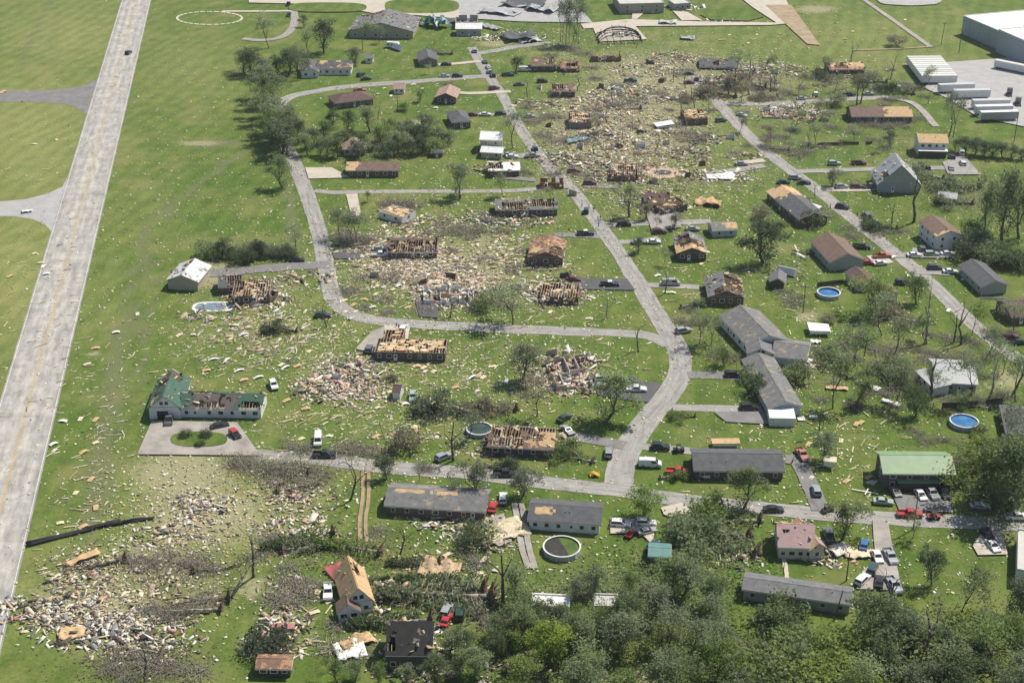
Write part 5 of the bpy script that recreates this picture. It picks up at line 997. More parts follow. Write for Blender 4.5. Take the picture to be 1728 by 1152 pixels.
for q in [(125,901,21,1.3,27,.5,BLKS,'long twisted strip of black roofing near the highway','roofing_strip','roofing'),(205,884,15,.9,18,.5,BLKS,'upper frayed strip of black roofing beside the longer strip','roofing_strip','roofing'),
 (1003,803,2.4,1.8,0,.8,TARP,'crumpled yellow tarp at the main street corner','tarp','tarp'),(577,964,6.5,5.5,35,.9,REDS,'red metal roof panel behind the steep plywood roofed house'),
 (738,46,8,11,60,3.6,BLUES,'crumpled blue metal wreck left of the white roofed outbuilding','crumpled_roof','wreckage'),(722,44,5,9,75,3.0,RC['dkgreen'],'dark twisted metal left of the crumpled blue wreck','crumpled_roof','wreckage'),(825,48,13,4,-38,1.5,RC['silver'],'pale torn metal ribbon right of the white roofed outbuilding'),
 (765,37,16,8,-8,.8,MATS['charcoal_shingle'],'dark torn roof sheet behind the white roofed outbuilding','roof_panel','roof panel'),(845,23,20,12,-25,1.6,RC['silver'],'large grey roof sheet collapsed at the top edge','roof_panel','roof panel'),(885,10,22,14,-15,2.6,MATS['charcoal_shingle'],'large dark collapsed roof at the top edge','roof_panel','roof panel'),(915,19,16,10,-28,2.0,RC['silver'],'tilted silver roof plane left of the bare conifers','roof_panel','roof panel'),
 (876,66,15,12,15,2.0,MATS['charcoal_shingle'],'collapsed dark roof beside the top street','roof_panel','roof panel'),(893,70,11,7,25,1.2,RC['silver'],'grey torn roof piece beside the collapsed dark roof','roof_panel','roof panel'),(1127,41,9,5,-5,1.2,RC['rustm'],'mangled white sheet lying on the pale top road'),(1160,66,7,5,-10,1.2,RC['silver'],'pale metal wreck on the field below the top road'),
 (1465,652,7,2.2,-48,.5,WHITE,'long white panel leaning over the fallen tree left of the silver roofed house','wall_panel','panel'),(1503,682,5,1.6,-40,.5,WHITE,'white panel beside the dark leafy tree','wall_panel','panel'),(1412,656,6,2,-8,.4,PLY,'tan panel on the lawn right of the long charcoal roofed house','wall_panel','panel'),
 (591,1100,6,5.5,20,.7,WHITE,'white wall slab fallen on the lawn left of the burnt house','wall_panel','panel'),(603,1085,7,4,35,.9,PLY,'plywood roof piece behind the fallen white slab','roof_panel','roof panel'),(122,1070,5,4,10,.6,MATS['plywood_sheathing'],'orange plywood piece in the lower left rubble','roof_panel','roof panel'),(140,945,8,2,42,.7,PLY,'tan boards heap along the lower left rubble line','wall_panel','panel'),
 (1416,930,5,4,30,.8,DRY,'pale broken wall piece right of the pink roofed farmhouse','wall_panel','panel'),(1450,937,6,3,5,.5,PALE,'pale boards beside the gravel drive','wall_panel','panel'),(1370,705,0.1,.1,0,.01,WHITE,'',) ,(1195,345,9,5,-20,1.4,PLY,'tan torn roof sheet on the lawn behind the small pale blue house','roof_panel','roof panel'),
 (852,898,10,7,30,1.0,PALE,'pale boards fan on the gravel between the two lower houses','wall_panel','panel'),(1376,578,3,2,0,.4,WHITE,'small white sheet below the white carport wreck'),(1215,300,10,6,0,.6,RC['flatw'] if 'flatw' in RC else WHITE,'white sheet beside the lane right of the pink deck pool','wall_panel','panel'),(974,238,10,4,30,.8,BLUES,'blue grey sheet in the rubble right of the main street'),(1352,708,2,2,0,.3,WHITE,'white corner panel at the carport','wall_panel','panel'),
 (495,89,0.1,.1,0,.01,WHITE,''),(46,358,3.6,2.2,20,.5,WHITE,'white torn sheet lying on the lower highway turnout'),(3,157,5,1.6,70,.3,PLY,'tan board across the upper highway turnout','wall_panel','panel'),(712,1000,9,6,25,1.2,WOOD,'splintered wood pile right of the steep house','wood_pile','wreckage'),(742,963,9,6,-10,1.4,WOOD,'wrecked wooden frame with white sheets above the long fallen conifer','wood_pile','wreckage')]:
    if q[7]: sheet(*q[:8], **(dict(name=q[8], cat=q[9]) if len(q) > 8 else {}))
# burnt barrel frame
g = G(1046, 74); bf = empty('barrel_frame', (g.x, g.y, 0), label='collapsed barrel shaped steel building frame on a pale slab', cat='wrecked building')
for i in range(9):
    rb = MB(); y = i*1.8; hh = 6.5*math.sin(math.pi*(.25+.08*i)) if i < 8 else 3
    pts = [Vector((10.5*math.cos(a)+.4*math.sin(i*5+a*3), y+.8*math.sin(a*2+i), hh*math.sin(a))) for a in [math.pi*k/10 for k in range(11)]]
    for p, q in zip(pts, pts[1:]): rb.beam(p, q, .28, .28, DARK)
    rb.build('rib', bf)
for k in (2,4,5,6,8):
    pr = MB(); a = math.pi*k/10; pr.beam((10.4*math.cos(a),0,4.6*math.sin(a)), (10.4*math.cos(a),14.2,5.6*math.sin(a)), .22, .22, STEEL if k == 5 else DARK); pr.build('purlin', bf)
# ---------------------------------------------------------------- people
SKIN = mat('skin', (.42,.26,.19), .7, .1); HAIR = mat('dark_hair', (.03,.022,.018), .8, .2)
CL = [mat('shirt_%d' % i, c, .9, .2) for i, c in enumerate([(.05,.06,.09),(.30,.06,.05),(.55,.55,.52),(.09,.13,.10),(.10,.10,.11)])]; TR = mat('dark_trousers', (.035,.04,.055), .9, .2)
def person_mesh(ph, shirt):
    m = bpy.data.meshes.new('person'); s = .32*ph
    J = {'pel':(0,0,.95),'chest':(0,.0,1.25),'neck':(0,0,1.5),'hd0':(0,.02,1.6),'hd1':(0,.03,1.75)}
    V = [J['pel'],J['chest'],(0,0,1.42),J['neck'],J['hd0'],J['hd1']]; E = [(0,1),(1,2),(2,3),(3,4),(4,5)]; Rr = [.15,.17,.13,.06,.10,.085]
    for sg in (1,-1):
        n = len(V); V += [(.1*sg,0,.9),(.11*sg,.5*s*sg,.5),(.11*sg,.55*s*sg-.05,.09),(.11*sg,.55*s*sg+.12,.05)]; E += [(0,n),(n,n+1),(n+1,n+2),(n+2,n+3)]; Rr += [.1,.075,.05,.045]
        n = len(V); V += [(.2*sg,0,1.42),(.25*sg,-.3*s*sg,1.15),(.26*sg,-.3*s*sg+.1,.9),(.26*sg,-.3*s*sg+.14,.80)]; E += [(2,n),(n,n+1),(n+1,n+2),(n+2,n+3)]; Rr += [.07,.05,.038,.04]
    m.from_pydata(V, E, []); return m, Rr
def person(px, py, rz, ph, sh, label):
    me, Rr = person_mesh(ph, sh); o = bpy.data.objects.new('tmp', me); COL.objects.link(o); md = o.modifiers.new('skin', 'SKIN'); me.skin_vertices[0] if me.skin_vertices else None
    if not me.skin_vertices:
        b_ = __import__('bmesh').new(); b_.from_mesh(me); b_.verts.layers.skin.verify(); b_.to_mesh(me); b_.free()
    for i, r_ in enumerate(Rr): me.skin_vertices[0].data[i].radius = (r_, r_*.8)
    me.skin_vertices[0].data[0].use_root = True; o.modifiers.new('sub', 'SUBSURF').render_levels = 1; o.modifiers['sub'].levels = 1
    dg = bpy.context.evaluated_depsgraph_get(); ev = o.evaluated_get(dg); m2 = bpy.data.meshes.new_from_object(ev); bpy.data.objects.remove(o)
    m2.materials.clear()
    for x in (SKIN, CL[sh], TR): m2.materials.append(x)
    for p in m2.polygons:
        z = p.center.z; p.material_index = 2 if z < .98 and abs(p.center.x) < .2 else (1 if z < 1.47 and z > 1.0 else 0)
        p.use_smooth = True
    r_ = link('person', m2, loc=G(px, py), rz=R(rz)); tag(r_, label, 'person')
    h = MB(); N = 8
    for k, (z0, z1, r0, r1) in enumerate(((1.68,1.76,.105,.10),(1.76,1.83,.10,.045))): h.tube((0,-.01,z0), (0,0,z1), r0, r1, HAIR, N)
    h.build('hair', r_)
for q in [(1009,372,200,1,2,'person in a pale shirt walking first of the three below the off road car'),(1013,371,190,-1,0,'person in a navy shirt walking right of the pale shirted one'),(1010,383,10,1,4,'person in dark clothes walking nearest below the other two in the street'),(994,351,100,.3,1,'person in a red shirt standing right behind the off road car'),
 (1002,357,170,.4,0,'person in navy standing right of the off road car'),(1004,351,250,.2,3,'person in green standing farthest right behind the off road car'),(982,350,40,.3,4,'person in dark clothes at the left rear of the off road car'),(1446,366,0,.8,1,'person in a red shirt walking alone on the right street'),(1535,439,30,.5,0,'person in navy at the drive below the two storey white house'),(1401,352,90,.3,3,'person in green beside the black suv by the long torn house'),(673,556,0,.3,4,'person in dark clothes left of the white suv on the concrete drive'),(669,553,0,.3,1,'person in a red shirt behind the one in dark clothes on the concrete drive')]: person(*q)
# ---------------------------------------------------------------- trees
def skeleton(seed, kind):
    """branch segments (p, q, r0, r1) and twig ends of a tree about 10 m tall"""
    r = random.Random(seed); segs = []; tips = []
    cfg = dict(leafy=(.95, 4, .70, .52), thin=(3.6, 4, .66, .42), snag=(4.2, 3, .62, .6), vase=(1.6, 4, .72, .42), bush=(.5, 3, .7, .85), brush=(.5, 3, .7, .85))[kind]
    t0, dep, dec, spr = cfg
    def grow(p, d, l, rad, k):
        for j in range(3):
            d = (d+Vector((r.gauss(0,.13), r.gauss(0,.13), r.gauss(0,.08)+.04))).normalized(); q = p+d*l/3; r1 = rad*(.86 if k else .9)
            segs.append((p, q, rad, r1)); p = q; rad = r1
            if k >= dep-1 or (kind in ('leafy','vase','bush') and k == dep-2 and j > 0): tips.append(p)
        if k >= dep: tips.append(p); return
        n = r.choice((2,3,3)) if kind != 'snag' else r.choice((1,2,2))
        a0 = r.uniform(0, 6.28)
        for i in range(n):
            a = a0+6.28*i/n+r.uniform(-.5,.5); s = spr*r.uniform(.6,1.45); e = d.orthogonal().normalized(); f = d.cross(e)
            nd = (d+(e*math.cos(a)+f*math.sin(a))*s*1.3); nd.z += .12
            if kind == 'snag' and k >= 1 and r.random() < .45: continue
            grow(p, nd.normalized(), l*dec*r.uniform(.75,1.3), rad*(.62 if n > 1 else .8), k+1)
    if kind == 'brush':
        for i in range(95):
            a = r.uniform(0, 6.28); q = r.uniform(0, 2.6); p = Vector((q*math.cos(a), q*math.sin(a), r.uniform(.0,.5))); b = r.choice((a, a+r.gauss(0,.8), .7)); d = Vector((math.cos(b), math.sin(b), r.uniform(.0,.75))).normalized(); l = r.uniform(.5,1.0); rad = r.uniform(.025,.08)
            for j in range(3):
                d = (d+Vector((r.gauss(0,.25), r.gauss(0,.25), r.gauss(-.12,.2)))).normalized(); n_ = p+d*l; n_.z = max(.06, n_.z); segs.append((p, n_, rad, rad*.7)); p = n_; rad *= .7; tips.append(p.copy())
        return segs, tips
    if kind == 'bush':
        for i in range(6): a = i*1.05+r.random(); grow(Vector((0,0,.1)), Vector((math.cos(a)*.9, math.sin(a)*.9, .8)).normalized(), 1.1, .07, 1)
    else:
        grow(Vector((0,0,-.2)), Vector((r.gauss(0,.06), r.gauss(0,.06), 1)).normalized(), t0, dict(leafy=.24, thin=.17, snag=.26, vase=.26)[kind], 0)
        if kind in ('thin', 'snag', 'leafy'):
            top = segs[2][1]; grow(top, Vector((r.gauss(0,.15), r.gauss(0,.15), 1)).normalized(), t0*.9, .15, 1 if kind != 'snag' else 2)
    H = max(q.z for _, q, _, _ in segs); k = 10/H if kind != 'bush' else 3.0/H
    S = [(p*k, q*k, a*min(k,1.5), b*min(k,1.5)) for p, q, a, b in segs]; T = [p*k for p in tips]
    if kind in ('leafy', 'vase'):
        rt = 2.9 if kind == 'leafy' else 2.6; c = [r.uniform(0, 6.28) for _ in range(4)]
        for _ in range(170):
            z = r.uniform(.12 if kind == 'leafy' else .22, .97); a = r.uniform(0, 6.28); lump = .72+.28*math.sin(2*a+c[0]+z*7)*math.sin(a*3+c[1]-z*5)+.15*math.sin(z*14+c[2])
            q = rt*math.sin(math.pi*min(1, z**.85))**.7*lump*math.sqrt(r.uniform(.25, 1)); T.append(Vector((q*math.cos(a), q*math.sin(a), z*10)))
    return S, T
def leaves(pts, n, sig, size, seed, flat=1.):
    g = np.random.default_rng(seed); pts = np.array([tuple(p) for p in pts]); C = pts[g.integers(0, len(pts), n)]+g.normal(0, 1, (n,3))*np.array([sig, sig, sig*.75])
    nn = g.normal(0,.6,(n,3))+np.array([.45,.3,.9]); nn /= np.linalg.norm(nn,axis=1)[:,None]; a = np.cross(nn, g.normal(0,1,(n,3))); a /= np.linalg.norm(a,axis=1)[:,None]; b = np.cross(nn, a)
    s = (size*g.uniform(.55,1.4,n))[:,None]; b = b*g.uniform(.35,.75,n)[:,None]; c = np.cross(a, b)*.5
    V = np.stack([C-a*s*.6, C+b*s*.5+c*s*.3, C+a*s*.6, C-b*s*.5+c*s*.3], 1); V[:,:,2] = np.maximum(V[:,:,2], .05)
    return V.reshape(-1,3), (np.arange(n)[:,None]*4+np.arange(4)[None])
TK = {}
CFG = dict(leafy=(2900, .5, .42), thin=(1050, .55, .38), snag=(90, .5, .34), vase=(2300, .42, .36), bush=(1300, .45, .34), brush=(260, .4, .28))
def tree_meshes(kind, idx, lm, fallen=False):
    key = (kind, idx, lm, fallen)
    if key in TK: return TK[key]
    if kind == 'conifer':
        r = random.Random(idx); S = [(Vector((0,0,k)), Vector((0,0,k+1)), .24*(1-k/11), .24*(1-(k+1)/11)) for k in range(10)]; T = []
        for i in range(80):
            z = 1+8.6*(i/80)**.8; l = 2.7*(1-z/10.4)*r.uniform(.7,1.2); a = i*2.4+r.random(); p = Vector((0,0,z)); q = p+Vector((math.cos(a)*l, math.sin(a)*l, -.25*l))
            S.append((p, q, .05, .015)); T += [p.lerp(q, t) for t in (.4,.55,.7,.8,.9,1)]
        n, sg, sz = 1500, .2, .34
    else:
        S, T = skeleton(idx*17+hash_(kind), kind); n, sg, sz = CFG[kind]
    if lm == 'none': n = 0
    M = Matrix()
    if fallen:
        def tf(p):
            q = Vector((p.z, p.y, p.x)); w_ = max(0, (p.z-2)/8)
            return Vector((q.x, q.y*1.05, max(.12, .35+(q.z+.9*w_)*.5)))
        S = [(tf(p), tf(q), a, b) for p, q, a, b in S]; T = [tf(p) for p in T]
    tk = MB()
    for p, q, a, b in S:
        if a > (.014 if kind == 'brush' else .022) and (q-p).length > .02: tk.tube(p, q, max(a,.035), max(b,.028), BARKL if kind in ('brush', 'conifer') or ((fallen or kind == 'snag') and idx % 2) else BARK, 6 if a > .1 else 4)
    tm = tk.mesh('trunk', smooth=True); cm = None
    if n:
        V, F = leaves(T, n, sg, sz, idx+5); cm = np_mesh('crown', V, F, [LEAF[lm]])
    rp = None
    if fallen and kind != 'bush':
        b_ = MB(); r = random.Random(idx); k = 14; pts = [Vector((-.25+r.uniform(-.1,.1), 1.15*math.cos(i*6.28/k)*r.uniform(.7,1.1), max(.02, .75+.9*math.sin(i*6.28/k)*r.uniform(.7,1.1)))) for i in range(k)]
        for i in range(k):
            b_.face([pts[i], pts[(i+1)%k], Vector((.25,0,.75))], SOIL); b_.face([pts[(i+1)%k], pts[i], Vector((-.5,0,.7))], SOIL)
            if i % 2: b_.tube(Vector((-.1,0,.75)), pts[i]*1.25+Vector((-.3,0,.05)), .09, .03, BARK, 4)
        rp = b_.mesh('root_plate')
    TK[key] = (tm, cm, rp); return TK[key]
def hash_(s): return sum(ord(c)*(i+3) for i, c in enumerate(s)) % 991
NT = [0]
NAMES = dict(leafy='leafy_tree', thin='thinned_tree', snag='broken_tree', vase='round_headed_tree', bush='bush', brush='brush_pile', conifer='conifer_tree')
def tree(px, py, kind, lm, H, label, group=None, lean=0., rz=None, wide=1., fallen=False, idx=None):
    NT[0] += 1; i = idx if idx is not None else NT[0] % 5
    tm, cm, rp = tree_meshes(kind, i, lm, fallen); g = G(px, py)
    nm = ('fallen_conifer' if kind == 'conifer' else 'fallen_tree') if fallen else NAMES[kind]
    root = empty(nm, (g.x, g.y, 0), R(rnd.uniform(0,360) if rz is None else rz), label=label, cat='bush' if kind == 'bush' and not fallen else 'brush' if kind == 'brush' else 'tree', group=group)
    k = H/(3. if kind == 'bush' else 4. if kind == 'brush' else 10); root.scale = (k*wide, k*wide, k) if not fallen else (k, k*wide, k*1.0)
    if lean: root.rotation_euler = (R(lean)*rnd.choice((-.4,.2)), R(lean), root.rotation_euler.z if rz is not None else 0)
    link('trunk', tm, root)
    if cm: link('crown', cm, root)
    if rp: link('root_plate', rp, root)
    return root
def F_(px, py, lm, L, rz, label, kind='leafy', **k): return tree(px, py, kind, lm, L, label, rz=rz, fallen=True, **k)
# single trees
for q in [
 (454,82,'thin','grey',17,'tall thin tree beside the curved park drive'),(547,90,'leafy','dark',15,'big dark bushy tree behind the peeled white ranch house'),(514,46,'leafy','grey',6,'small tree left of the grey roofed hall'),(600,112,'leafy','grey',9,'leafy tree between the ranch house and tiny white shed'),
 (612,84,'thin','grey',13,'tall thinned tree above the tiny white shed'),(640,74,'thin','grey',9,'thin tree in front of the grey roofed hall'),(520,92,'thin','grey',13,'slender tree left of the big dark bushy tree'),
 (638,201,'snag','none',9,'bare broken trunk pair on the lawn above the bushy grove'),(708,172,'leafy','green',5,'small leafy tree on the lawn right of the thin pole'),(865,251,'thin','grey',14,'tall thin tree at the left edge of the main street'),(776,336,'vase','grey',13,'round headed tree with a clear trunk above the crossing lane'),
 (870,122,'leafy','dark',7,'dark leafy tree at the top of the main street'),(757,152,'bush','brown',3.4,'brown brush ball on the loop street'),(724,126,'thin','grey',4.5,'little tree in the lawn below the small grey house'),(682,187,'bush','green',3.4,'small round bush right of the thin pole'),
 (850,333,'thin','grey',9,'wide thin tree on the lane left of the main street'),(620,343,'thin','dark',5,'small dark upright tree on the lawn below the crossing lane'),(818,452,'snag','brown',6,'short snapped tree in the tan debris field'),(865,548,'thin','grey',13,'large battered tree above the loop street at centre',None,0,1.5),
 (760,536,'snag','brown',8,'snapped tree leaning over the heap of wooden remains'),(815,521,'bush','green',4,'round dark bush right of the heap of wooden remains'),(552,552,'snag','none',9,'bare leaning tree over the teal suv'),(499,424,'thin','grey',9,'thin tree beside the loop street bend'),
 (1062,366,'vase','grey',12,'vase shaped tree right of the main street'),(1090,372,'leafy','brown',6,'brown leafless round tree behind the vase shaped tree'),(1137,384,'leafy','brown',5.5,'small brown tree at the lane end near the small pale house'),(1105,386,'thin','brown',5,'thin brown tree left of the light roof trusses'),(1077,427,'leafy','grey',5.5,'small grey tree hiding the silver sedan'),
 (1120,449,'thin','grey',6,'slim young tree on the lawn left of the trussed house'),(1122,495,'snag','grey',8,'leaning snag beside the silver van'),(1025,537,'snag','none',9,'bare vee shaped snag on the lawn below the dark driveway'),(1077,594,'snag','none',9,'bare forked snag at the street junction lawn'),(1180,580,'thin','grey',10,'thin tree left of the sprawling charcoal roofed house'),
 (1200,582,'thin','green',9,'thin greener tree nearest the sprawling charcoal roofed house'),(930,346,'thin','brown',7,'brown stripped tree at the end of the long ripped house'),(1146,320,'thin','brown',5,'little stripped tree right of the pink deck pool'),(882,642,'leafy','grey',11,'grey green tree on the lawn left of the pale floor ruin'),
 (906,702,'thin','brown',11,'grey stripped tree behind the open wooden house'),(685,757,'bush','brown',5,'round brown bush alone on the lawn above the bottom street'),(765,777,'snag','grey',12,'tall ivy clad stump at the bottom street'),(790,742,'thin','grey',9,'thin tree left of the dark green pool'),(592,842,'snag','grey',12,'tall dark ivy clad snag beside the dirt track'),
 (512,802,'snag','none',8,'bare snapped trunk left of the black pickup on the bottom street'),(708,812,'thin','grey',6,'thin tree in front of the grey shingled ranch'),(808,840,'leafy','grey',10,'leafy grey tree behind the right end of the shingled ranch'),(882,837,'leafy','grey',8,'leafy grey tree right of the black pickup on the bottom street'),(653,808,'leafy','dark',6,'dark bushy tree at the top of the dirt track'),
 (1018,712,'leafy','grey',14,'large leafy tree leaning below the dark parking pad',None,14,1.1),(1268,641,'bush','green',4,'bush at the far left corner of the long charcoal roofed house'),(1273,664,'bush','dark',5,'dark bush in the shade of the long charcoal roofed house'),(1222,617,'leafy','green',6,'leafy green tree before the sprawling house'),(1085,872,'leafy','green',8,'leafy clump at the street corner below the street junction',None,0,1.4),
 (1253,858,'leafy','green',11,'airy leafy tree in front of the dark brick ranch'),(1343,642,'bush','green',5,'bush at the right end of the sprawling charcoal house'),(1443,684,'leafy','green',9,'leaning leafy green tree on the right lawn',None,22),(1545,702,'leafy','dark',9.5,'dark leafy tree left of the bright blue pool'),(1393,777,'leafy','grey',8,'grey leafy tree right of the curved drive'),
 (1491,628,'snag','grey',9,'ivy clad snag left of the silver roofed house'),(1573,674,'snag','none',15,'tall bare snag at the left corner of the silver roofed house'),(1635,677,'thin','grey',14,'thinned tree before the silver roofed house'),(1668,674,'snag','grey',15,'tall bare snag right of the silver roofed house'),(1710,662,'snag','none',13,'tall bare trunk at the right edge beside the street'),
 (1562,580,'snag','none',19,'tall bent bare tree leaning left of the right street'),(1622,581,'snag','none',14,'bare forked tree beside the right street'),(1609,579,'snag','none',10,'short bare trunk left of the forked bare tree'),(1470,533,'leafy','lime',13,'pale leafy tree before the small brown roofed garage'),(1546,512,'leafy','green',9,'leafy tree beside the right street near the navy suv'),
 (1290,444,'leafy','dark',14,'large dark leafy tree left of the brown gabled house',None,0,1.2),(1542,375,'snag','grey',20,'tall bare trunk in front of the grey gable barn'),(1505,377,'snag','grey',8,'short bare snag by the fallen tree on the right street'),(1403,314,'leafy','grey',7,'round leafy tree at the right street above the long torn house'),(1375,335,'snag','grey',6,'short snag on the verge left of the right street'),
 (1690,412,'leafy','green',25,'very tall narrow leafy tree near the right edge',None,0,.62),(1662,388,'leafy','grey',18,'tall thin tree left of the very tall one near the right edge',None,0,.7),(1720,402,'leafy','green',19,'tall leafy tree cut by the right edge',None,0,.75),(1285,368,'bush','brown',4,'brown bush at the left corner of the long torn house'),(1370,381,'bush','green',5,'green bush at the near end of the long torn house'),
 (1503,134,'snag','none',13,'bare forked trunk left of the packed trailer row'),(1446,177,'snag','none',13,'left one of the twin bare trunks on the side street'),(1452,175,'snag','none',12,'right one of the twin bare trunks on the side street'),(1437,110,'snag','grey',14,'thin bare tree behind the broken roof boards'),(1570,147,'thin','grey',10,'thin young tree in front of the packed trailer row'),
 (1566,175,'snag','grey',7,'spindly snag between trailers and the half stripped house'),(1608,232,'thin','grey',18,'tall sparse tree left of the trailer lot corner',None,0,.7),(1601,231,'snag','grey',10,'shorter snag beside the tall sparse tree at the lot corner'),(1513,78,'bush','brown',5,'brown bush alone on the upper right field'),(1410,178,'bush','grey',5,'bush on the side street verge'),
 (1502,246,'leafy','grey',6,'leafy bush tree left of the two storey plywood roofed house'),(1489,258,'thin','brown',6,'stripped tree behind the grey gable barn'),(1363,250,'snag','grey',6,'short snag in the brush left of the barn lane'),(1067,220,'snag','none',8,'bare crooked snag in the debris swath'),(997,229,'thin','brown',9,'stripped tree at the corner of the grey brick shell'),
 (1150,190,'snag','none',10,'straight bare trunk in the debris swath above the tan deck shell'),(1172,182,'snag','grey',9,'forked bare tree right of the straight bare trunk'),(1230,164,'snag','none',11,'bare trunk at the left of the burnt tree tangle'),(1264,160,'snag','grey',20,'tallest bare tree in the burnt tree tangle'),
 (428,972,'snag','none',14,'tall forked dead tree on the lower left lawn'),(390,1007,'snag','none',11,'leaning dead trunk beside the tall forked dead tree',None,24),(245,1150,'snag','none',10,'bare forked tree at the bottom edge left'),(848,1024,'snag','none',15,'fine branched bare tree on the lower lawn'),(872,1012,'snag','none',13,'slim bent bare tree right of the fine branched one'),
 (675,934,'snag','grey',9,'dark ivy snag right of the fallen evergreens'),(455,1098,'bush','dark',5,'dark evergreen bush above the boarded shed'),(805,918,'bush','dark',5,'dark brush heap on the pale boards'),(1420,912,'leafy','green',10,'full leafy tree beside the pink roofed farmhouse'),(1490,1090,'leafy','green',13,'big leafy tree below the gravel drive',None,0,1.15),
 (1572,987,'leafy','dark',9,'dark tree under the overhead wires',None,0,.8),(1540,908,'thin','green',6,'ivy growth at the foot of the utility pole'),(1622,1040,'thin','green',12,'leafy pole tree below the overhead wires'),(1712,1052,'leafy','dark',10,'dark leafy tree at the lower right edge'),(1598,818,'bush','green',5,'green bush at the right corner of the green roofed building'),
 (1510,642,'bush','grey',6,'grey bush clump left of the silver roofed house'),(1700,862,'leafy','green',20,'tall leafy tree at the right edge above the bottom street'),(1690,768,'thin','grey',14,'thin tall tree right of the bright blue pool',None,0,.8),(1655,735,'bush','green',3,'low bush right of the bright blue pool'),(375,434,'leafy','dark',7,'dark pointed shrub tree in the row behind the metal workshop'),(440,436,'leafy','dark',6,'second dark shrub tree in the row behind the gravel drive'),
 (478,318,'leafy','grey',12,'leafy tree on the field edge with a long shadow'),(475,262,'leafy','grey',15,'large grey green tree left of the loop street'),(1640,398,'bush','dark',5,'dark bush left of the very tall thin tree'),(1395,545,'bush','brown',2.5,'little brown brush beside the white carport wreck'),(338,752,'bush','dark',1.6,'tiny shrub on the lawn island'),(313,738,'bush','dark',2.0,'left dark shrub on the lawn island'),(348,738,'bush','dark',2.0,'right dark shrub on the lawn island')]:
    tree(q[0], q[1], q[2], q[3], q[4], q[5], lean=q[7] if len(q) > 7 and q[7] else 0, wide=q[8] if len(q) > 8 else 1.)
# fallen trees
for q in [(762,92,'grey',13,172,'big fallen tree with a wide brushy crown above the small grey house'),(1548,545,'brown',15,145,'brown fallen tree with bare branches across the right lawn'),(1512,388,'dark',11,180,'fallen dark tree crown lying across the right street'),(800,700,'grey',16,176,'large fallen tree with pale dense twigs on the centre lawn'),
 (870,692,'brown',14,185,'fallen brown tree behind the large twiggy one'),(1172,703,'green',7,175,'small fallen tree on the lawn beside the main street'),(1000,780,'green',11,150,'fallen leafy tree in front of the open wooden house'),(820,790,'dark',8,10,'fallen branch by the open wooden house pool',),(500,560,'dark',10,185,'dark fallen tree below the teal suv'),
 (1305,392,'green',9,60,'fallen green crown on the lawn beside the large dark tree'),(1640,782,'brown',10,175,'uprooted brown tree right of the green roofed building'),(1440,610,'grey',11,165,'fallen grey tree behind the sprawling charcoal house'),(1430,640,'grey',8,20,'small fallen tree on the lawn right of the sprawling house'),(1115,808,'green',7,8,'fallen green branch at the lawn corner of the street junction'),
 (1275,935,'grey',20,150,'huge fallen grey tree left of the pink roofed farmhouse',),(1262,905,'grey',18,165,'second huge fallen tree lying across the lower street side'),(1280,880,'green',16,172,'fallen leafy crown along the bottom street'),(1400,1100,'green',17,140,'uprooted tree with a dark root plate below the long mobile home'),(1150,520,'grey',8,20,'fallen grey brush below the silver van'),(1540,160,'dark',16,150,'fallen dark tree before the packed trailer row'),(1495,140,'dark',14,160,'fallen dark tree below the bare forked trunk'),(1410,128,'dark',12,200,'fallen dark tree left of the broken roof boards'),
 (640,640,'brown',5,10,'small fallen branch on the lawn behind the tiny shed'),(1590,305,'grey',16,170,'fallen pale tree beside the grey gable barn'),(1650,318,'grey',18,185,'fallen pale tree mass right of the barn'),(1640,345,'grey',13,160,'fallen pale tree below the small silver shed'),(1180,168,'brown',9,190,'fallen brown tree above the debris swath'),(1240,165,'brown',16,170,'fallen bare tree at the front of the burnt tangle'),(1290,150,'brown',17,175,'fallen bare tree at the back of the burnt tangle'),(1310,165,'brown',12,200,'fallen bare tree at the right of the burnt tangle'),(1600,420,'dark',6,90,'small fallen dark limb at the street by the two storey house'),(1670,690,'grey',9,150,'fallen grey tree right of the long dark fence')]:
    F_(*q[:6])
for q in [(385,1012,15,196,'long bare fallen trunk reaching left from the leaning dead tree'),(372,1030,13,186,'second bare fallen trunk below the long one'),(330,965,12,15,'bare fallen tree with pale twigs in the lower left field'),(210,945,13,200,'bare fallen tree by the black roofing strips'),(270,1105,11,170,'bare fallen tree at the bottom left edge'),(520,800,12,178,'bare fallen tree along the littered bottom street'),(470,830,11,10,'bare fallen tree below the littered bottom street'),(1560,650,10,150,'bare fallen tree in front of the silver roofed house'),(1330,255,12,160,'bare fallen tree left of the right street'),(1080,185,12,190,'bare fallen tree in the middle of the debris swath')]:
    F_(q[0], q[1], 'brown', q[2], q[3], q[4], kind='snag')
for q in [(828,1012,'grey',26,178,'long fallen conifer lying across the lower lawn'),(815,996,'dark',20,172,'second fallen conifer behind the long one'),(560,905,'dark',17,200,'fallen dark evergreen above the steep plywood roofed house'),(640,935,'green',17,165,'fallen dark evergreen nearest the dirt track'),(740,950,'dark',12,185,'fallen dark evergreen beside the wrecked wooden frame'),(725,1050,'dark',18,185,'fallen conifer between the steep and burnt houses'),(480,930,'grey',13,10,'fallen evergreen at the lower left lawn edge'),(600,985,'dark',8,15,'fallen evergreen limb touching the steep house')]:
    F_(q[0], q[1], q[2], q[3], q[4], q[5], kind='conifer', wide=1.0)
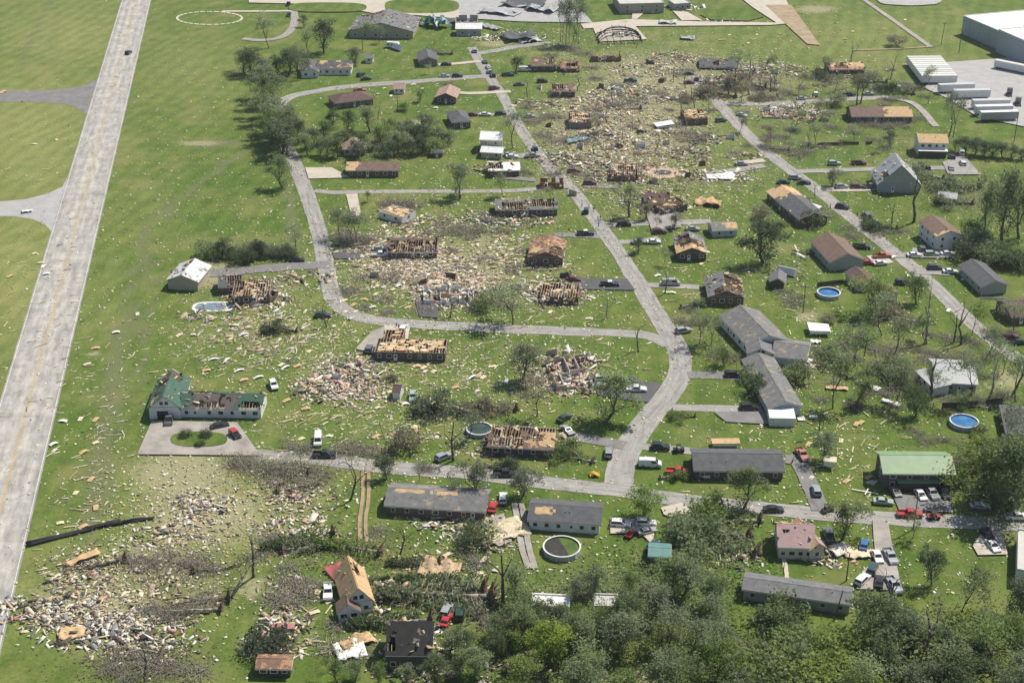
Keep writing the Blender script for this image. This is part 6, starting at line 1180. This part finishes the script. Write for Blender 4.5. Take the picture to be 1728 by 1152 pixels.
# clumps where one tree cannot be told from the next
def clump(label, group, kind, lms, h, pts, fallen=False, wide=1.):
    for x, y in pts:
        tree(x, y, kind, rnd.choice(lms.split()), h*rnd.uniform(.75,1.25), label, group, wide=wide*rnd.uniform(.9,1.2), fallen=fallen)
def scat(poly_c, n, rx, ry):
    return [(poly_c[0]+rx*rnd.uniform(-1,1), poly_c[1]+ry*rnd.uniform(-1,1)) for _ in range(n)]
clump('grey green tree in the row along the left side of the loop street','trees along the loop street','leafy','grey green',12,[(456,195),(459,240),(472,250),(484,262),(455,165),(450,182),(454,207),(462,224),(463,252),(468,240),(490,236)])
clump('leafy tree in the dark row left of the peeled white ranch house','trees left of the white ranch','leafy','dark grey',10,[(412,124),(426,129),(446,131),(468,127),(486,128),(500,120)])
clump('leafy bush tree of the tangled grove below the maroon roofed house','grove below the maroon roof','leafy','dark grey green',8.5,[(528,250),(551,242),(560,216),(570,267),(604,268),(553,266),(612,262),(540,262),(625,222),(640,248),(660,236),(590,228),(585,250),(520,262),(505,240),(690,240),(720,236),(712,258),(670,262)])
clump('brush crown fallen in the tangled grove below the maroon roofed house','brush in the grove','bush','grey green dark',4.2,[(645,240),(662,250),(682,245),(702,240),(722,248),(742,238),(690,262),(652,262),(716,232),(755,242),(676,226),(735,256)])
clump('tall bare conifer trunk in the burnt group at the top centre','bare conifers at the top centre','thin','dark grey',20,[(946,71),(950,74),(955,77),(960,74),(964,80),(968,76),(972,72),(976,75)],wide=.42)
clump('brown leafless brush in the upper debris swath','brush in the debris swath','brush','brown grey',4.5,[(1020,172),(1032,180),(1045,178),(1060,172),(1075,184),(1000,187),(1125,166),(1110,160),(1150,227),(1170,234),(1190,228),(1180,238),(910,202),(938,240),(920,230),(940,200),(886,182),(1005,196),(955,82),(948,80),(962,86),(972,82),(985,92),(930,95),(1085,168)])
clump('bare brush of the burnt tree tangle','brush of the burnt tangle','brush','brown',4.5,[(1245,128),(1262,135),(1280,128),(1220,150),(1300,140),(1275,148),(1250,152),(1310,152),(1325,160)])
clump('thin bare tree of the burnt tree tangle','trees of the burnt tangle','snag','brown none',9,[(1240,150),(1250,158),(1278,156),(1290,160),(1300,155)])
clump('shrub in the hedge behind the two storey plywood roofed house','hedge at the upper right','leafy','dark grey',5.5,[(1612,256),(1628,258),(1645,261),(1660,263),(1676,265),(1692,266),(1708,268),(1724,270)],wide=1.3)
clump('brush on the lawn left of the right street','brush left of the right street','brush','grey brown green',4,[(1300,252),(1314,257),(1330,243),(1290,238),(1345,262),(1305,232),(1322,232)])
clump('leafy brush between the half stripped house and the lot','brush below the side street','brush','dark grey',4.5,[(1395,134),(1412,130),(1470,130),(1482,152),(1455,210),(1475,213),(1495,214),(1515,211),(1530,205),(1400,140),(1540,150),(1560,165),(1500,170)])
clump('leafy shrub in the dark row behind the metal workshop','shrubs behind the workshop','bush','dark grey',4,[(350,432),(362,436),(388,436),(402,430),(420,440),(455,432),(470,436),(482,430),(410,444),(492,436),(430,430)])
clump('thin tree of the small brushy group inside the loop street','trees inside the loop street','thin','grey',12,[(592,410),(575,404),(604,412)])
clump('dark brush at the foot of the group inside the loop street','brush inside the loop street','brush','dark grey',5,[(585,404),(600,408),(575,398),(612,410),(590,412),(660,345),(674,347),(690,347)])
clump('brown brush in the tan debris field','brush in the tan debris field','brush','brown grey',4,[(770,386),(785,394),(802,392),(830,372),(795,402),(590,492),(815,362),(755,395),(745,380)])
clump('bush in the dark hedge before the right edge','dark hedge right','bush','dark grey',5,[(1630,437),(1648,441),(1666,444),(1684,446),(1702,449),(1720,452),(1640,420),(1655,425)])
clump('littered brush along the bottom street','brush along the bottom street','brush','grey dark brown',4,[(570,762),(585,758),(604,764),(620,762),(497,758),(512,760),(440,790),(455,794),(470,797),(486,795),(502,792),(412,786),(530,797),(545,800),(425,780),(395,779),(640,765),(530,815),(480,812),(720,790)])
clump('bare brown brush in the lower left debris','brush in the lower left debris','brush','brown grey',3.6,[(230,947),(248,952),(266,948),(300,952),(320,958),(338,950),(280,940),(360,962),(250,1032),(275,1040),(300,1042),(335,1022),(355,1012),(310,1030),(230,1112),(252,1122),(275,1126),(195,1118),(300,1132),(215,1140),(180,1132),(330,1138),(500,1000),(480,985),(515,985),(495,1020),(530,990)])
clump('green brush near the right street','brush near the right street','brush','grey green',4,[(1480,396),(1500,392),(1525,392),(1320,492),(1345,502),(1335,512),(1440,400),(1430,385),(1465,368),(1390,365),(1380,352),(1150,542),(1165,545),(1160,525),(1210,600),(1235,605)])
clump('leafy tree in the dense stand at the right edge','stand at the right edge','leafy','green dark lime',12,[(1664,836),(1718,832),(1684,806),(1640,800)])
clump('bush among the broken trees by the silver roofed house','brush by the silver roofed house','brush','green grey',3,[(1520,655),(1530,640),(1540,672),(1555,680),(1600,676),(1620,678),(1655,682),(1680,668),(1700,690),(1560,610),(1580,600),(1600,605),(1500,600),(1480,592),(1515,590),(1545,730),(1560,745),(1590,742),(1620,745)])
def fill(n, gap, x0, x1, y0, y1, bad=()):
    out = []
    for _ in range(4000):
        x, y = rnd.uniform(x0,x1), rnd.uniform(y0,y1)
        if any(a < x < b and c < y < d for a, b, c, d in bad): continue
        if all((x-a)**2+((y-b)*1.9)**2 > gap**2 for a, b in out): out.append((x, y))
        if len(out) >= n: break
    return out
BAD = [(1225,1470,0,1112),(880,1050,1020,1056),(980,1150,1118,1145)]
WL = 'tree of the battered wood filling the lower right'
clump('leafy '+WL,'trees of the lower right wood','leafy','grey grey green lime',8.5,fill(17,48,860,1250,985,1200,BAD)); clump('thinned '+WL,'thinned trees of the lower right wood','thin','grey green',10,fill(16,52,850,1728,1000,1200,BAD)); clump('bare '+WL,'bare trees of the lower right wood','snag','none brown',11,fill(7,90,900,1728,1030,1180,BAD))
clump('leafy tree rising from the pale thicket at the bottom right','trees of the bottom right thicket','leafy','green grey dark',8,fill(10,66,1450,1728,1085,1200)); clump('pale bush of the thicket at the bottom right','bushes of the bottom right thicket','bush','lime lime green grey',5,fill(30,38,1250,1728,1080,1190,[(1225,1470,0,1095)]),wide=1.2)
clump('leafy tree of the thicket between the green pool and the mobile home','thicket below the street','leafy','grey dark green',7.5,[(1000,1000),(1062,1006),(1128,1003),(975,1018),(1198,1030),(905,1064),(938,1068),(975,1066),(1012,1064),(1045,1066)])
clump('green bush at the edge of the lower lawn','bushes at the lower lawn','leafy','green grey dark',5.5,[(855,1090),(835,1075),(870,1105),(845,1110),(800,1140),(770,1146),(600,1146),(570,1150),(760,1110),(785,1105),(740,1150),(690,1156),(880,1150),(900,1080),(640,1155)])
clump('shredded brush strewn through the upper right yards','brush of the upper right yards','brush','brown grey none',4,fill(46,26,1240,1560,110,260,[(1430,1545,180,215)]))
clump('stripped thin tree standing in the upper right yards','thin trees of the upper right yards','thin','brown grey',8,fill(16,40,1220,1500,115,250,[(1430,1545,180,215)]))
clump('shredded brush strewn through the upper centre yards','brush of the upper centre yards','brush','brown grey none',4,fill(40,26,880,1200,95,300,[(955,1000,195,222),(1150,1200,190,215)]))
clump('stripped small tree in the upper centre yards','small trees of the upper centre yards','snag','brown grey none',7,fill(16,40,880,1200,100,290))
clump('brush strewn through the right hand yards','brush of the right hand yards','brush','grey green',3.6,fill(24,38,1380,1728,560,690,[(1540,1660,600,668)]))
clump('slender stripped tree in the right hand yards','slender trees of the right hand yards','thin','grey green',12,fill(12,50,1400,1728,560,700,[(1540,1660,600,668)]))
clump('brush strewn through the yards around the loop street','brush of the loop street yards','brush','brown grey',3.6,fill(26,36,570,900,370,540,[(650,745,395,440),(690,810,480,515)]))
clump('brush strewn over the lower yards','brush of the lower yards','brush','grey green brown',4,fill(26,36,430,900,880,1120,[(570,640,940,1052),(640,740,1050,1135)]))
# undergrowth of the lower right: nobody could count it
def ground_leaves(name, label, regions, lm, size, hmax, cat='undergrowth'):
    P_ = []
    for (cx, cy, rx, ry, n) in regions:
        a = nr.normal(0, .55, n)*rx+cx; b = nr.normal(0, .55, n)*ry+cy
        u = (a-864)/FPX; v = (b-576)/FPX; t = CAMH/(SP+v*CP); X, Y = t*u, t*(CP-v*SP)
        hh = hmax*np.clip(.5+.5*np.sin(X*.55+1.3*np.sin(Y*.4))*np.sin(Y*.5+X*.13), .03, 1)*nr.uniform(.15,1,n); P_.append(np.stack([X,Y,hh],-1))
    P_ = np.concatenate(P_); V, F = leaves([tuple(p) for p in P_], len(P_), .12, size, 3); o = link(name, np_mesh(name, V, F, [LEAF[lm]])); tag(o, label, cat, kind='stuff')
ground_leaves('undergrowth','low green undergrowth of the lower right wood',[(1620,1110,170,60,22000),(1420,1125,150,40,11000),(1250,1110,120,60,7000),(1650,1060,110,30,4000),(1050,1100,180,60,8000)],'lime',.5,1.8)
ground_leaves('undergrowth','grey green undergrowth under the lower right wood',[(1050,1020,180,60,9000),(1150,960,120,50,5000),(1500,1130,200,40,6000),(900,1130,90,30,2500),(1690,840,60,60,4000)],'grey',.5,1.6)
ground_leaves('undergrowth','grey green litter of leaves and twigs in the damaged yards',[(640,240,130,30,3500),(1650,330,90,35,3500),(260,970,140,60,2500),(240,1120,110,40,2500),(480,800,110,25,2200),(1560,620,110,60,2500),(1500,240,140,40,2000),(1060,200,160,60,2500),(600,930,130,40,2500),(1200,590,60,50,1200),(590,410,50,25,900),(1480,400,80,30,1200)],'brown',.42,.7,'leaf litter')
# ---------------------------------------------------------------- debris
DM = [PALE, mat('weathered_lumber', (.40,.32,.22), .9, .35, 2), mat('off_white_scrap', (.66,.65,.60), .8, .2), DRY, PINK, GREYM, mat('brown_scrap', (.10,.085,.07), .9, .4), mat('weathered_plywood', (.46,.36,.24), .9, .3), WC['brick'], mat('pale_yellow_insulation', (.60,.56,.34), .95, .2)]
def px_cloud(regions, gauss=True):
    out = []; reg = []
    for i, q in enumerate(regions):
        cx, cy, rx, ry, n = q[:5]
        a = (nr.normal(0, .5, n) if gauss else nr.uniform(-1, 1, n)); b = (nr.normal(0, .5, n) if gauss else nr.uniform(-1, 1, n))
        x = a*rx+cx; y = b*ry+cy; u = (x-864)/FPX; v = (y-576)/FPX; t = CAMH/(SP+v*CP); out.append(np.stack([t*u, t*(CP-v*SP)], -1)); reg += [i]*n
    return np.concatenate(out), np.array(reg)
WIND = R(42)
def scatter(name, label, regions, w_, smin, smax, aspect, gauss=True, zmax=.25, ang=.5, tilt=.12, th=.05):
    Pt, rg = px_cloud(regions, gauss); n = len(Pt); s = nr.uniform(smin**.5, smax**.5, n)**2
    S = np.stack([s, np.maximum(.07, s*nr.uniform(aspect[0], aspect[1], n)), nr.uniform(.5, 1.6, n)*th], -1); C = np.concatenate([Pt, nr.uniform(.04, zmax, n)[:, None]], 1)
    k = np.array([q[5] if len(q) > 5 else WIND for q in regions])[rg]; p = np.array(w_, float); p /= p.sum(); mi = nr.choice(len(DM), n, p=p)
    o = link(name, many_boxes(name, C, S, k+nr.normal(0, ang, n), nr.normal(0, tilt, n), nr.normal(0, tilt, n), mi, DM)); tag(o, label, 'debris', kind='stuff'); return o
#           pale wood white dry pink grey dark ply brick yellow
# long boards blown along the wind over the lawns
scatter('scattered_boards','pale broken boards strewn over the lawns in wind blown streaks',[(480,590,160,50,500),(640,470,110,70,420),(450,540,110,40,240),(620,710,160,60,240),(900,480,120,80,260),(330,570,80,60,150),(780,630,120,60,200),(170,730,70,160,190),(80,560,120,200,130),(980,620,120,60,120),(1280,470,260,160,260),(1180,270,260,110,400),(700,330,160,60,140),(470,780,120,40,120),(150,980,90,110,300),(1400,800,260,130,130),(900,120,400,70,260),(720,180,220,80,130),(300,180,250,160,90),(1550,200,200,160,130)],
    [4,3,1,.6,.1,.5,.4,1.2,0,1.4], .45, 2.8, (.06,.14), tilt=.05, th=.05)
# flecks: shingles, insulation, siding scraps
scatter('scattered_scraps','small pale scraps of siding and insulation scattered over all the grass',[(300,400,330,420,2400),(900,300,560,300,8000),(1400,300,420,300,6400),(700,600,360,220,6000),(1400,700,400,260,2800),(300,900,240,200,2400),(800,900,300,180,1000),(1500,950,260,150,400),(1150,80,460,70,900),(120,200,140,200,160),(560,430,200,80,700)],
    [3.5,1,2.5,1,.3,.6,.4,.8,.1,3.2], .16, .8, (.25,.9), zmax=.2, ang=2, tilt=.2)
scatter('scattered_scraps','mixed building scraps littering the worst hit yards',[(700,455,110,35,1300),(760,500,80,26,900),(1070,200,160,65,2600),(1120,120,150,40,1300),(1290,130,80,35,500),(1000,280,110,40,1000),(1090,330,90,35,700),(950,240,70,50,700),(1340,190,70,28,500),(590,650,75,36,1300),(440,490,60,28,500),(930,640,70,34,800),(100,1040,90,26,700),(230,1050,90,22,600),(150,960,60,40,250),(330,880,80,40,260),(250,960,110,50,300),(480,1020,45,75,350),(240,1095,90,26,400),(940,490,60,30,600),(830,370,120,40,700),(690,400,70,35,500),(1430,130,80,30,400),(840,750,80,30,400),(800,905,60,20,350),(740,965,60,30,300),(690,1110,70,40,300),(490,870,70,40,260),(330,850,50,25,300),(890,60,110,30,500),(1040,65,60,20,250),(1340,60,110,50,200),(1330,470,50,30,150),(1380,610,50,25,200),(500,830,90,30,220),(1150,300,80,35,400),(1240,300,60,30,250)],
    [2.4,3,1.7,1.8,.7,2.2,3.2,1.6,.5,.6], .2, 1.4, (.1,.6), zmax=.35, ang=1.2, tilt=.22, th=.06)
scatter('scattered_boards','tan boards and sheathing covering the ground between the loop street houses',[(690,440,95,30,900,R(35)),(760,470,100,26,800,R(35)),(620,415,60,20,260),(440,560,110,40,260),(1000,190,90,40,500),(1060,270,110,40,500),(700,380,80,30,260),(850,430,50,40,260)],
    [4,5,1,1.5,.6,.4,.6,3,0,1], .4, 2.6, (.08,.5), ang=.5, tilt=.12, zmax=.4)
# heaps at the sites of destroyed houses
def heap(px, py, rx, ry, h, n, label, w_=(2.5,3,1.8,2,.7,1.8,3,1.6,.5,.5), smax=2.0):
    g = G(px, py); r = np.sqrt(nr.uniform(0, 1, n)); a = nr.uniform(0, 6.283, n); x = r*np.cos(a)*rx; y = r*np.sin(a)*ry; bump = .55+.45*np.sin(x*1.1+px)*np.cos(y*.9+py)
    z = .75*h*(1-r**2)*bump*nr.uniform(.4, 1.05, n)+.1; s = nr.uniform(.45, smax**.5, n)**2; big = nr.uniform(0,1,n) < .07; s = np.where(big, nr.uniform(2.2,4.6,n), s); S = np.stack([s, np.maximum(.1, s*nr.uniform(.05,.6,n)*np.where(big,.6,1)), nr.uniform(.04,.16,n)], -1); p = np.array(w_, float); p /= p.sum()
    o = link('debris_heap', many_boxes('debris_heap', np.stack([x,y,z],-1), S, nr.uniform(0,6.28,n), nr.normal(0,.3,n), nr.normal(0,.3,n), nr.choice(len(DM), n, p=p), DM), loc=g); tag(o, label, 'debris heap', kind='stuff')
for q in [(592,632,10,13,1.5,330,'pink and white rubble heap left of the roofless ranch house',(1.5,2,3,3,3,1,1,1,.6,.3)),(548,655,10,8,1.2,260,'grey and tan rubble heap on the lawn above the farmhouse lawn'),(755,497,11,11,1.8,340,'brown rubble heap beside the small dark driveway',(2,3,2,1.5,.6,1.5,2,1,1,.3)),(800,500,7,9,1.2,160,'white and grey rubble at the right of the wooden remains',(1,1,4,2,.3,2,1,.5,0,.5)),(700,425,13,8,1.4,260,'rubble of rafters and boards around the shattered brick house'),
 (968,610,8,7,1.4,260,'white and brown rubble on the pale floor ruin',(1,2,4,2,1,2,2,1,1,0)),(965,648,9,8,.9,200,'pink tan rubble in front of the pale floor ruin',(2,2,2,3,3,.5,.5,2,0,0)),(940,495,11,11,1.8,320,'rubble around the low remnant of a brick house',(2,2,3,3,1,1,1,1,1.5,.2)),(1050,290,16,14,2.,420,'dark and red rubble around the dark red brick wreck',(2,2,2,1,1,1.5,2.5,1,1.5,.3)),(985,270,13,10,1.4,260,'dark rubble right of the main street'),(1080,160,24,14,1.6,520,'wide white rubble swath in the upper centre',(2,1.5,4,3,1,1.2,.8,1,0,.5)),
 (1100,118,22,12,1.3,420,'pale pink rubble below the standing red wall',(2,2,3,3,2,1,.8,1,.4,.3)),(1000,180,16,14,1.4,380,'tan rubble right of the splintered house',(3,3,2,2,1,.6,1,2,.2,.6)),(1060,215,22,20,.9,420,'thin brown rubble spread in the debris swath',(3,3,1,1,.6,1,1.5,2,.3,1)),(1290,118,20,14,1.2,360,'pale pink rubble right of the crushed charcoal roof',(1.5,1.5,3,3,2.4,1.2,.8,.8,.3,.2)),(1335,185,14,8,1.1,260,'white rubble on the tan floor slab',(1.5,1,4,3,1.4,1.5,1,.8,.2,.2)),(1105,345,12,12,1.5,280,'pink and dark rubble at the gutted house'),
 (855,372,18,7,1.4,300,'grey white rubble in front of the long ripped house',(2,1.5,3,1.5,.2,2.5,1.5,.5,.3,.3)),(905,448,10,5,1.0,160,'rubble along the roof stripped brick house'),(430,508,12,6,1.3,220,'dark and tan rubble around the roofless brick ruin'),(360,532,10,5,.8,120,'orange debris pile below the oblong pool'),(80,1025,13,6,1.2,190,'white rubble by the highway at the lower left',(2,1,5,2.5,.5,1.5,1,.7,0,1)),(160,1065,15,6,1.2,200,'white and grey rubble in the lower left heap',(1.5,1,5,2.5,.6,2,1,.6,.2,.6)),(245,1075,13,6,1.3,150,'dark brick rubble in the lower left heap',(1,1.5,3,1.5,1,1.5,2,.6,1.5,.2)),
 (125,975,5,9,.9,110,'tan timber rubble running along the lower left',(2,4,1.5,1,.6,.8,1,3,.2,.4)),(225,1015,11,5,.7,110,'pale boards in the middle of the lower left',(4,2,2,1.5,.5,.5,.5,1,0,1.5)),(350,850,7,4,.8,70,'pink and white scraps heap below the farmhouse drive',(2,1.5,4,2.4,1.8,.5,.3,.7,.2,.6)),(270,905,8,5,.8,120,'tan boards heap right of the black roofing strips',(2,4,1,1,.4,.4,.6,3,0,.4)),(480,1030,5,14,.9,140,'brick and board rubble left of the steep plywood house',(2,2,2,1.5,1,1,1.2,1.2,1.6,.2)),(478,1075,7,8,.9,150,'rubble around the small faded red car'),
 (640,1010,6,8,1.3,160,'splintered boards at the right wall of the steep house',(2,4,1.5,1,.6,.6,1,2,.3,.3)),(700,1130,9,4,.9,130,'charred rubble before the burnt house',(1,1.5,1,.6,.2,1,4,.6,1.5,0)),(735,1095,4,8,1.1,110,'white rubble right of the burnt house',(1,1,5,2,.4,1,1,.5,.3,0)),(770,880,12,4,.8,150,'rubble strewn before the grey shingled ranch',(2,1.5,4,2,.5,1,.6,.8,.2,.6)),(830,905,8,7,1.3,170,'timber rubble on the gravel between the lower houses',(3,4,2,2,.8,.4,.6,2,0,.3)),(870,1140,8,6,1.5,160,'brown timber rubble at the bottom edge',(2,4,1.5,1,.6,1,2,1,.3,0)),
 (935,745,7,5,1.0,120,'tan rubble at the right end of the open wooden house'),(1395,935,7,5,1.2,140,'tan and white rubble at the end of the pink roofed farmhouse',(2,2,4,2.4,1,.4,.6,1,0,.2)),(1250,945,6,4,1,100,'tan rubble under the huge fallen tree'),(1350,610,10,5,.8,140,'white rubble right of the sprawling charcoal house',(2,1,5,2,.2,1,.3,.5,0,.4)),(1378,430,8,5,1.3,120,'dark splintered rubble left of the brown gabled house',(2,2,1,1,.2,1,4,1,0,0)),(1430,128,11,5,1.2,160,'rubble below the broken roof boards'),(875,62,14,10,1.4,220,'dark rubble at the top street',(1,1,2,1,.3,2,4,.5,.3,.2)),
 (1046,60,10,8,1.8,240,'burnt rubble under the barrel frame',(.6,1,1.6,.8,.3,2,5,.4,.6,0)),(1150,14,12,6,1.2,140,'white wreckage around the grey trailer office',(1,.6,5,2,.2,2,1,.4,0,.2)),(1215,35,12,5,.8,100,'white wreckage on the lawn right of the trailer office'),(640,50,10,6,1,100,'boards left of the grey roofed hall'),(825,66,9,5,1,120,'white scraps below the torn silver ribbon',(1,.6,5,2,.2,1,.6,.4,0,1)),(1230,300,11,6,.9,160,'white rubble by the lane right of the pink deck pool',(1.5,1,5,2,.5,1.5,.7,.5,0,.3)),(1180,295,9,6,1.1,140,'dark rubble left of the pale lane'),(1255,265,8,4,.9,100,'dark rubble by the short pale drive'),
 (1160,258,10,9,1.4,200,'tan and white rubble patch at the right of the debris swath'),(1012,228,9,8,1.6,200,'brown rubble between the grey brick shell and the white roof panel'),(940,268,9,7,1.4,170,'tan rubble below the brush right of the main street'),(1135,98,13,9,1.7,260,'pink rubble above the crushed charcoal roof',(1.5,2,2.5,3,3.5,1,1,1,.6,.3)),(1205,135,10,7,1.5,190,'dark rubble below the crushed charcoal roof',(1,2,1.5,1,.6,2,4,1,.8,.2)),(1262,118,11,8,1.7,230,'pinkish rubble behind the burnt tree tangle',(1.5,2,2.5,3,3.5,1,1,1,.6,.3)),(1062,245,12,9,1.5,230,'orange brown rubble above the dark red brick wreck',(2,4,1,1,1,.6,1.5,3,.8,.4)),(1190,235,9,7,1.4,160,'grey brushy rubble below the tan deck shell'),
 (900,175,10,6,1,140,'brushy rubble at the upper main street'),(830,285,8,5,1.1,120,'rubble behind the half collapsed small house'),(515,470,10,6,.7,120,'pale rubble along the inner loop street'),(520,905,9,4,.8,90,'pink and tan rubble beside the dirt track'),(500,835,7,4,.8,80,'brick rubble between the bare snags',(1.5,2,1.5,1,1,.8,1.4,.7,2,.2)),(500,890,9,4,.9,110,'pale board stack above the fallen evergreens',(4,3,3,1,.2,.3,.4,1,0,.5))]:
    heap(*q[:7], **(dict(w_=tuple(x+(1.1 if i in (5,6) else 0) for i, x in enumerate(q[7]))) if len(q) > 7 else {}))
# the largest single boards and panels, each a thing of its own
proto = []
def mk(L, W_, th, m, bend):
    b = MB(); k = 5; pts = [(-L/2+L*i/k, bend*math.sin(math.pi*i/k)) for i in range(k+1)]
    lo = [(x, -W_/2*(1-.15*(i % 2)), z) for i, (x, z) in enumerate(pts)]; hi = [(x, W_/2, z) for x, z in pts]
    for i in range(k): b.hexa([lo[i], lo[i+1], hi[i+1], hi[i]], [(p[0], p[1], p[2]+th) for p in (lo[i], lo[i+1], hi[i+1], hi[i])], m)
    return b.mesh('board')
BM = dict(long_board=[mk(3.4,.26,.06,PALE,.1), mk(2.8,.3,.06,DM[9],.05), mk(3.9,.22,.08,WOOD,.15)], plywood_sheet=[mk(2.4,1.2,.04,PLY,.18), mk(2.2,1.1,.04,PALE,.1), mk(1.7,1.2,.04,DM[9],.12)], white_panel=[mk(2.2,1.1,.05,WHITE,.25), mk(3.0,.8,.04,WHITE,.4), mk(1.5,1.0,.04,DRY,.2)])
def singles(zone, regions):
    Pt, _ = px_cloud([q[:5] for q in regions], False)
    for i, p in enumerate(Pt):
        k = ('long_board','long_board','long_board','plywood_sheet','plywood_sheet','white_panel')[rnd.randrange(6)]; kind = dict(long_board='long pale board', plywood_sheet='tan plywood sheet', white_panel='white torn panel')[k]
        o = link(k, rnd.choice(BM[k]), loc=(p[0], p[1], .1+.04*(i % 5)), rz=WIND+rnd.gauss(0, .45)); tag(o, '%s lying on %s' % (kind, zone), dict(long_board='board', plywood_sheet='plywood sheet', white_panel='panel')[k], '%ss on %s' % (kind, zone))
singles('the mown verge right of the highway', [(130,780,45,110,20),(200,560,60,60,8)]); singles('the field left of the highway', [(50,500,45,90,10),(70,260,60,60,6)]); singles('the lawn behind the white farmhouse', [(420,600,130,45,30)])
singles('the lawn between farmhouse and bottom street', [(600,710,140,35,34)]); singles('the lawn below the roofless ranch house', [(760,640,110,22,24)]); singles('the grass inside the loop street', [(640,505,60,22,20),(940,540,60,14,8)])
singles('the yards right of the main street', [(1150,470,60,50,18),(1300,560,50,40,10)]); singles('the lawns by the green roofed building', [(1420,780,60,45,16),(1440,720,80,30,8)]); singles('the wide field at the top right', [(1450,80,120,50,20),(1250,75,90,20,14)])
singles('the lower lawn around the steep house', [(540,1060,50,70,12),(800,1000,70,70,10)]); singles('the grass of the right hand yards', [(1560,470,100,60,16)]); singles('the upper lawns left of the main street', [(720,190,90,50,14)])
# household appliances and tanks seen as single pale blocks
for (x, y, c, lb) in [(770,872,WHITE,'white tank lying at the wall of the grey shingled ranch'),(1372,706,WHITE,'white box standing at the carport corner')]:
    t = MB(); t.tube((-1,0,.5), (1,0,.5), .45, .45, c, 10); o = t.build('tank', None); o.location = G(x, y); tag(o, lb, 'tank')

# pieces of wall still standing in the worst streets
for i, (x, y) in enumerate([(915,150),(1010,150),(1040,155),(1090,108),(1120,140),(1140,170),(1020,200),(1075,225),(930,215),(985,250),(1040,250),(1090,250),(1130,245),(1200,150),(1275,125),(1315,125),(1300,190),(1360,195),(1385,205),(1240,235),(1190,280),(1165,300),(1100,310),(960,330),(1120,345),(720,480),(770,470),(640,470),(560,640),(610,620),(940,600),(985,615),(420,480),(470,500),(880,490),(960,470)]):
    g = G(x, y); b = MB(); m = rnd.choice((WC['brick'], WC['white'], DRY, WC['tan'], WC['dkbrick'])); L = rnd.uniform(2,5)
    b.hexa([(0,0,0),(L,0,0),(L,.2,0),(0,.2,0)], [(0,0,rnd.uniform(1.2,2.5)),(L,0,rnd.uniform(.3,2.2)),(L,.2,rnd.uniform(.3,2.2)),(0,.2,rnd.uniform(1.2,2.5))], m)
    D = rnd.uniform(1.5,3.5); b.hexa([(0,.2,0),(.2,.2,0),(.2,D,0),(0,D,0)], [(0,.2,2.2),(.2,.2,2.2),(.2,D,rnd.uniform(.2,1.6)),(0,D,rnd.uniform(.2,1.6))], m)
    o = b.build('wall_fragment', None); o.location = g; o.rotation_euler = (0, 0, R(rnd.choice((-12, 78, 168))+rnd.uniform(-10,10))); tag(o, 'broken corner of wall left standing in the debris of a destroyed house', 'wall fragment', 'wall corners left in the debris')
# ---------------------------------------------------------------- the air: a faint even haze round the whole scene
hm = bpy.data.materials.new('haze'); hm.use_nodes = True; ht = hm.node_tree; ht.nodes.clear()
pv = ht.nodes.new('ShaderNodeVolumePrincipled'); pv.inputs['Color'].default_value = (.80,.88,.95,1); pv.inputs['Density'].default_value = .00007; pv.inputs['Anisotropy'].default_value = .3
ho = ht.nodes.new('ShaderNodeOutputMaterial'); ht.links.new(pv.outputs[0], ho.inputs['Volume'])
hb_ = MB(); hb_.box((-9200,-3200,-1), (9200,15200,240), hm); tag(hb_.build('haze', None), 'thin pale haze over the whole neighbourhood', 'haze', kind='stuff')
